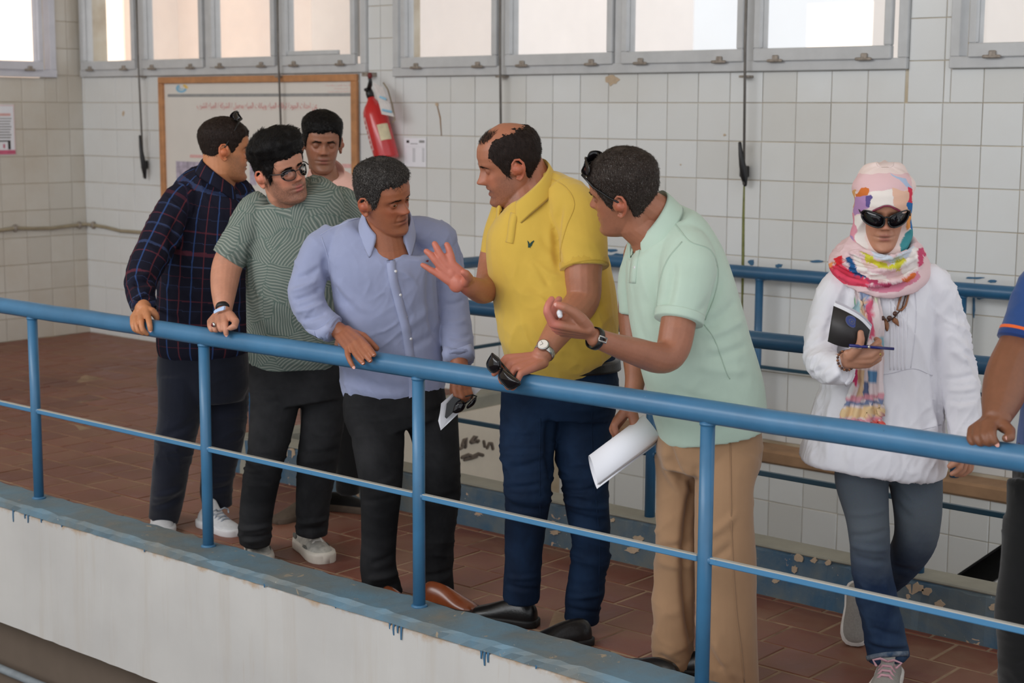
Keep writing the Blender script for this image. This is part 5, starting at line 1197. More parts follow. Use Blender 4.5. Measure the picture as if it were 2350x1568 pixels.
    H.shell('forelock', M['hair_dark'], tuft, .001, .001, 200, 8, floor=.002, faces=False, strands=650, slen=.016, lift=.22, comb=lambda B: np.stack([.35+0*B[:, 0], -.8+0*B[:, 0], .1+0*B[:, 0]], 1))
    # jeans
    P_.chains = []; jb = MB()
    P_.trunk(jb, [(1287, 800, 120, .155, .0), (1287, 840, 128, .16, .0), (1285, 890, 136, .16, .0), (1280, 950, 128, .14, .0)])
    P_.limb(jb, [(1225, 890, 76, -.02), (1210, 1012, 63, -.06), (1212, 1100, 56, -.09), (1212, 1143, 54, -.10), (1204, 1230, 46, -.07), (1200, 1300, 43, -.05), (1196, 1376, 43, -.03)], 24, rounded=False)
    P_.limb(jb, [(1345, 890, 76, .02), (1337, 1012, 66, -.02), (1343, 1100, 56, -.05), (1345, 1143, 53, -.06), (1356, 1240, 45, -.04), (1348, 1320, 43, -.02), (1340, 1372, 42, -.01), (1334, 1424, 40, .0)], 24, rounded=False)
    jm = remesh(jb, .006, 4); wrinkle(jm, .0035, (5, 5, 16), 21, mask=lambda A: ss(.75, .55, A[:, 2])*.8+.35); 
    crease(jm, [(1160, 1120, 1262, 1100, 5, -.006), (1160, 1140, 1255, 1150, 5, .006), (1165, 1160, 1262, 1168, 5, -.006), (1160, 1078, 1268, 1040, 5, -.004), (1292, 1150, 1400, 1165, 5, .008), (1290, 1172, 1402, 1195, 6, -.008), (1296, 1200, 1392, 1215, 6, .006), (1285, 1128, 1390, 1112, 5, -.006), (1262, 960, 1276, 1130, 7, -.012), (1156, 1340, 1240, 1352, 4, -.005), (1160, 1325, 1238, 1322, 4, .005), (1296, 1392, 1380, 1405, 4, -.005), (1300, 1370, 1388, 1362, 4, .006), (1150, 930, 1220, 1000, 7, .004)])
    M['jeans_blue'] = mat_denim('dark_blue_denim', srgb(10, 24, 44), srgb(26, 50, 80), .3, 3.0)
    sfj = Surf(jm); jo = P_.finish('jeans', jm, M['jeans_blue'])
    for ln in ([(1262, 845), (1275, 858), (1310, 858), (1358, 848)], [(1372, 830), (1362, 900), (1358, 1000), (1366, 1130), (1376, 1250), (1372, 1400)], [(1240, 960), (1238, 1080), (1240, 1200)]): ribbon(sfj, ln, 1.6, .0012).build('seam', M['stitch'] if ln[0][0] == 1262 else M['jeans_blue'], jo, True)
    # belt
    m = MB(); rows = [(1291, 844, 134, .172, .0), (1291, 820, 132, .170, .0)]; P_.trunk(m, rows, 48, 2.5, 3, tagc=False); m.build('belt', M['leather_black'], P_.e, True)
    # shirt
    P_.chains = []; sb = MB()
    P_.trunk(sb, [(1300, 812, 100, .14, .0), (1287, 800, 123, .165, -.02), (1283, 765, 136, .185, -.04), (1278, 720, 140, .185, -.04), (1268, 660, 140, .175, -.02), (1252, 600, 136, .16, .0), (1240, 545, 128, .15, .01), (1232, 500, 112, .13, .01), (1222, 465, 84, .11, .01), (1214, 446, 60, .09, .01)])
    P_.limb(sb, [(1285, 440, 45, -.04), (1318, 480, 58, -.09), (1336, 540, 58, -.14), (1341, 614, 56, -.17)], 24, rounded=False)
    P_.limb(sb, [(1170, 480, 40, .08), (1148, 540, 40, .10), (1126, 606, 28, .09)], 20, rounded=False)
    sb.tube([P_.J(1262, 428, -.01), P_.J(1310, 452, -.06)], [.055, .06], 16, rounded=True)
    sm = remesh(sb, .0055, 5); wrinkle(sm, .0022, (9, 9, 4), 31, rot=.7)
    crease(sm, [(1200, 640, 1290, 700, 9, -.006), (1215, 600, 1290, 640, 8, .005), (1288, 470, 1284, 620, 7, -.012), (1180, 700, 1270, 790, 12, .004), (1300, 530, 1380, 560, 10, .003), (1390, 690, 1330, 770, 7, -.006), (1405, 720, 1350, 800, 6, .004), (1240, 540, 1285, 590, 7, -.004), (1260, 660, 1220, 600, 5, -.004)])
    M['polo_yellow'] = mat_cloth('yellow_pique_cotton', srgb(210, 174, 74), var=.05)
    sf = Surf(sm); so = P_.finish('polo_shirt', sm, M['polo_yellow'])
    M['polo_yellow_trim'] = mat_cloth('yellow_rib_trim', srgb(200, 163, 66), var=.05)
    m = MB(); P_.limb(m, [(1339.5, 601, 57.5, -.163), (1341.5, 616, 57.5, -.171)], 28, smooth=2, rounded=False, tagc=False); m.build('sleeve_hem', M['polo_yellow_trim'], so, True)
    pl = ribbon(sf, [(1181, 490), (1176, 512), (1172, 545), (1169, 558)], 17, .003, .0018).build('placket', M['polo_yellow'], so, True)
    for b_ in ((1181, 507), (1173, 540)): button(P_, sf, b_[0], b_[1], .0055, None, pl)
    ribbon(sf, [(1262, 408), (1300, 432), (1318, 470), (1300, 520), (1287, 570), (1285, 612)], 2.5, .001, .001).build('armhole_seam', M['polo_yellow_trim'], so, True)
    M['eagle_green'] = plain('dark_green_thread', srgb(16, 58, 46), .7)
    eagle = [(1210, 552), (1214, 556), (1216, 560), (1219, 556), (1225, 552), (1226, 554), (1222, 560), (1220, 565), (1217, 567), (1218, 570), (1215, 568), (1212, 569), (1214, 565), (1212, 560)]
    decal(sf, eagle, .0015).build('bird_emblem', M['eagle_green'], so)
    ch = -FH*math.cos(math.radians(-52))+RH*math.sin(math.radians(-52)); up = (Vector((0, 0, 1))*.95-ch*.10)
    collar(P_, P_.J(1210, 447, -.01), Vector((0, 0, 1))*.92+ch*.22+RH*-.12, ch, .090, .112, .040, .052, M['polo_yellow'], gap=24, point=.030, lift=.030)
    # shoes
    M['shoe_black'] = plain('black_leather_upper', srgb(20, 19, 20), .3, var=.2, vscale=30, bmp=.2, bscale=120); M['sole_black'] = plain('black_rubber_sole', srgb(14, 14, 15), .6)
    fz = lambda x, y: at_z(x, y, 0.0)
    shoe(P_, fz(1232, 1438), fz(1118, 1422), .046, M['shoe_black'], M['sole_black'], .09, .024)
    shoe(P_, fz(1356, 1476), fz(1278, 1486), .046, M['shoe_black'], M['sole_black'], .09, .024)
    # steel watch
    watch(P_, P_.J(1250, 808, -.36), P_.J(1244, 816, -.365)-P_.J(1266, 782, -.33), -FH*.8+Vector((0, 0, 1))*.55-RH*.25, .030, M['steel'], .0185, M['dial'], M['steel'])
    # sunglasses in the resting hand
    e = empty('sunglasses', r(1150, 895, -.085)); tag(e, 'folded black sunglasses held against the rail by the man in yellow', 'sunglasses')
    zz = lambda x, y, d: r(1100+x/11.75, 780+y/11.75, d)
    def lens(out, nm):
        c = Vector((sum(p[0] for p in out)/len(out), sum(p[1] for p in out)/len(out))); rows = catmull([(*p,) for p in out]+[out[0]], 4)[:-1]; n = len(rows); m = MB(); rg = []
        for t, d in ((1, -.072), (1, -.078), (.8, -.085), (.5, -.089), (.15, -.091)): rg.append([zz(c.x+(p[0]-c.x)*t, c.y+(p[1]-c.y)*t, d) for p in rows])
        m.loft(rg); o = m.build(nm, M['lens_dark'], e, True)
        m = MB(); m.tube([zz(p[0], p[1], -.077) for p in rows]+[zz(rows[0][0], rows[0][1], -.077)], .0022, 8); m.build('rim', M['black_plastic'], o, True)
    lens([(345, 365), (540, 530), (565, 740), (430, 870), (300, 860), (200, 650)], 'lens'); lens([(600, 760), (860, 960), (1100, 1150), (1030, 1250), (810, 1330), (610, 1160), (520, 980)], 'lens')
    m = MB(); m.tube([zz(545, 740, -.078), zz(570, 775, -.082), zz(600, 800, -.078)], .003, 8); m.build('bridge', M['black_plastic'], e, True)
    m = MB(); m.tube([zz(360, 380, -.072), zz(520, 540, -.055), zz(900, 980, -.062), zz(1090, 1150, -.072)], .003, 8); m.build('temple_arm', M['black_plastic'], e, True)
man_yellow()
# ------------------------------------------------------------------ man in the light blue shirt
def sheet(pts, thick, mat, name, parent=None, nrm=None):
    """thin plate with real thickness through a ring of points"""
    pts = [Vector(p) for p in pts]; c = sum(pts, Vector())/len(pts); n = (pts[0]-c).cross(pts[1]-c).normalized()
    if n.dot(CAM-c) < 0: n = -n
    k = len(pts); m = MB(); m.add([p+n*thick/2 for p in pts]+[p-n*thick/2 for p in pts], [tuple(range(k)), tuple(reversed(range(k, 2*k)))]+[(i, (i+1) % k, (i+1) % k+k, i+k) for i in range(k)]); return m
def man_blue():
    P_ = Person((-3.70, 4.0), 'man in an untucked light blue button-up shirt bending over the rail'); tone = (162, 102, 74)
    H = Head(P_, 882, 454.5, 54, 12, 17, 1.02, dz=-.12, jaw=.05, open=.175, lid=.0, nose=1.1, brow=.0045, bags=1.6, fold=1.4)
    hm = MB(); H.soup(hm); hm.tube([H.w((0, -.02, -.02)), H.w((0, -.012, -.08)), P_.J(889, 552, -.075), P_.J(895, 610, -.05)], [.058, .057, .064, .085], 24, rounded=True)
    lm = MB(); P_.limb(lm, [(885, 590, 45, .03), (890, 720, 60, .05), (900, 860, 70, .05)], tagc=False)
    P_.limb(lm, [(745, 570, 25, .0), (708, 640, 28, -.04), (700, 692, 27, -.08), (742, 740, 24, -.12), (780, 760, 19, -.145)], tagc=False)
    P_.limb(lm, [(1010, 560, 22, .05), (1034, 650, 22, .05), (1045, 735, 22, .02), (1052, 820, 21, -.06), (1058, 868, 20, -.10)], tagc=False)
    r = rail_pt; W = r(786, 763, .06)
    hand_soup(lm, W, [r(830, 781, .005), r(819, 787, -.008), r(808, 794, -.018), r(797, 800, -.026)], [[r(843, 795, -.020), r(852, 806, -.036), r(858, 814, -.044)], [r(832, 806, -.032), r(842, 818, -.046), r(849, 827, -.050)], [r(816, 812, -.038), r(826, 825, -.050), r(833, 833, -.052)], [r(798, 815, -.042), r(804, 830, -.052), r(811, 842, -.050)]], [r(812, 766, .05), r(834, 772, .05), r(850, 787, .045), r(864, 800, .035)], 1.12, .023)
    q = lambda x, y, d=0: P_.J(x, y, -.12+d)
    hand_soup(lm, q(1058, 868), [q(1044, 896, -.02), q(1055, 899, -.02), q(1066, 898, -.01), q(1076, 894, .0)], [[q(1048, 908, -.03), q(1053, 916, -.02), q(1058, 919, -.01)], [q(1060, 911, -.03), q(1064, 917, -.02), q(1066, 920, -.01)], [q(1071, 909, -.02), q(1074, 914, -.01), q(1075, 917, .0)], [q(1080, 904, -.01), q(1082, 909, .0), q(1082, 912, .01)]], [q(1042, 882, .01), q(1040, 897, .02), q(1046, 908, .02), q(1052, 914, .02)], 1.1, .023)
    body_finish(P_, H, hm, lm, tone, beard=.22, beard_col=(112, 74, 56), lips=(138, 78, 66), cheeks=.35); H.eyes((.45, 1, .15)); brows(H, M['brow'], th=.0018)
    def mk(x, y, z, t): return hairline(front=.068, temple=.072, burn=-.016, ear=.014, nape=-.05)(x, y, z, t)
    H.shell('hair', M['hair_salt'], mk, lambda x, y, z, t: .006+.010*ss(.05, .09, z), .002, 140, 5, stretch=(1, 1, .5), strands=5200, slen=.014, comb=lambda B: np.stack([.2*np.sign(B[:, 0]), np.where(B[:, 2] > .07, .9, -.5), np.where(B[:, 2] > .07, -.1, -.8)], 1), lift=.35)
    nails(P_, [(r(858, 815, -.044), r(852, 806, -.036)), (r(849, 828, -.050), r(842, 818, -.046)), (r(833, 834, -.052), r(826, 825, -.05)), (r(811.5, 843, -.05), r(804, 830, -.052))], k=1.1)
    # trousers
    tb = MB(); P_.trunk(tb, [(905, 850, 108, .13, .04), (905, 900, 116, .135, .04), (908, 950, 118, .13, .03), (920, 990, 100, .11, .02)])
    P_.limb(tb, [(862, 930, 66, .02), (868, 1012, 60, -.02), (874, 1100, 50, -.05), (874, 1143, 46, -.06), (870, 1230, 41, -.04), (868, 1300, 41, -.01), (878, 1352, 42, .0), (884, 1372, 44, .0)], 24, rounded=False)
    P_.limb(tb, [(985, 930, 66, .06), (1000, 1012, 54, .04), (1008, 1100, 49, .02), (1008, 1143, 48, .02), (1000, 1230, 43, .03), (998, 1300, 41, .04), (1003, 1345, 40, .04), (1006, 1362, 38, .04)], 24, rounded=False)
    tm = remesh(tb, .006, 4); wrinkle(tm, .0030, (5, 5, 14), 41, mask=lambda A: ss(.6, .45, A[:, 2])*.9+.3); crease(tm, [(845, 1330, 925, 1310, 6, .010), (842, 1352, 915, 1340, 5, -.009), (850, 1295, 905, 1270, 6, -.005), (965, 1322, 1040, 1308, 5, -.006), (970, 1150, 1050, 1130, 5, -.004), (830, 1150, 915, 1135, 5, -.004), (835, 1120, 910, 1095, 5, .004)])
    M['jeans_black'] = mat_denim('washed_black_denim', srgb(18, 18, 20), srgb(48, 48, 50), .4, 3.5); P_.finish('trousers', tm, M['jeans_black'])
    # shirt
    P_.chains = []; sb = MB()
    P_.trunk(sb, [(908, 946, 40, .10, .05), (906, 938, 78, .12, .05), (905, 918, 106, .14, .05), (903, 880, 119, .15, .05), (900, 820, 120, .15, .04), (893, 760, 118, .15, .03), (886, 690, 118, .145, .01), (878, 620, 122, .14, -.01), (876, 578, 126, .125, -.02), (878, 552, 110, .098, -.03), (884, 536, 72, .070, -.04), (887, 526, 46, .055, -.05)], p=2.3)
    P_.limb(sb, [(770, 540, 34, .01), (735, 576, 42, -.02), (712, 630, 42, -.04), (702, 680, 41, -.07), (724, 724, 38, -.10), (752, 748, 35, -.13), (770, 757, 33, -.14)], 24, rounded=False)
    P_.limb(sb, [(985, 525, 36, .03), (1010, 565, 42, .04), (1032, 650, 38, .05), (1044, 730, 36, .03), (1052, 800, 36, -.04), (1054, 826, 37, -.07)], 24, rounded=False)
    for rows in ([(738, 572, 42, -.02), (790, 548, 34, -.02), (845, 532, 26, -.03)], [(1008, 550, 42, .03), (965, 530, 34, .0), (922, 524, 26, -.03)]): P_.limb(sb, rows, 18, tagc=False)
    sm = remesh(sb, .005, 4); wrinkle(sm, .0036, (11, 11, 3.5), 51, rot=.8); wrinkle(sm, .0018, (17, 17, 6), 52, rot=-.7)
    crease(sm, [(672, 690, 740, 660, 5, -.010), (668, 668, 730, 640, 5, .008), (680, 715, 745, 695, 5, .009), (690, 735, 750, 715, 5, -.008), (678, 640, 735, 612, 5, -.006), (745, 590, 760, 670, 6, -.012), (765, 650, 800, 700, 7, -.008), (780, 700, 880, 800, 9, .005), (790, 760, 900, 850, 9, -.005), (770, 640, 850, 720, 7, .004), (990, 600, 1000, 780, 6, -.012), (920, 760, 990, 700, 8, .005), (930, 800, 1000, 760, 7, -.005), (800, 880, 930, 905, 7, .005), (795, 905, 920, 925, 6, -.005), (820, 850, 940, 880, 8, .004), (1020, 700, 1065, 690, 5, -.006), (1025, 740, 1070, 735, 5, .006), (1030, 775, 1080, 770, 5, -.005)])
    carve(sm, [(856, 500), (858, 545), (872, 568), (897, 602), (914, 580), (938, 548), (944, 500)], .07)
    M['shirt_blue'] = mat_cloth('light_blue_oxford_cotton', srgb(150, 157, 188), var=.05, weave=1100); sf = Surf(sm); so = P_.finish('shirt', sm, M['shirt_blue'])
    M['shirt_blue_in'] = mat_cloth('pale_blue_oxford_cotton', srgb(160, 167, 198), var=.04)
    pl = ribbon(sf, [(896, 598), (902, 640), (917, 700), (932, 760), (942, 830), (948, 880), (948, 935)], 20, .0024, .0014).build('placket', M['shirt_blue_in'], so, True)
    for b_ in ((908, 623), (919, 677), (932, 728), (943, 778), (950, 850)): button(P_, sf, b_[0], b_[1], .0052, None, pl)
    for ln in ([(716, 782), (745, 790), (786, 755)], [(716, 775), (742, 782), (778, 748)]): pass
    ribbon(sf, [(700, 770), (728, 772), (757, 757), (778, 735)], 30, .004, .003).build('cuff', M['shirt_blue_in'], so, True)
    ribbon(sf, [(1018, 812), (1050, 818), (1085, 806)], 34, .005, .003).build('cuff', M['shirt_blue_in'], so, True)
    ribbon(sf, [(735, 540), (760, 525), (800, 508), (835, 498)], 2.2, .001, .001).build('yoke_seam', M['shirt_blue_in'], so, True); ribbon(sf, [(738, 545), (752, 590), (757, 640)], 2.2, .001, .001).build('armhole_seam', M['shirt_blue_in'], so, True)
    decal(sf, [(976, 600), (980, 597), (984, 598), (981, 602)], .0015).build('chest_emblem', plain('dark_red_thread', srgb(120, 40, 50), .7), so)
    chd = -FH*math.cos(math.radians(14))+RH*math.sin(math.radians(14))
    co = collar(P_, P_.J(888, 524, -.065), Vector((0, 0, 1))*.88+chd*.42, chd, .074, .098, .046, .046, M['shirt_blue_in'], gap=34, point=.040, lift=.02, spread=.01)
    M['collar_trim'] = plain('dark_maroon_trim', srgb(84, 36, 48), .8)
    M['shoe_brown'] = plain('brown_polished_leather', srgb(122, 62, 34), .25, var=.25, vscale=14, coat=.3); M['sole_dark'] = plain('dark_brown_sole', srgb(36, 26, 22), .6)
    fz = lambda x, y: at_z(x, y, 0.0); shoe(P_, fz(972, 1382), fz(1088, 1412), .044, M['shoe_brown'], M['sole_dark'], .085, .022); shoe(P_, fz(880, 1392), fz(905, 1440), .044, M['shoe_brown'], M['sole_dark'], .085, .022)
    m = MB(); M['gold'] = plain('gold_ring_metal', srgb(200, 168, 96), .25, metal=.9)
    watch(P_, q(1058, 858), q(1058, 868)-P_.J(1052, 830, -.08), RH, .0265, M['leather_black'])
    # things in his lowered hand
    pz = lambda x, y, d: P_.J(990+x/8.25, 810+y/8.25, -.14+d)
    m = sheet([pz(440, 735, .0), pz(185, 960, -.01), pz(165, 1130, -.01), (pz(130, 1290, -.01)), pz(178, 1465, -.01), pz(520, 1140, .01), pz(700, 900, .03), pz(980, 650, .05), pz(930, 560, .05), pz(640, 640, .02)], .0016, M['paper'], 'p'); m.thing('folded_paper', M['paper'], 'folded white paper in the lowered hand of the man in blue', 'paper')
    m = sheet([pz(290, 960, -.018), pz(255, 1215, -.018), pz(290, 1245, -.018), pz(480, 1060, -.018), pz(560, 880, -.018), pz(420, 820, -.018)], .008, None, 'x'); ph = m.thing('phone', M['black_plastic'], 'black phone held over the folded paper by the man in blue', 'phone')
    e = empty('sunglasses', pz(660, 1060, -.03)); tag(e, 'open black sunglasses dangling from the lowered hand beside the phone', 'sunglasses')
    def lz(out, d):
        m = MB(); rows = catmull(out+[out[0]], 4)[:-1]; c = (sum(p[0] for p in rows)/len(rows), sum(p[1] for p in rows)/len(rows)); rg = [[pz(c[0]+(p[0]-c[0])*t, c[1]+(p[1]-c[1])*t, d+dd) for p in rows] for t, dd in ((1, .003), (1, -.002), (.6, -.006), (.1, -.008))]; m.loft(rg); return m
    lz([(400, 1130), (480, 1145), (600, 1090), (650, 960), (560, 900), (450, 980)], -.03).build('lens', M['lens_dark'], e, True); lz([(855, 830), (800, 860), (680, 990), (665, 1045), (700, 1055), (800, 990), (850, 900)], -.02).build('lens', M['lens_dark'], e, True)
    m = MB(); m.tube([pz(640, 960, -.03), pz(720, 900, -.035), pz(790, 800, -.03)], .0026, 8); m.build('bridge', M['black_plastic'], e, True); m = MB(); m.tube([pz(860, 825, -.02), pz(780, 795, -.03), pz(640, 830, -.03)], .0024, 8); m.build('temple_arm', M['black_plastic'], e, True)
man_blue()
# ------------------------------------------------------------------ young man in the leaf print T-shirt
def man_grey():
    P_ = Person((-4.38, 4.03), 'young man with thick black hair and glasses in a sage leaf print t-shirt'); tone = (196, 138, 112)
    H = Head(P_, 645, 391, 45, 2, 17, 1.01, dz=-.12, jaw=.10, wide=1.04, cheek=.005, open=.22, lips=1.7, nose=1.05, bags=.5, fold=.6)
    hm = MB(); H.soup(hm); hm.tube([H.w((0, -.02, -.02)), H.w((0, -.012, -.08)), P_.J(672, 462, -.06), P_.J(680, 510, -.0)], [.064, .066, .076, .085], 24, rounded=True)
    lm = MB(); P_.limb(lm, [(680, 500, 45, .03), (685, 640, 60, .03), (685, 800, 65, .03)], tagc=False)
    P_.limb(lm, [(588, 478, 28, -.03), (545, 560, 34, -.08), (522, 610, 35, -.11), (515, 650, 32, -.16), (513, 690, 25, -.22), (514, 714, 19, -.25)], tagc=False)
    P_.limb(lm, [(790, 470, 28, .05), (812, 570, 30, .05), (800, 680, 28, .0), (770, 760, 22, -.05)], tagc=False)
    r = rail_pt; W = r(514, 714, .04)
    hand_soup(lm, W, [r(516, 729, -.008), r(503, 731, -.010), r(491, 734, -.010), r(481.5, 738, -.008)], [[r(517, 744, -.038), r(518, 757, -.046), r(519, 767, -.046)], [r(504, 746, -.046), r(507, 756, -.050), r(511, 757, -.038)], [r(491, 747, -.046), r(494, 757, -.050), r(499, 758, -.038)], [r(481.5, 748, -.040), r(485, 757, -.046), r(490, 758, -.038)]], [r(530, 725, .005), r(541, 738, -.02), r(538, 750, -.035), r(529, 753, -.042)], 1.14, .022)
    P_.limb(lm, [(770, 760, 18, -.05), (765, 790, 20, -.06)], tagc=False)
    body_finish(P_, H, hm, lm, tone, beard=.62, beard_col=(74, 54, 48), lips=(190, 100, 100), cheeks=.5); H.eyes((.1, 1, .1)); brows(H, M['hair_black'], th=.002, w_=.0044, tilt=.05)
    top = lambda x, y, z, t: .006+.030*ss(.058, .098, z)*ss(-.06, .04, y)+.012*ss(.045, .085, z)+.008*ss(.02, .06, z)*ss(.3, -.2, np.cos(t))
    H.shell('hair', M['hair_black'], hairline(front=.058, temple=.050, burn=-.030, ear=.020, nape=-.050, soft=.006), top, .007, 70, 11, strands=6500, slen=.022, comb=lambda B: np.stack([-.9+0*B[:, 0], np.where(B[:, 1] > 0, -.3, -.4), np.where(B[:, 2] > .04, .45, -.9)], 1), lift=.25)
    nails(P_, [(r(519, 768, -.046), r(518, 757, -.046)), (r(529, 753, -.042), r(538, 750, -.035))], k=1.1)
    spectacles(H, M['black_plastic'], M['lens_clear'], .0235, .021, .099, .000, .033, .0014, 'spectacles', 2.1, brow_line=True)
    tb = MB(); P_.trunk(tb, [(683, 815, 106, .13, .02), (683, 845, 110, .135, .02), (686, 890, 112, .13, .01), (692, 930, 95, .11, .0)])
    P_.limb(tb, [(632, 890, 60, .0), (630, 930, 56, -.02), (618, 1010, 48, -.06), (608, 1060, 43, -.08), (592, 1145, 40, -.06), (586, 1210, 38, -.04), (585, 1248, 36, -.03)], 24, rounded=False); P_.limb(tb, [(742, 890, 54, .03), (744, 930, 51, .02), (734, 1020, 48, .0), (729, 1060, 46, -.01), (719, 1145, 40, .0), (716, 1200, 37, .01), (715, 1228, 36, .01)], 24, rounded=False)
    tm = remesh(tb, .006, 4); wrinkle(tm, .003, (5, 5, 16), 61, mask=lambda A: ss(.6, .35, A[:, 2])*.9+.25); crease(tm, [(550, 1215, 622, 1205, 4, .009), (552, 1232, 620, 1228, 4, -.008), (680, 1200, 752, 1190, 4, .008), (682, 1214, 750, 1208, 4, -.008), (575, 1040, 660, 1050, 5, -.004), (690, 1060, 775, 1050, 5, .005), (690, 1040, 775, 1030, 5, -.005), (575, 915, 640, 922, 4, -.003)])
    M['jeans_charcoal'] = mat_denim('charcoal_denim', srgb(26, 26, 28), srgb(56, 56, 58), .4, 3.5); P_.finish('trousers', tm, M['jeans_charcoal'])
    P_.chains = []; sb = MB()
    P_.trunk(sb, [(683, 842, 104, .14, .02), (682, 815, 112, .155, .02), (681, 760, 112, .16, .01), (680, 690, 114, .16, .0), (684, 610, 117, .155, -.01), (688, 540, 119, .14, -.01), (690, 495, 116, .125, -.02), (690, 465, 106, .105, -.03), (686, 446, 84, .085, -.03), (680, 434, 62, .07, -.04)], p=2.3)
    P_.limb(sb, [(612, 470, 36, .0), (585, 492, 45, -.03), (556, 545, 43, -.07), (524, 594, 39, -.10)], 24, rounded=False); P_.limb(sb, [(760, 455, 34, .03), (795, 480, 42, .04), (812, 560, 40, .05), (810, 600, 38, .05)], 24, rounded=False)
    sm = remesh(sb, .0055, 5); wrinkle(sm, .0030, (10, 10, 3.5), 71, rot=.7); crease(sm, [(570, 600, 590, 700, 7, -.008), (590, 560, 640, 640, 8, -.005), (600, 720, 680, 790, 9, .005), (590, 760, 660, 810, 8, -.005), (640, 500, 700, 520, 7, -.003), (576, 560, 572, 600, 5, -.01)])
    sf = Surf(sm); so = P_.finish('t_shirt', sm, M['leaf'])
    M['leaf_rib'] = mat_cloth('dark_sage_rib', srgb(92, 110, 104), var=.06)
    ch = -FH*math.cos(math.radians(20))+RH*math.sin(math.radians(20)); C_ = P_.J(674, 448, -.05); up = (Vector((0, 0, 1))+ch*.45-RH*.05).normalized(); fw_ = (ch-up*ch.dot(up)).normalized(); sd = fw_.cross(up); ring = [C_+fw_*(math.cos(2*math.pi*k/40)*.090)+sd*(math.sin(2*math.pi*k/40)*.092)-up*(.006+.012*math.cos(2*math.pi*k/40)) for k in range(41)]
    m = MB(); m.tube(ring, .0085, 10); m.build('neck_rib', M['leaf_rib'], so, True)
    m = MB(); P_.limb(m, [(529, 587, 40.5, -.098), (523, 596, 40, -.101)], 28, smooth=2, rounded=False, tagc=False); m.build('sleeve_hem', M['leaf'], so, True)
    M['shoe_white'] = plain('white_and_grey_sneaker_leather', srgb(178, 174, 166), .45, var=.32, vscale=38); M['sole_white'] = plain('off_white_rubber', srgb(214, 206, 194), .6, var=.06); M['camo'] = plain('grey_camouflage_panel', srgb(112, 112, 106), .6, var=.7, vscale=55); M['lace'] = plain('white_lace', srgb(236, 231, 224), .8, var=.05)
    fz = lambda x, y: at_z(x, y, 0.0)
    ac = [(.62, .35, .030, M['camo']), (.15, .55, .022, M['camo']), (.82, .28, .022, M['camo'])]
    shoe(P_, fz(690, 1252), fz(772, 1312), .050, M['shoe_white'], M['sole_white'], .10, .040, M['lace'], M['shoe_white'], accents=ac); shoe(P_, fz(585, 1256), fz(600, 1308), .050, M['shoe_white'], M['sole_white'], .10, .040, M['lace'], M['shoe_white'], accents=ac)
    M['band_black'] = plain('black_silicone', srgb(18, 18, 20), .5); wt = watch(P_, r(512, 706, .03), P_.J(514, 714, -.25)-P_.J(513, 690, -.22), -RH*.9+Vector((0, 0, 1))*.5-FH*.3, .0245, M['band_black'])
    M['screen'] = plain('pale_blue_watch_screen', srgb(190, 214, 246), .08, var=.03); c = r(505, 711, -.008); ax_ = (P_.J(514, 714, -.25)-P_.J(513, 690, -.22)).normalized(); s_ = RT.lerp(UP, .3).normalized(); m = sheet([r(493, 720, -.012), r(492, 715, -.012), r(495, 711, -.012), r(514, 702.5, -.008), r(516, 704, -.008), r(515, 711, -.008), r(512, 713, -.008), r(502, 715, -.012)], .008, None, 'x'); m.build('watch_screen', M['screen'], wt)
    M['red_stone'] = plain('red_stone', srgb(110, 20, 22), .15); rg = MB(); c = r(490, 745.5, -.060); rg.ball(c, (.010, .006, .009), 14, 10); rr = rg.build('ring', M['steel'], P_.e, True); rg = MB(); rg.ball(r(487.5, 746, -.064), (.006, .004, .007), 12, 8); rg.build('ring_stone', M['red_stone'], rr, True)
man_grey()
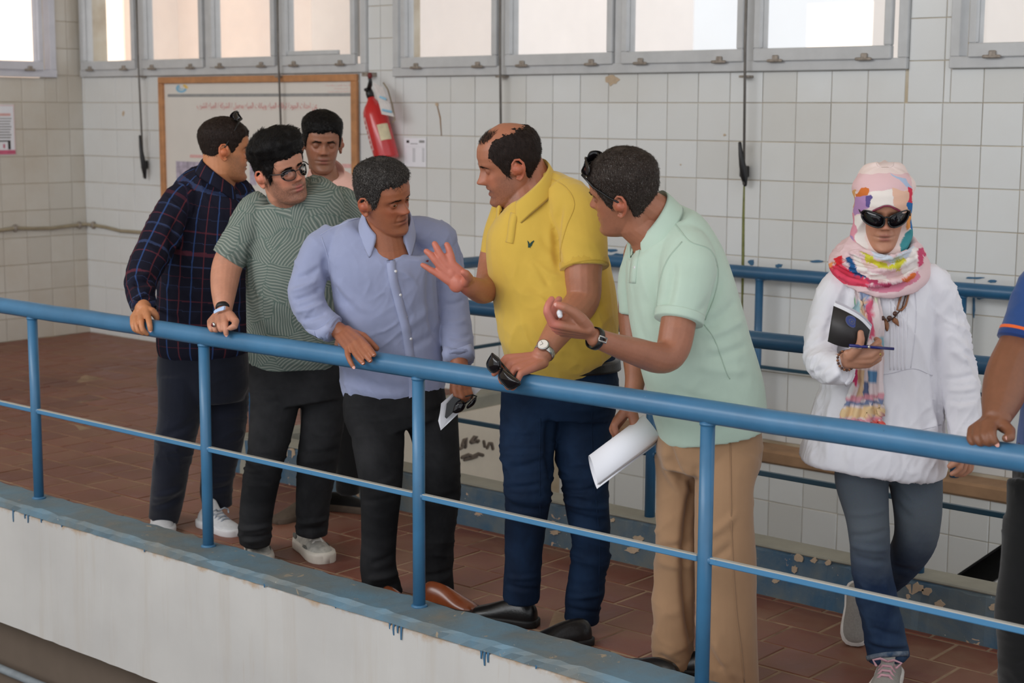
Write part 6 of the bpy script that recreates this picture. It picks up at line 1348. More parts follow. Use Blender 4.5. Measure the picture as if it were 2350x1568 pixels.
# ------------------------------------------------------------------ man in the plaid shirt
def man_plaid():
    P_ = Person((-5.05, 4.10), 'man turned away in a navy plaid shirt with sunglasses on his head'); tone = (196, 132, 92)
    H = Head(P_, 517.8, 345.1, 106, 4, -1, 1.02, jaw=.12, wide=1.03, cheek=.004)
    hm = MB(); H.soup(hm); hm.tube([H.w((0, -.025, -.02)), H.w((0, -.02, -.08)), P_.J(502, 412, .01), P_.J(500, 450, .03)], [.064, .066, .070, .070], 24, rounded=True)
    lm = MB(); P_.limb(lm, [(490, 450, 42, .03), (480, 600, 60, .03), (475, 780, 60, .03)], tagc=False); P_.limb(lm, [(410, 465, 26, -.08), (365, 550, 28, -.18), (330, 640, 26, -.30), (326, 680, 22, -.38), (328, 708, 19, -.44)], tagc=False); P_.limb(lm, [(560, 450, 26, .2), (585, 560, 28, .25), (580, 680, 24, .2)], tagc=False)
    r = rail_pt
    hand_soup(lm, r(328, 708, .02), [r(339, 723, -.008), r(325, 725, -.010), r(313, 727, -.010), r(304, 729, -.008)], [[r(342, 738, -.036), r(344, 749, -.044), r(345, 757, -.044)], [r(324, 740, -.042), r(328, 757, -.046), r(338, 766, -.030)], [r(313, 743, -.042), r(317, 758, -.046), r(328, 765, -.030)], [r(304, 743, -.038), r(308, 756, -.042), r(317, 762, -.030)]], [r(350, 716, .02), r(356, 722, .03), r(359, 728, .034), r(360, 732, .034)], 1.14, .022)
    body_finish(P_, H, hm, lm, tone, beard=.5, beard_col=(104, 76, 58), cheeks=.3); H.eyes((0, 1, 0)); brows(H, M['brow'])
    nails(P_, [(r(345, 758, -.044), r(344, 749, -.044))], k=1.1)
    H.shell('hair', M['hair_dark'], hairline(front=.066, temple=.058, burn=-.014, ear=.018, nape=-.035, soft=.012), lambda x, y, z, t: .003+.009*ss(.0, .07, z), .0012, 150, 13, strands=4200, slen=.009, lift=.3)
    spectacles(H, M['black_plastic'], M['lens_dark'], .027, .020, .098, .0, .034, .0022, 'head_sunglasses', 2.4, M4=Matrix.Translation((0, -.036, .084)) @ Matrix.Rotation(math.radians(36), 4, 'X') @ Matrix.Scale(1.02, 4), temple=False)
    m = MB(); m.tube([H.w((.064, .046, .130)), H.w((.080, .020, .075)), H.w((.083, -.008, .018)), H.w((.082, -.020, .0))], [.0035, .003, .003, .0025], 8); m.build('temple_arm', M['black_plastic'], P_.e, True)
    tb = MB(); P_.trunk(tb, [(470, 790, 98, .13, .02), (468, 830, 104, .135, .02), (468, 880, 106, .13, .02), (470, 920, 90, .11, .02)])
    P_.limb(tb, [(418, 870, 56, -.02), (412, 950, 50, -.05), (402, 1010, 45, -.08), (392, 1080, 41, -.07), (384, 1140, 39, -.04), (378, 1178, 36, -.02), (374, 1196, 34, -.02)], 24, rounded=False); P_.limb(tb, [(520, 870, 54, .06), (520, 950, 47, .06), (512, 1030, 41, .05), (500, 1090, 38, .06), (496, 1130, 37, .07), (500, 1165, 33, .07)], 24, rounded=False)
    tm = remesh(tb, .006, 4); wrinkle(tm, .003, (6, 6, 12), 81); crease(tm, [(345, 1165, 415, 1140, 5, -.008), (350, 1140, 420, 1120, 5, .008), (375, 1000, 450, 960, 6, -.006), (370, 1040, 440, 1010, 6, .005), (460, 1125, 530, 1115, 4, -.007), (460, 1105, 530, 1100, 4, .006)])
    M['trouser_navy'] = mat_cloth('dark_navy_twill', srgb(18, 22, 36), var=.2, vs=5); P_.finish('trousers', tm, M['trouser_navy'])
    P_.chains = []; sb = MB()
    P_.trunk(sb, [(468, 820, 98, .13, .02), (467, 795, 106, .15, .02), (468, 730, 106, .155, .02), (470, 660, 104, .155, .02), (474, 580, 102, .15, .02), (480, 510, 100, .14, .02), (486, 460, 94, .125, .02), (494, 430, 80, .105, .02), (502, 410, 56, .085, .01)])
    P_.limb(sb, [(432, 448, 38, -.05), (402, 480, 42, -.10), (366, 550, 42, -.18), (334, 615, 40, -.27), (322, 655, 36, -.33), (326, 690, 31, -.40), (330, 704, 30, -.43)], 24, rounded=False); P_.limb(sb, [(545, 440, 36, .12), (572, 500, 38, .2), (585, 600, 36, .24), (580, 690, 30, .2)], 20, rounded=False)
    P_.limb(sb, [(430, 452, 34, -.04), (480, 432, 32, .0), (545, 436, 32, .06)], 18, tagc=False)
    sm = remesh(sb, .0055, 4); wrinkle(sm, .0030, (11, 11, 4), 91, rot=.7); crease(sm, [(300, 650, 350, 640, 5, -.012), (305, 668, 360, 660, 5, .012), (296, 640, 345, 625, 5, .008), (318, 685, 360, 672, 5, -.008), (405, 500, 400, 620, 7, -.012), (340, 560, 395, 540, 7, -.004), (400, 640, 480, 700, 9, .004)])
    cloth_uv(sm, P_.chains); sf = Surf(sm); so = P_.finish('plaid_shirt', sm, M['plaid'])
    M['plaid_plain'] = mat_cloth('navy_cotton', srgb(32, 38, 66), var=.3, vs=30); M['maroon'] = mat_cloth('maroon_lining', srgb(112, 32, 44), var=.1)
    ch = -FH*math.cos(math.radians(88))+RH*math.sin(math.radians(88)); collar(P_, P_.J(500, 420, .0), Vector((0, 0, 1))*.95+ch*.25, ch, .078, .102, .040, .046, M['plaid'], gap=24, point=.030, lift=.02); collar(P_, P_.J(501, 419, .0), Vector((0, 0, 1))*.95+ch*.25, ch, .074, .078, .036, .02, M['maroon'], gap=20, point=.0, name='collar_lining', lift=.02)
    ribbon(sf, [(302, 698), (325, 706), (358, 700)], 22, .003, .002).build('cuff', M['plaid_plain'], so, True)
    M['knit_grey'] = plain('pale_grey_knit', srgb(206, 206, 208), .7, var=.08, vscale=60); M['sole_light'] = plain('white_foam_sole', srgb(226, 226, 228), .55, var=.03); M['lace_grey'] = plain('grey_lace', srgb(150, 156, 166), .8)
    fz = lambda x, y: at_z(x, y, 0.0); shoe(P_, fz(462, 1205), fz(545, 1232), .047, M['knit_grey'], M['sole_light'], .085, .030, M['lace_grey'], M['knit_grey']); shoe(P_, fz(368, 1190), fz(376, 1232), .047, M['knit_grey'], M['sole_light'], .09, .030, M['lace_grey'], M['knit_grey'])
man_plaid()
# ------------------------------------------------------------------ man in the pink shirt at the back
def man_pink():
    P_ = Person((-4.86, 4.50), 'slim man in a pink shirt looking down behind the others'); tone = (156, 106, 82)
    H = Head(P_, 738.8, 329.2, 13, 9, -1, 1.0, jaw=-.02, open=.06, lid=-.12, nose=1.0, brow=.005)
    hm = MB(); H.soup(hm); hm.tube([H.w((0, -.02, -.02)), H.w((0, -.015, -.08)), P_.J(748, 415, .01), P_.J(752, 450, .02)], [.054, .054, .060, .07], 24, rounded=True)
    lm = MB(); P_.limb(lm, [(755, 450, 40, .04), (760, 600, 50, .04), (765, 760, 55, .04)], tagc=False); P_.limb(lm, [(690, 470, 22, .0), (675, 590, 22, .0), (690, 700, 20, -.05), (700, 770, 18, -.05)], tagc=False); P_.limb(lm, [(830, 470, 22, .05), (850, 590, 22, .05), (845, 700, 20, .0), (840, 760, 18, .0)], tagc=False)
    body_finish(P_, H, hm, lm, tone, beard=.35, beard_col=(92, 66, 54), lips=(150, 88, 80)); H.eyes((0, 1, -.6)); brows(H, M['brow'], th=.002, w_=.0040)
    H.shell('hair', M['hair_black'], hairline(front=.058, temple=.052, burn=-.02, ear=.02, nape=-.05, soft=.005), lambda x, y, z, t: .005+.012*ss(.04, .09, z), .0018, 150, 15, strands=4200, slen=.012, comb=lambda B: np.stack([.3+0*B[:, 0], np.where(B[:, 2] > .07, .6, -.3), np.where(B[:, 2] > .07, 0, -.9)], 1), lift=.3)
    tb = MB(); P_.trunk(tb, [(770, 780, 78, .11, .03), (770, 830, 82, .115, .03), (770, 880, 70, .1, .03)]); P_.limb(tb, [(735, 850, 44, .0), (728, 960, 38, -.02), (720, 1060, 32, -.02), (716, 1150, 28, .0)], 20, rounded=False); P_.limb(tb, [(806, 850, 44, .04), (806, 960, 38, .02), (804, 1060, 33, .01), (798, 1130, 28, .03)], 20, rounded=False)
    tm = remesh(tb, .007, 4); wrinkle(tm, .003, (6, 6, 12), 95); M['trouser_black'] = mat_cloth('black_twill', srgb(14, 14, 15), var=.2); P_.finish('trousers', tm, M['trouser_black'])
    sb = MB(); P_.trunk(sb, [(768, 800, 82, .12, .03), (768, 700, 88, .125, .03), (766, 600, 92, .125, .03), (764, 500, 92, .12, .03), (762, 450, 84, .105, .03), (758, 424, 62, .085, .03), (753, 406, 42, .065, .02)]); P_.limb(sb, [(718, 436, 28, .02), (692, 485, 32, .0), (678, 600, 28, .0), (690, 690, 26, -.03)], 20, rounded=False); P_.limb(sb, [(798, 432, 28, .04), (826, 485, 32, .05), (846, 600, 28, .05), (842, 690, 26, .02)], 20, rounded=False)
    sm = remesh(sb, .006, 4); wrinkle(sm, .0025, (8, 8, 8), 96); M['shirt_pink'] = mat_cloth('salmon_pink_cotton', srgb(232, 184, 170), var=.05); P_.finish('shirt', sm, M['shirt_pink'])
    ch = -FH*math.cos(math.radians(15))+RH*math.sin(math.radians(15)); collar(P_, P_.J(751, 414, .015), Vector((0, 0, 1))*.95+ch*.25, ch, .066, .088, .040, .044, M['shirt_pink'], gap=32, point=.035, lift=.02)
    M['shoe_taupe'] = plain('taupe_suede', srgb(92, 78, 66), .8, var=.15); fz = lambda x, y: at_z(x, y, 0.0); shoe(P_, fz(745, 1168), fz(792, 1172), .042, M['trouser_black'], M['shoe_taupe'], .08, .03); shoe(P_, fz(715, 1175), fz(672, 1190), .042, M['shoe_taupe'], M['shoe_taupe'], .07, .025)
man_pink()
# ------------------------------------------------------------------ man in the mint green polo shirt
def man_green():
    P_ = Person((-2.58, 3.92), 'man in a mint green polo shirt and khaki trousers leaning forward at the rail'); tone = (160, 106, 82)
    H = Head(P_, 1430, 444.4, -113, 6, -19, 1.05, jaw=.04, nose=1.0, brow=.005, open=.2)
    hm = MB(); H.soup(hm); hm.tube([H.w((0, -.02, -.02)), H.w((0, -.02, -.085)), P_.J(1488, 525, .02), P_.J(1515, 570, .04)], [.062, .062, .070, .08], 24, rounded=True); hm.tube([H.w((0, -.05, -.03)), P_.J(1520, 500, .03)], [.048, .06], 16, rounded=True)
    lm = MB(); P_.limb(lm, [(1525, 570, 48, .05), (1570, 720, 65, .04), (1615, 900, 70, .02)], tagc=False)
    P_.limb(lm, [(1575, 590, 24, -.06), (1566, 670, 38, -.15), (1556, 745, 41, -.19), (1542, 805, 39, -.22), (1512, 822, 36, -.26), (1455, 806, 32, -.34), (1405, 790, 26, -.40), (1368, 776, 23, -.43)], tagc=False)
    P_.limb(lm, [(1465, 580, 34, .20), (1452, 700, 34, .22), (1456, 800, 30, .18), (1458, 870, 24, .12), (1446, 930, 19, .08)], tagc=False)
    q = lambda x, y, d=0: P_.J(x, y, -.45+d)
    hand_soup(lm, q(1356, 762), [q(1268, 743, -.02), q(1274, 752, .0), q(1281, 759, .02), q(1290, 765, .035)], [[q(1256, 716, -.03), q(1259, 699, -.025), q(1266, 687, -.015)], [q(1263, 727, .0), q(1272, 704, .01), q(1283, 687, .015)], [q(1270, 738, .02), q(1280, 720, .03), q(1290, 716, .02)], [q(1282, 748, .04), q(1290, 732, .05), q(1298, 728, .04)]], [q(1334, 732, -.03), q(1316, 716, -.04), q(1296, 705, -.045), q(1279, 700, -.04)], 1.12, .022)
    lm.ball(q(1308, 742, .0), (.034, .02, .028), 14, 10)
    h2 = lambda x, y, d=0: P_.J(x, y, .06+d)
    hand_soup(lm, h2(1446, 930), [h2(1424, 958, -.01), h2(1415, 965, .01), h2(1412, 974, .03), h2(1414, 982, .045)], [[h2(1410, 975, -.02), h2(1413, 990, -.015), h2(1420, 1000, .0)], [h2(1406, 985, .0), h2(1412, 998, .01), h2(1420, 1004, .02)], [h2(1408, 992, .03), h2(1416, 1002, .03), h2(1424, 1006, .03)], [h2(1414, 1000, .05), h2(1422, 1006, .045), h2(1430, 1008, .04)]], [h2(1455, 962, -.02), h2(1458, 985, -.03), h2(1458, 1005, -.03), h2(1457, 1019, -.028)], 1.12, .022)
    def pal(A, C):
        x, y = px_of(A); w_ = ss(1300, 1270, x)*(y < 770)*.6; C[:] = C*(1-w_[:, None])+np.array(srgb(212, 122, 110)[:3])*w_[:, None]
    body_finish(P_, H, hm, lm, tone, colors=pal, beard=.2, beard_col=(104, 74, 60), cheeks=.3); H.eyes((0, 1, 0)); brows(H, M['brow'])
    nails(P_, [(q(1278, 700, -.042), q(1296, 705, -.045)), (h2(1457, 1020, -.028), h2(1458, 1005, -.03))], k=1.1)
    H.shell('hair', M['hair_grey'], hairline(front=.060, temple=.052, burn=-.024, ear=.016, nape=-.060, soft=.009), lambda x, y, z, t: .006+.007*ss(.03, .08, z), .0018, 140, 17, strands=5600, slen=.012, lift=.3)
    spectacles(H, M['black_plastic'], M['lens_dark'], .026, .021, .098, .0, .033, .0022, 'head_sunglasses', 2.4, M4=Matrix.Translation((0, -.004, .060)) @ Matrix.Rotation(math.radians(26), 4, 'X') @ Matrix.Scale(1.05, 4), temple=False)
    m = MB(); m.tube([H.w((-.062, .084, .088)), H.w((-.082, .052, .056)), H.w((-.086, .010, .022)), H.w((-.084, -.018, .002)), H.w((-.081, -.030, -.012))], [.004, .0034, .003, .003, .0025], 8); m.build('temple_arm', M['black_plastic'], P_.e, True)
    # trousers
    tb = MB(); P_.trunk(tb, [(1630, 960, 112, .14, .02), (1628, 1010, 120, .15, .02), (1624, 1060, 118, .14, .01), (1615, 1100, 100, .12, .0)])
    P_.limb(tb, [(1560, 1050, 60, .06), (1554, 1113, 48, .06), (1549, 1200, 45, .05), (1549, 1283, 46, .05), (1546, 1411, 47, .06), (1546, 1500, 47, .06), (1546, 1530, 48, .06)], 24, rounded=False); P_.limb(tb, [(1672, 1050, 74, -.04), (1662, 1113, 68, -.07), (1662, 1200, 68, -.09), (1665, 1283, 70, -.09), (1666, 1411, 70, -.07), (1668, 1530, 72, -.05), (1670, 1610, 72, -.04)], 24, rounded=False)
    tm = remesh(tb, .006, 4); wrinkle(tm, .0035, (6, 6, 9), 101, rot=.4); crease(tm, [(1535, 1020, 1575, 1110, 7, -.012), (1520, 1040, 1560, 1130, 7, .008), (1575, 1090, 1600, 1130, 6, -.008), (1598, 1080, 1594, 1500, 8, -.016), (1600, 1240, 1690, 1180, 8, .006), (1600, 1300, 1680, 1250, 8, -.006), (1510, 1260, 1590, 1240, 7, -.006), (1510, 1290, 1590, 1300, 7, .006), (1510, 1500, 1560, 1530, 6, -.008), (1620, 1480, 1660, 1540, 8, -.010), (1640, 1470, 1690, 1560, 8, .006)])
    M['khaki'] = mat_cloth('khaki_chino_cotton', srgb(162, 127, 96), var=.08, vs=4); sft = Surf(tm); to = P_.finish('trousers', tm, M['khaki']); M['khaki_seam'] = mat_cloth('khaki_seam', srgb(150, 117, 88), var=.05)
    ribbon(sft, [(1676, 1012), (1677, 1100), (1680, 1250), (1690, 1400), (1702, 1500), (1708, 1566)], 4, .001, .001).build('side_seam', M['khaki_seam'], to, True)
    P_.chains = []; sb = MB()
    P_.trunk(sb, [(1636, 1004, 108, .145, .02), (1633, 985, 122, .16, .02), (1628, 940, 130, .165, .01), (1616, 880, 131, .165, .01), (1592, 800, 130, .16, .01), (1572, 720, 128, .155, .02), (1558, 650, 122, .15, .03), (1545, 590, 112, .14, .04), (1532, 550, 98, .12, .04), (1515, 525, 76, .10, .04), (1502, 508, 56, .085, .03)])
    P_.limb(sb, [(1560, 545, 52, -.0), (1578, 600, 66, -.08), (1572, 660, 62, -.14), (1558, 735, 56, -.18)], 24, rounded=False); P_.limb(sb, [(1480, 560, 40, .16), (1460, 640, 40, .2), (1456, 720, 36, .2)], 20, rounded=False)
    sm = remesh(sb, .0055, 5); wrinkle(sm, .0024, (9, 9, 3.5), 111, rot=-.8); crease(sm, [(1510, 740, 1545, 600, 9, -.012), (1630, 740, 1690, 690, 8, -.006), (1620, 770, 1710, 730, 8, .006), (1625, 820, 1715, 790, 8, -.005), (1600, 840, 1720, 850, 9, .004), (1560, 900, 1700, 940, 9, -.004), (1550, 930, 1690, 970, 9, .004), (1600, 720, 1660, 640, 7, -.005), (1450, 640, 1490, 800, 8, -.004), (1470, 580, 1500, 700, 8, .004)])
    M['polo_green'] = mat_cloth('mint_green_pique', srgb(184, 204, 188), var=.04); sf = Surf(sm); so = P_.finish('polo_shirt', sm, M['polo_green']); M['polo_green_trim'] = mat_cloth('mint_green_seam', srgb(166, 186, 170), var=.04)
    m = MB(); P_.limb(m, [(1561, 718, 58.5, -.173), (1557, 738, 57, -.182)], 28, smooth=2, rounded=False, tagc=False); m.build('sleeve_hem', M['polo_green'], so, True)
    ribbon(sf, [(1545, 508), (1563, 532), (1585, 556), (1630, 574), (1648, 620), (1640, 680), (1618, 735)], 2.6, .001, .001).build('armhole_seam', M['polo_green_trim'], so, True); ribbon(sf, [(1565, 555), (1530, 600), (1512, 660), (1506, 730)], 2.6, .001, .001).build('sleeve_seam', M['polo_green_trim'], so, True); ribbon(sf, [(1616, 745), (1640, 780), (1665, 850), (1675, 870)], 2.4, .001, .001).build('side_seam', M['polo_green_trim'], so, True)
    pl = ribbon(sf, [(1462, 570), (1455, 610), (1452, 650)], 15, .002, .0014).build('placket', M['polo_green'], so, True); button(P_, sf, 1457, 614, .0052, None, pl)
    ch = -FH*math.cos(math.radians(-68))+RH*math.sin(math.radians(-68)); collar(P_, P_.J(1500, 520, .03), Vector((0, 0, 1))*.86+ch*.42-RH*.1, ch, .076, .104, .036, .050, M['polo_green'], gap=24, point=.040, lift=.02)
    fz = lambda x, y: at_z(x, y, 0.0); shoe(P_, fz(1555, 1588), fz(1492, 1560), .046, M['shoe_black'], M['sole_black'], .085, .024); hb_ = P_.J(1690, 1640, .0); hb_.z = 0; shoe(P_, hb_, hb_+Vector((-.24, -.10, 0)), .046, M['shoe_black'], M['sole_black'], .085, .024)
    wt = watch(P_, P_.J(1366, 777, -.432), P_.J(1368, 776, -.43)-P_.J(1405, 790, -.40), -FH+Vector((0, 0, 1))*.25, .0285, M['leather_black'], buckle=M['steel'])
    m = MB(); c = q(1284, 719, -.035); m.ball(c, (.008, .007, .010), 14, 10); m.ball(c+Vector((.002, 0, -.006)), (.007, .007, .007), 12, 8); m.thing('white_pebble', M['white_btn'], 'small white pebble pinched by the man in green', 'pebble')
    # rolled papers in his other hand
    e = empty('rolled_papers', P_.J(1400, 1118, .05)); tag(e, 'loosely rolled white papers in the lower hand of the man in green', 'papers')
    A_, B_ = P_.J(1362, 1086, .0), P_.J(1498, 984, .04); ax_ = (B_-A_).normalized(); s1 = (UP-ax_*UP.dot(ax_)).normalized(); s2 = ax_.cross(s1)
    for k_, (r0, a0, a1, sh) in enumerate(((.058, -2.7, 2.3, 0), (.050, -2.4, 2.7, .010), (.043, -2.0, 2.9, .018))):
        m = MB(); n = 30; vs = []
        for i in range(n+1):
            a = a0+(a1-a0)*i/n; rr = r0*(1-.10*i/n); d = s1*(math.cos(a)*rr*.92)+s2*(math.sin(a)*rr*.72)
            for B in (A_+ax_*(sh+.02*math.cos(a)), B_): vs += [B+d, B+d*(1-.0012/rr)]
        fs = []
        for i in range(n):
            o = i*4; fs += [(o, o+2, o+6, o+4), (o+1, o+5, o+7, o+3), (o, o+4, o+5, o+1), (o+2, o+3, o+7, o+6)]
        fs += [(0, 1, 3, 2), (n*4, n*4+2, n*4+3, n*4+1)]; m.add(vs, fs); m.build('page', M['paper'], e, True)
man_green()
# ------------------------------------------------------------------ woman in the white tunic
def woman():
    P_ = Person((-2.16, 4.30), 'woman in a colourful headscarf, sunglasses and white tunic carrying a notebook'); tone = (182, 130, 104)
    H = Head(P_, 2026, 480, -6, 17, 1, .97, jaw=-.06, wide=.98, nose=1.0, lips=1.1, open=.2, brow=.002)
    hm = MB(); H.soup(hm, ears=False); hm.tube([H.w((0, -.02, -.02)), H.w((0, -.015, -.08)), P_.J(2027, 620, .02), P_.J(2027, 650, .02)], [.05, .05, .055, .06], 20, rounded=True)
    lm = MB(); P_.limb(lm, [(2027, 640, 40, .02), (2030, 800, 55, .03), (2025, 960, 60, .03)], tagc=False); P_.limb(lm, [(1915, 670, 26, .0), (1880, 760, 27, -.03), (1872, 826, 26, -.10), (1905, 838, 24, -.18), (1940, 828, 20, -.23)], tagc=False); P_.limb(lm, [(2150, 660, 26, .0), (2180, 770, 28, .0), (2205, 890, 26, -.04), (2220, 990, 21, -.10), (2221, 1022, 18, -.12)], tagc=False)
    q = lambda x, y, d=0: P_.J(x, y, -.25+d)
    hand_soup(lm, q(1944, 824), [q(1996, 803, -.012), q(1999, 816, -.014), q(1999, 828, -.010), q(1994, 838, .0)], [[q(2012, 790, -.012), q(2017, 784, .004), q(2011, 779, .014)], [q(2016, 802, -.014), q(2021, 800, .004), q(2013, 797, .014)], [q(2017, 815, -.010), q(2022, 812, .006), q(2014, 809, .016)], [q(2012, 828, .0), q(2018, 824, .012), q(2010, 822, .020)]], [q(1962, 806, -.02), q(1973, 794, -.03), q(1976, 778, -.034), q(1975, 764, -.034)], 1.0, .020)
    h2 = lambda x, y, d=0: P_.J(x, y, -.13+d)
    hand_soup(lm, h2(2221, 1024), [h2(2206, 1054, -.02), h2(2214, 1060, .0), h2(2222, 1062, .015), h2(2230, 1060, .03)], [[h2(2203, 1072, -.025), h2(2195, 1082, -.02), h2(2185, 1088, -.015)], [h2(2210, 1078, .0), h2(2202, 1086, .0), h2(2195, 1090, .005)], [h2(2219, 1080, .02), h2(2212, 1088, .02), h2(2206, 1090, .02)], [h2(2228, 1076, .03), h2(2222, 1083, .03), h2(2216, 1086, .03)]], [h2(2207, 1042, -.02), h2(2198, 1056, -.03), h2(2188, 1065, -.03), h2(2180, 1070, -.03)], .98, .019)
    body_finish(P_, H, hm, lm, tone, lips=(160, 96, 88), cheeks=.35); H.eyes()
    # headscarf: hood, band, draped wrap, hanging tail
    face = lambda x, y, z: ((x/.055)**2+((z+.036)/.082)**2)
    M['scarf'] = mat_vcol('painted_chiffon_scarf', .75, 0, .2, .1)
    ho = H.shell('headscarf', M['scarf'], lambda x, y, z, t: np.clip(ss(.90, 1.06, face(x, y, z))+(np.cos(t) < .15), 0, 1), lambda x, y, z, t: .010+.030*ss(.03, -.09, z)*ss(.85, .1, np.cos(t))+.008*ss(-.03, .06, z)*ss(.7, -.2, np.cos(t))+.004*ss(.05, .1, z), .003, 26, 19, floor=.004, lump=lambda x, y, z, t: .0035*np.sin(z*90+np.abs(t)*5)*ss(.5, -.1, np.cos(t)), res=(360, 280))
    off = np.array(wloc(P_.e)); hme = ho.data; setco(hme, getco(hme)+off)
    paint(hme, (230, 210, 204), [((222, 186, 188), [(1950, 398), (2090, 398), (2090, 436), (1950, 440)]), ((232, 224, 218), [(1960, 500), (1984, 490), (1990, 580), (1966, 586)]), ((234, 224, 216), [(1998, 438), (2046, 434), (2046, 472), (1998, 474)]), ((206, 112, 52), [(1966, 446), (1990, 428), (1998, 430), (1992, 446), (1972, 456)]), ((176, 136, 180), [(1958, 452), (1997, 446), (1998, 474), (1966, 494), (1958, 490)]), ((98, 84, 142), [(1990, 448), (1998, 446), (1999, 474), (1990, 470)]), ((226, 182, 158), [(2046, 432), (2090, 440), (2090, 500), (2078, 492), (2048, 472)]), ((172, 188, 212), [(2044, 398), (2080, 410), (2092, 440), (2080, 432), (2062, 412)]), ((212, 58, 82), [(2080, 428), (2092, 436), (2096, 468), (2086, 466)]), ((222, 150, 166), [(1938, 488), (1962, 486), (1966, 560), (1936, 580)]), ((178, 148, 194), [(1946, 540), (1960, 544), (1966, 590), (1948, 590)]), ((42, 108, 168), [(2084, 466), (2110, 466), (2112, 530), (2090, 532)]), ((226, 150, 80), [(2080, 496), (2092, 490), (2090, 520), (2080, 530)]), ((66, 142, 148), [(2062, 560), (2086, 526), (2112, 524), (2116, 586), (2070, 590)]), ((214, 160, 100), [(1952, 440), (1966, 436), (1962, 470), (1952, 480)])])
    setco(hme, getco(hme)-off)
    M['scarf_trim'] = plain('wine_coloured_band', srgb(150, 58, 84), .7); pts = []
    for k in range(25):
        a = math.radians(58-116*k/24); i_ = .0535*math.sin(a); z_ = -.036+.0800*math.cos(a); j = np.argmin((H.A[..., 0]-i_)**2+(H.A[..., 2]-z_)**2+(H.A[..., 1] < .01)*1.0); p = H.A.reshape(-1, 3)[j]+H.Nn.reshape(-1, 3)[j]*.006; pts.append(H.w(p))
    m = MB(); m.tube(pts, .0032, 10, flat=.6, rounded=True); sc_o = m.build('scarf_band', M['scarf_trim'], P_.e, True)
    m = MB(); rings = []
    for cx, cy, hw, hd, drop, dz in catmull([(2026, 590, 50, .05, .03, .0), (2027, 566, 60, .066, .024, .0), (2028, 558, 72, .084, .034, .0), (2027, 572, 86, .102, .040, .0), (2024, 590, 100, .118, .050, .0), (2020, 610, 114, .132, .056, .0), (2018, 622, 116, .134, .058, .0), (2018, 630, 108, .126, .058, .0), (2020, 622, 80, .09, .05, .0)], 5):
        C_ = P_.J(cx, cy, dz+.015); w_ = hw*depth(C_)/F_PX; rings.append([C_+RH*(w_*math.cos(a))-FH*(hd*math.sin(a))-Vector((0, 0, 1))*(drop*math.sin(a)-.012*abs(math.cos(a))) for a in [2*math.pi*k/64 for k in range(64)]])
    m.loft(rings); me = remesh(m, .0032, 2)
    FL_ = [(1905, 604, 1990, 640, 4, -.010), (1990, 640, 2100, 610, 4, -.010), (1925, 596, 2000, 622, 4, .009), (2000, 622, 2105, 590, 4, .009), (1945, 585, 2010, 606, 3.5, -.009), (2010, 606, 2095, 580, 3.5, -.008), (1915, 622, 1990, 656, 4, .008), (1990, 656, 2095, 632, 4, .008), (1970, 578, 2020, 596, 3, .007), (2020, 596, 2080, 576, 3, .007), (1930, 630, 2010, 664, 3.5, -.006), (2105, 575, 2112, 612, 4, .006)]; crease(me, FL_); crease(me, FL_); wrinkle(me, .002, (16, 16, 30), 77)
    paint(me, (226, 196, 198), [((222, 70, 96), [(1896, 616), (1930, 604), (1960, 626), (2000, 646), (1990, 660), (1940, 652), (1905, 632)]), ((216, 42, 52), [(1912, 598), (1930, 588), (1936, 602), (1918, 608)]), ((234, 150, 92), [(1898, 606), (1914, 602), (1910, 614), (1898, 616)]), ((112, 170, 172), [(1884, 618), (1900, 610), (1902, 626), (1888, 632)]), ((34, 88, 140), [(1938, 594), (1950, 590), (1966, 618), (1996, 636), (1975, 636), (1950, 622)]), ((234, 226, 220), [(1954, 586), (1972, 590), (1990, 620), (2035, 636), (2040, 646), (2000, 640), (1966, 620)]), ((208, 202, 62), [(1972, 576), (1984, 578), (2010, 598), (2040, 608), (2050, 618), (2020, 616), (1990, 602)]), ((206, 200, 60), [(2036, 612), (2060, 596), (2092, 590), (2086, 608), (2060, 622)]), ((206, 214, 226), [(2000, 566), (2050, 592), (2096, 566), (2104, 580), (2050, 604), (2004, 590)]), ((212, 130, 152), [(1980, 652), (2060, 652), (2110, 620), (2116, 640), (2060, 670), (2000, 670)]), ((220, 112, 56), [(2068, 640), (2098, 624), (2106, 632), (2080, 650)]), ((200, 76, 112), [(2106, 572), (2120, 570), (2122, 606), (2108, 612)]), ((236, 228, 224), [(2096, 570), (2106, 572), (2106, 616), (2070, 634), (2066, 624)]), ((176, 60, 96), [(1986, 634), (2020, 648), (2050, 650), (2040, 658), (1990, 648)])])
    P_.finish('scarf_wrap', me, M['scarf'])
    # sunglasses
    spectacles(H, M['black_plastic'], M['lens_dark'], .0315, .0235, .100, .003, .0375, .0028, 'sunglasses_worn', 2.5, tilt=.14, temple=True, lens_thick=.002)
    # jeans
    tb = MB(); P_.trunk(tb, [(2036, 1010, 110, .13, .03), (2036, 1060, 116, .13, .02), (2036, 1095, 112, .12, .01)])
    P_.limb(tb, [(1985, 1070, 66, .0), (1978, 1105, 62, -.03), (1990, 1180, 50, -.07), (1996, 1240, 46, -.09), (1998, 1290, 45, -.08), (2010, 1360, 47, -.05), (2024, 1430, 46, -.03), (2036, 1490, 47, -.02), (2040, 1512, 48, -.02)], 24, rounded=False); P_.limb(tb, [(2092, 1070, 66, .02), (2102, 1110, 60, .0), (2106, 1190, 54, -.02), (2098, 1245, 48, .02), (2070, 1292, 42, .14), (2036, 1325, 38, .27), (1990, 1345, 35, .38)], 24, rounded=False)
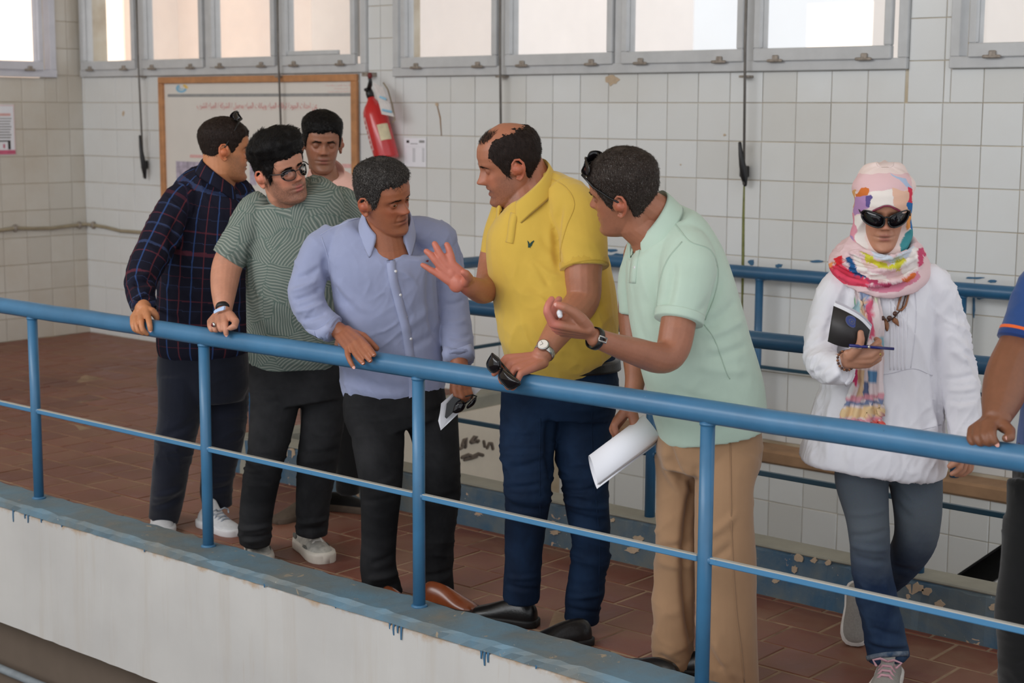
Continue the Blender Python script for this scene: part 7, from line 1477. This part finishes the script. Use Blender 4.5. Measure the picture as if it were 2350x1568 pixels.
    tm = remesh(tb, .006, 4); wrinkle(tm, .003, (6, 6, 14), 121); crease(tm, [(1950, 1230, 2040, 1215, 5, -.005), (1950, 1250, 2040, 1262, 5, .006), (1955, 1275, 2035, 1290, 6, -.006), (1945, 1180, 2035, 1170, 5, .004), (2055, 1150, 2090, 1190, 6, -.006), (2060, 1100, 2100, 1150, 6, .004), (2052, 1300, 2100, 1310, 5, -.006), (2000, 1440, 2070, 1460, 6, -.006), (1995, 1470, 2085, 1480, 5, .008), (2030, 1330, 2055, 1400, 6, .006)])
    M['jeans_faded'] = mat_denim('faded_blue_denim', srgb(30, 48, 76), srgb(60, 80, 104), .6, 4.0, worn=srgb(104, 108, 108)); sfj = Surf(tm); jo = P_.finish('jeans', tm, M['jeans_faded']); M['denim_hem'] = mat_denim('pale_denim_hem', srgb(60, 80, 104), srgb(150, 156, 162), .6, 20)
    ribbon(sfj, [(1988, 1512), (2010, 1506), (2040, 1502), (2082, 1500)], 12, .004, .003).build('jean_hem', M['denim_hem'], jo, True)
    M['shoe_grey'] = plain('grey_mesh_runner', srgb(150, 146, 140), .8, var=.1, vscale=150); M['sole_runner'] = plain('white_runner_sole', srgb(224, 218, 212), .6); M['pink_lace'] = plain('grey_pink_lace', srgb(196, 150, 160), .8)
    fz = lambda x, y: at_z(x, y, 0.0); shoe(P_, fz(2045, 1548), fz(2022, 1622), .046, M['shoe_grey'], M['sole_runner'], .09, .03, M['pink_lace'], M['shoe_grey']); 
    hb = P_.J(1950, 1300, .40); shoe(P_, P_.J(1968, 1358, .36)+Vector((0, 0, .03)), P_.J(1962, 1480, .30), .042, M['shoe_grey'], M['sole_runner'], .085, .03)
    # tunic
    P_.chains = []; sb = MB()
    P_.trunk(sb, [(2000, 1074, 160, .165, .02), (2002, 1060, 166, .175, .02), (2010, 1000, 156, .165, .02), (2020, 930, 142, .15, .02), (2028, 850, 128, .135, .02), (2030, 770, 118, .125, .02), (2030, 700, 116, .118, .02), (2030, 655, 116, .105, .02), (2030, 625, 96, .085, .02), (2028, 605, 60, .07, .02)], p=2.15)
    P_.limb(sb, [(1950, 640, 30, .02), (1920, 664, 40, .0), (1892, 740, 40, -.02), (1882, 800, 39, -.07), (1888, 836, 38, -.13), (1918, 848, 37, -.20), (1944, 846, 37, -.23)], 24, rounded=False); P_.limb(sb, [(2112, 632, 30, .02), (2142, 656, 42, .0), (2172, 740, 43, .0), (2196, 850, 42, -.03), (2214, 950, 39, -.08), (2222, 1020, 38, -.11)], 24, rounded=False)
    sm = remesh(sb, .0055, 3); wrinkle(sm, .0065, (13, 13, 2.2), 131, mask=lambda A: ss(1.02, .75, A[:, 2])); wrinkle(sm, .0052, (13, 13, 4), 132, rot=.6); wrinkle(sm, .0026, (24, 24, 9), 133, rot=-.5)
    crease(sm, [(2150, 780, 2170, 1000, 8, -.016), (1850, 800, 1905, 770, 6, -.008), (1850, 825, 1910, 800, 6, .008), (1855, 860, 1910, 830, 6, -.008), (1875, 890, 1930, 850, 6, .008), (1890, 770, 1915, 700, 7, -.006), (2170, 870, 2235, 860, 5, -.006), (2175, 895, 2240, 890, 5, .007), (2180, 920, 2240, 918, 5, -.006), (2185, 800, 2225, 830, 6, .006), (1900, 905, 1870, 1040, 8, -.008), (1960, 980, 1950, 1070, 8, .008), (2100, 860, 2130, 1060, 9, .007), (2060, 940, 2080, 1070, 8, -.007), (2145, 960, 2150, 1060, 7, .008), (1920, 960, 1900, 1060, 7, .007)])
    M['tunic'] = mat_cloth('white_crinkled_cotton', srgb(232, 230, 236), var=.02, sheen=.1); sf = Surf(sm); so = P_.finish('tunic', sm, M['tunic']); M['tunic_seam'] = mat_cloth('white_cotton_seam', srgb(214, 212, 220), var=.02)
    for ln in ([(2098, 640), (2102, 720), (2096, 800), (2090, 845)], [(1995, 862), (2040, 858), (2095, 846), (2140, 862)], [(2000, 988), (2060, 992), (2120, 985), (2160, 975)]): ribbon(sf, ln, 2.4, .001, .001).build('seam', M['tunic_seam'], so, True)
    for k in range(5): ribbon(sf, [(2042+k*9, 680), (2044+k*9, 760), (2043+k*8.5, 850)], 3.2, .0018, .0012).build('pintuck', M['tunic'], so, True)
    ribbon(sf, [(1942, 812), (1950, 835), (1952, 862), (1940, 886)], 8, .004, .003).build('cuff', M['tunic'], so, True)
    # scarf tail over the chest and below the hand
    rows = catmull([(1990, 650), (1992, 700), (1997, 760), (1999, 810), (1996, 860), (1990, 915), (1980, 962), (1978, 972)], 8); nr = len(rows); nu = 40; gv = []
    for i, rr in enumerate(rows):
        t = i/(nr-1); hw = (30+26*max(0, t-.6)/.4)
        for k in range(nu+1):
            u = -1+2*k/nu; P0, n0 = sf.hit(rr[0]+u*hw, rr[1]+u*6*t); gv.append(P0+n0*(.012+.010*t+.006*math.sin(u*11+1.2*math.sin(t*5))*(0.35+t)))
    m = MB(); N0 = len(gv); m.add(gv+[v+FH*.003 for v in gv], [(i*(nu+1)+k, i*(nu+1)+k+1, (i+1)*(nu+1)+k+1, (i+1)*(nu+1)+k) for i in range(nr-1) for k in range(nu)]+[(N0+i*(nu+1)+k, N0+(i+1)*(nu+1)+k, N0+(i+1)*(nu+1)+k+1, N0+i*(nu+1)+k+1) for i in range(nr-1) for k in range(nu)])
    me = m.mesh(None, True, False); S_ = lambda y0, y1: [(1900, y0+6), (1975, y0+8), (2060, y0-2), (2060, y1-2), (1975, y1+8), (1900, y1+6)]
    paint(me, (224, 208, 208), [((150, 164, 194), [(1972, 655), (1996, 655), (1998, 700), (1974, 712)]), ((132, 190, 140), [(1948, 690), (1960, 686), (1964, 716), (1950, 720)]), ((160, 190, 196), [(1955, 700), (1972, 694), (1976, 760), (1958, 770)]), ((222, 188, 156), [(1972, 694), (1984, 690), (1986, 770), (1974, 780)]), ((216, 96, 124), [(1992, 690), (2006, 684), (2002, 720), (2004, 770), (1990, 780), (1986, 740)]), ((212, 220, 190), [(2004, 655), (2016, 660), (2018, 700), (2008, 690)]), ((150, 186, 196), [(2006, 780), (2030, 770), (2030, 800), (2008, 810)]), ((204, 66, 110), [(1950, 850), (1975, 850), (1965, 890), (1945, 890)]), ((212, 178, 140), [(1970, 850), (1984, 850), (1980, 910), (1968, 910)]), ((96, 140, 178), [(1990, 850), (2010, 850), (2012, 876), (1994, 880)]), ((228, 224, 222), [(1935, 880), (1962, 880), (1950, 925), (1925, 930)]), ((104, 116, 150), [(1982, 880), (1992, 876), (1992, 915), (1982, 915)]), ((214, 150, 160), S_(900, 912)), ((116, 128, 160), S_(914, 924)), ((226, 194, 148), S_(928, 952)), ((208, 142, 154), S_(955, 963)), ((216, 90, 80), S_(966, 980))])
    P_.finish('scarf_tail', me, M['scarf'])
    # necklace
    M['bead'] = plain('dark_brown_bead', srgb(74, 44, 32), .35, var=.2); M['leafwood'] = plain('carved_brown_wood', srgb(142, 92, 60), .5, var=.2, vscale=60); hq = lambda x, y, o=.006: sf.hit(x, y, o)[0]
    m = MB(); m.tube([hq(2083, 655, .01), hq(2078, 672), hq(2068, 708), hq(2052, 728), hq(2036, 738), hq(2020, 738)], .0022, 8); nk = m.build('necklace', M['bead'], P_.e, True)
    m = MB(); m.tube([hq(*c) for c in ((2079, 664), (2084, 672), (2080, 690), (2076, 702), (2066, 714), (2058, 711), (2060, 698), (2066, 684), (2070, 672), (2079, 664))], .0032, 8); m.build('wooden_link', M['leafwood'], nk, True)
    for b_ in ((2054, 719), (2040, 729), (2022, 731), (2079, 658)): m = MB(); m.ball(hq(*b_, .009), .0072, 12, 8); m.build('bead', M['bead'], nk, True)
    for pts in ([(2031, 731), (2038, 741), (2039, 750), (2034, 761), (2028, 748), (2025, 740)], [(2050, 727), (2059, 733), (2063, 748), (2055, 744), (2047, 737)]):
        rows = catmull(pts+[pts[0]], 3)[:-1]; c = (sum(p[0] for p in rows)/len(rows), sum(p[1] for p in rows)/len(rows)); m = MB(); m.loft([[hq(c[0]+(p[0]-c[0])*t, c[1]+(p[1]-c[1])*t, o) for p in rows] for t, o in ((1, .002), (1, .007), (.5, .010), (.1, .0105))]); m.build('leaf_pendant', M['leafwood'], nk, True)
    m = MB(); W_ = q(1941, 828); axw = (q(1944, 824)-P_.J(1905, 838, -.18)).normalized(); s1 = axw.orthogonal().normalized(); s2 = axw.cross(s1); br = None
    for k in range(20):
        a = 2*math.pi*k/20; m = MB(); m.ball(W_+(s1*math.cos(a)+s2*math.sin(a))*.0275, .0042, 8, 6); o = m.build('bracelet' if br is None else 'bracelet_bead', M['leafwood'] if k % 2 else M['bead'], P_.e if br is None else br, True); br = br or o
    m = MB(); m.ball(q(2019, 813, -.016), (.005, .004, .006), 10, 8); m.build('ring', M['gold'], P_.e, True)
    # notebook and pen
    e = empty('notebook', q(1945, 800, -.02)); tag(e, 'black spiral notebook with a round blue emblem held by the woman', 'notebook')
    tp = catmull([(1912.7, 702, .02), (1935, 712, .0), (1958, 724, -.015), (1978, 738, -.02), (1997, 758, -.02)], 5); bt = catmull([(1899.4, 784, .02), (1918, 792, .0), (1938, 797, -.012), (1962, 799, -.018), (1989, 794, -.02)], 5)
    def leaf(off, lift, name, mat):
        m = MB(); n = len(tp); F_ = []; B_ = []
        for a, b_ in zip(tp, bt): F_.append((q(a[0]+lift*.4, a[1]-lift, a[2]+off), q(b_[0], b_[1], b_[2]+off))); B_.append((q(a[0]+lift*.4, a[1]-lift, a[2]+off+.0022), q(b_[0], b_[1], b_[2]+off+.0022)))
        vs = [v for p in F_ for v in p]+[v for p in B_ for v in p]; fs = []
        for i in range(n-1):
            o = 2*i; fs += [(o, o+1, o+3, o+2), (o+2*n, o+2*n+2, o+2*n+3, o+2*n+1), (o, o+2, o+2*n+2, o+2*n), (o+1, o+2*n+1, o+2*n+3, o+3)]
        fs += [(0, 2*n, 2*n+1, 1), (2*n-2, 2*n-1, 4*n-1, 4*n-2)]; m.add(vs, fs); return m.build(name, mat, e, True)
    M['cover_black'] = plain('matt_black_card', srgb(42, 38, 38), .5, var=.08); cov = leaf(-.004, 0, 'cover', M['cover_black'])
    for k in range(4): leaf(.0 +k*.003, 2.5+k*1.6, 'page', M['paper'])
    leaf(.016, 12, 'page', plain('grey_page', srgb(188, 184, 194), .7))
    M['emblem_blue'] = plain('blue_print', srgb(52, 66, 128), .5); M['emblem_grey'] = plain('grey_blue_print', srgb(92, 94, 110), .5)
    def disc(cx, cy, rx, ry, rot, off, name, mat, par):
        m = MB(); pts = []
        for k in range(24):
            a = 2*math.pi*k/24; x, y = rx*math.cos(a), ry*math.sin(a); pts.append(q(cx+x*math.cos(rot)-y*math.sin(rot), cy+x*math.sin(rot)+y*math.cos(rot), off))
        m.add(pts, [tuple(range(24))]); return m.build(name, mat, par)
    dm = lambda x: -.0145-.0045
    disc(1955, 738.5, 17, 12, .75, -.021, 'emblem_ring', M['emblem_grey'], cov); disc(1955, 738.5, 15.5, 10.8, .75, -.0216, 'emblem_disc', M['emblem_blue'], cov); disc(1955, 738.5, 8, 5.6, .75, -.0222, 'emblem_core', M['emblem_grey'], cov); disc(1955, 738.5, 6, 4.2, .75, -.0228, 'emblem_core', M['emblem_blue'], cov); disc(1955, 738.5, 2.6, 2, .75, -.0234, 'emblem_star', M['emblem_grey'], cov)
    for k in range(12):
        t = k/11; c0 = (1997-8*t-1, 759+35*t); m = MB(); ring = []
        for j in range(9): a = 2*math.pi*j/8; ring.append(q(c0[0]+3.2*math.cos(a), c0[1]+1.0*math.cos(a), -.018+.006*math.sin(a)))
        m.tube(ring, .0007, 6); m.build('spiral_wire', M['steel'], e, True)
    m = MB(); M['pen_blue'] = plain('dark_blue_pen_barrel', srgb(36, 40, 112), .25); a, b_ = q(1949, 793, -.045), q(2051, 801, -.02); e2 = empty('pen', a); tag(e2, 'dark blue ballpoint pen held across the notebook', 'pen')
    m.tube([a, b_], .0042, 14); m.build('barrel', M['pen_blue'], e2, True); m = MB(); c = a.lerp(b_, .43); d = (b_-a).normalized(); m.tube([c-d*.003, c+d*.003], .0050, 14); m.build('pen_ring', M['steel'], e2, True); m = MB(); m.tube([a+Vector((0, -.002, -.0055)), a.lerp(b_, .32)+Vector((0, -.002, -.0055))], .0012, 8); m.build('clip', M['steel'], e2, True)
woman()
# ------------------------------------------------------------------ man cut off at the right edge
def man_right():
    P_ = Person((-1.42, 4.02), 'man at the right picture edge in a blue polo shirt, fist on the rail'); tone = (128, 82, 58)
    H = Head(P_, 2475, 470, -60, 5, 0, 1.04, jaw=.05); hm = MB(); H.soup(hm); hm.tube([H.w((0, -.02, -.02)), H.w((0, -.015, -.08)), P_.J(2482, 575, .0), P_.J(2485, 620, .0)], [.06, .062, .07, .08], 20, rounded=True)
    lm = MB(); P_.limb(lm, [(2485, 610, 45, .02), (2490, 760, 65, .02), (2490, 950, 70, .02)], tagc=False)
    P_.limb(lm, [(2395, 640, 40, .0), (2370, 730, 50, -.03), (2345, 800, 55, -.05), (2318, 860, 56, -.09), (2300, 915, 47, -.14), (2288, 955, 34, -.185)], tagc=False); P_.limb(lm, [(2590, 640, 40, .05), (2620, 760, 42, .05), (2630, 880, 38, .0), (2620, 980, 28, -.05)], tagc=False)
    r = rail_pt
    hand_soup(lm, r(2287, 963, .05), [r(2278, 976, .010), r(2261, 973, .005), r(2244, 978, .005), r(2230, 986, .010)], [[r(2276, 996, -.022), r(2280, 1010, -.028), r(2286, 1017, -.022)], [r(2259, 1000, -.024), r(2264, 1013, -.028), r(2272, 1018, -.018)], [r(2242, 1004, -.022), r(2248, 1015, -.026), r(2256, 1019, -.016)], [r(2227, 1006, -.014), r(2232, 1016, -.020), r(2240, 1020, -.012)]], [r(2303, 978, .03), r(2318, 990, .015), r(2318, 1004, -.004), r(2309, 1006, -.016)], 1.16, .028)
    body_finish(P_, H, hm, lm, tone, lv=.0036, hv=.0035, beard=.4); H.eyes(); brows(H, M['brow']); H.shell('hair', M['hair_black'], hairline(), .008, .002, 140, 23, strands=2500); nails(P_, [(r(2308, 1006, -.018), r(2318, 1004, -.004)), (r(2286, 1018, -.024), r(2280, 1010, -.028))], k=1.15)
    tb = MB(); P_.trunk(tb, [(2475, 1010, 128, .14, .02), (2475, 1080, 138, .145, .02), (2470, 1150, 130, .13, .02)]); P_.limb(tb, [(2385, 1110, 70, -.02), (2372, 1200, 64, -.04), (2362, 1300, 64, -.05), (2350, 1400, 64, -.04), (2350, 1500, 58, -.02), (2350, 1580, 56, .0)], 24, rounded=False); P_.limb(tb, [(2550, 1110, 70, .03), (2560, 1250, 64, .03), (2570, 1400, 62, .04), (2575, 1580, 56, .05)], 24, rounded=False)
    tm = remesh(tb, .007, 4); wrinkle(tm, .003, (6, 6, 12), 141); P_.finish('trousers', tm, M['trouser_black'])
    P_.chains = []; sb = MB(); P_.trunk(sb, [(2478, 1110, 128, .15, .02), (2478, 1090, 138, .16, .02), (2480, 1000, 132, .16, .02), (2482, 900, 124, .155, .02), (2485, 780, 124, .15, .02), (2486, 690, 122, .14, .02), (2486, 630, 100, .11, .02), (2484, 600, 66, .09, .02)]); P_.limb(sb, [(2420, 630, 44, .0), (2392, 665, 56, -.02), (2368, 730, 58, -.04), (2347, 782, 58, -.06)], 24, rounded=False); P_.limb(sb, [(2550, 630, 44, .03), (2580, 670, 52, .04), (2605, 760, 50, .05)], 20, rounded=False)
    sm = remesh(sb, .006, 4); wrinkle(sm, .0025, (7, 7, 8), 142); M['polo_blue'] = mat_cloth('royal_blue_pique', srgb(40, 70, 124), var=.08); sf = Surf(sm); so = P_.finish('polo_shirt', sm, M['polo_blue']); M['orange_stripe'] = mat_cloth('orange_knit_stripe', srgb(226, 100, 44), var=.05); M['polo_navy'] = mat_cloth('navy_rib', srgb(30, 56, 112), var=.05)
    for a_, b_, mt in (((2353.5, 766, 59.5, -.054), (2351, 773, 59.5, -.056), 'orange_stripe'), ((2350, 774, 59, -.057), (2346, 786, 58.5, -.061), 'polo_navy')):
        m = MB(); P_.limb(m, [a_, b_], 28, smooth=2, rounded=False, tagc=False); m.build('sleeve_stripe', M[mt], so, True)
    fz = lambda x, y: at_z(x, y, 0.0); shoe(P_, fz(2370, 1610), fz(2330, 1650), .046, M['shoe_black'], M['sole_black'], .085, .024); shoe(P_, fz(2580, 1640), fz(2540, 1690), .046, M['shoe_black'], M['sole_black'], .085, .024)
man_right()
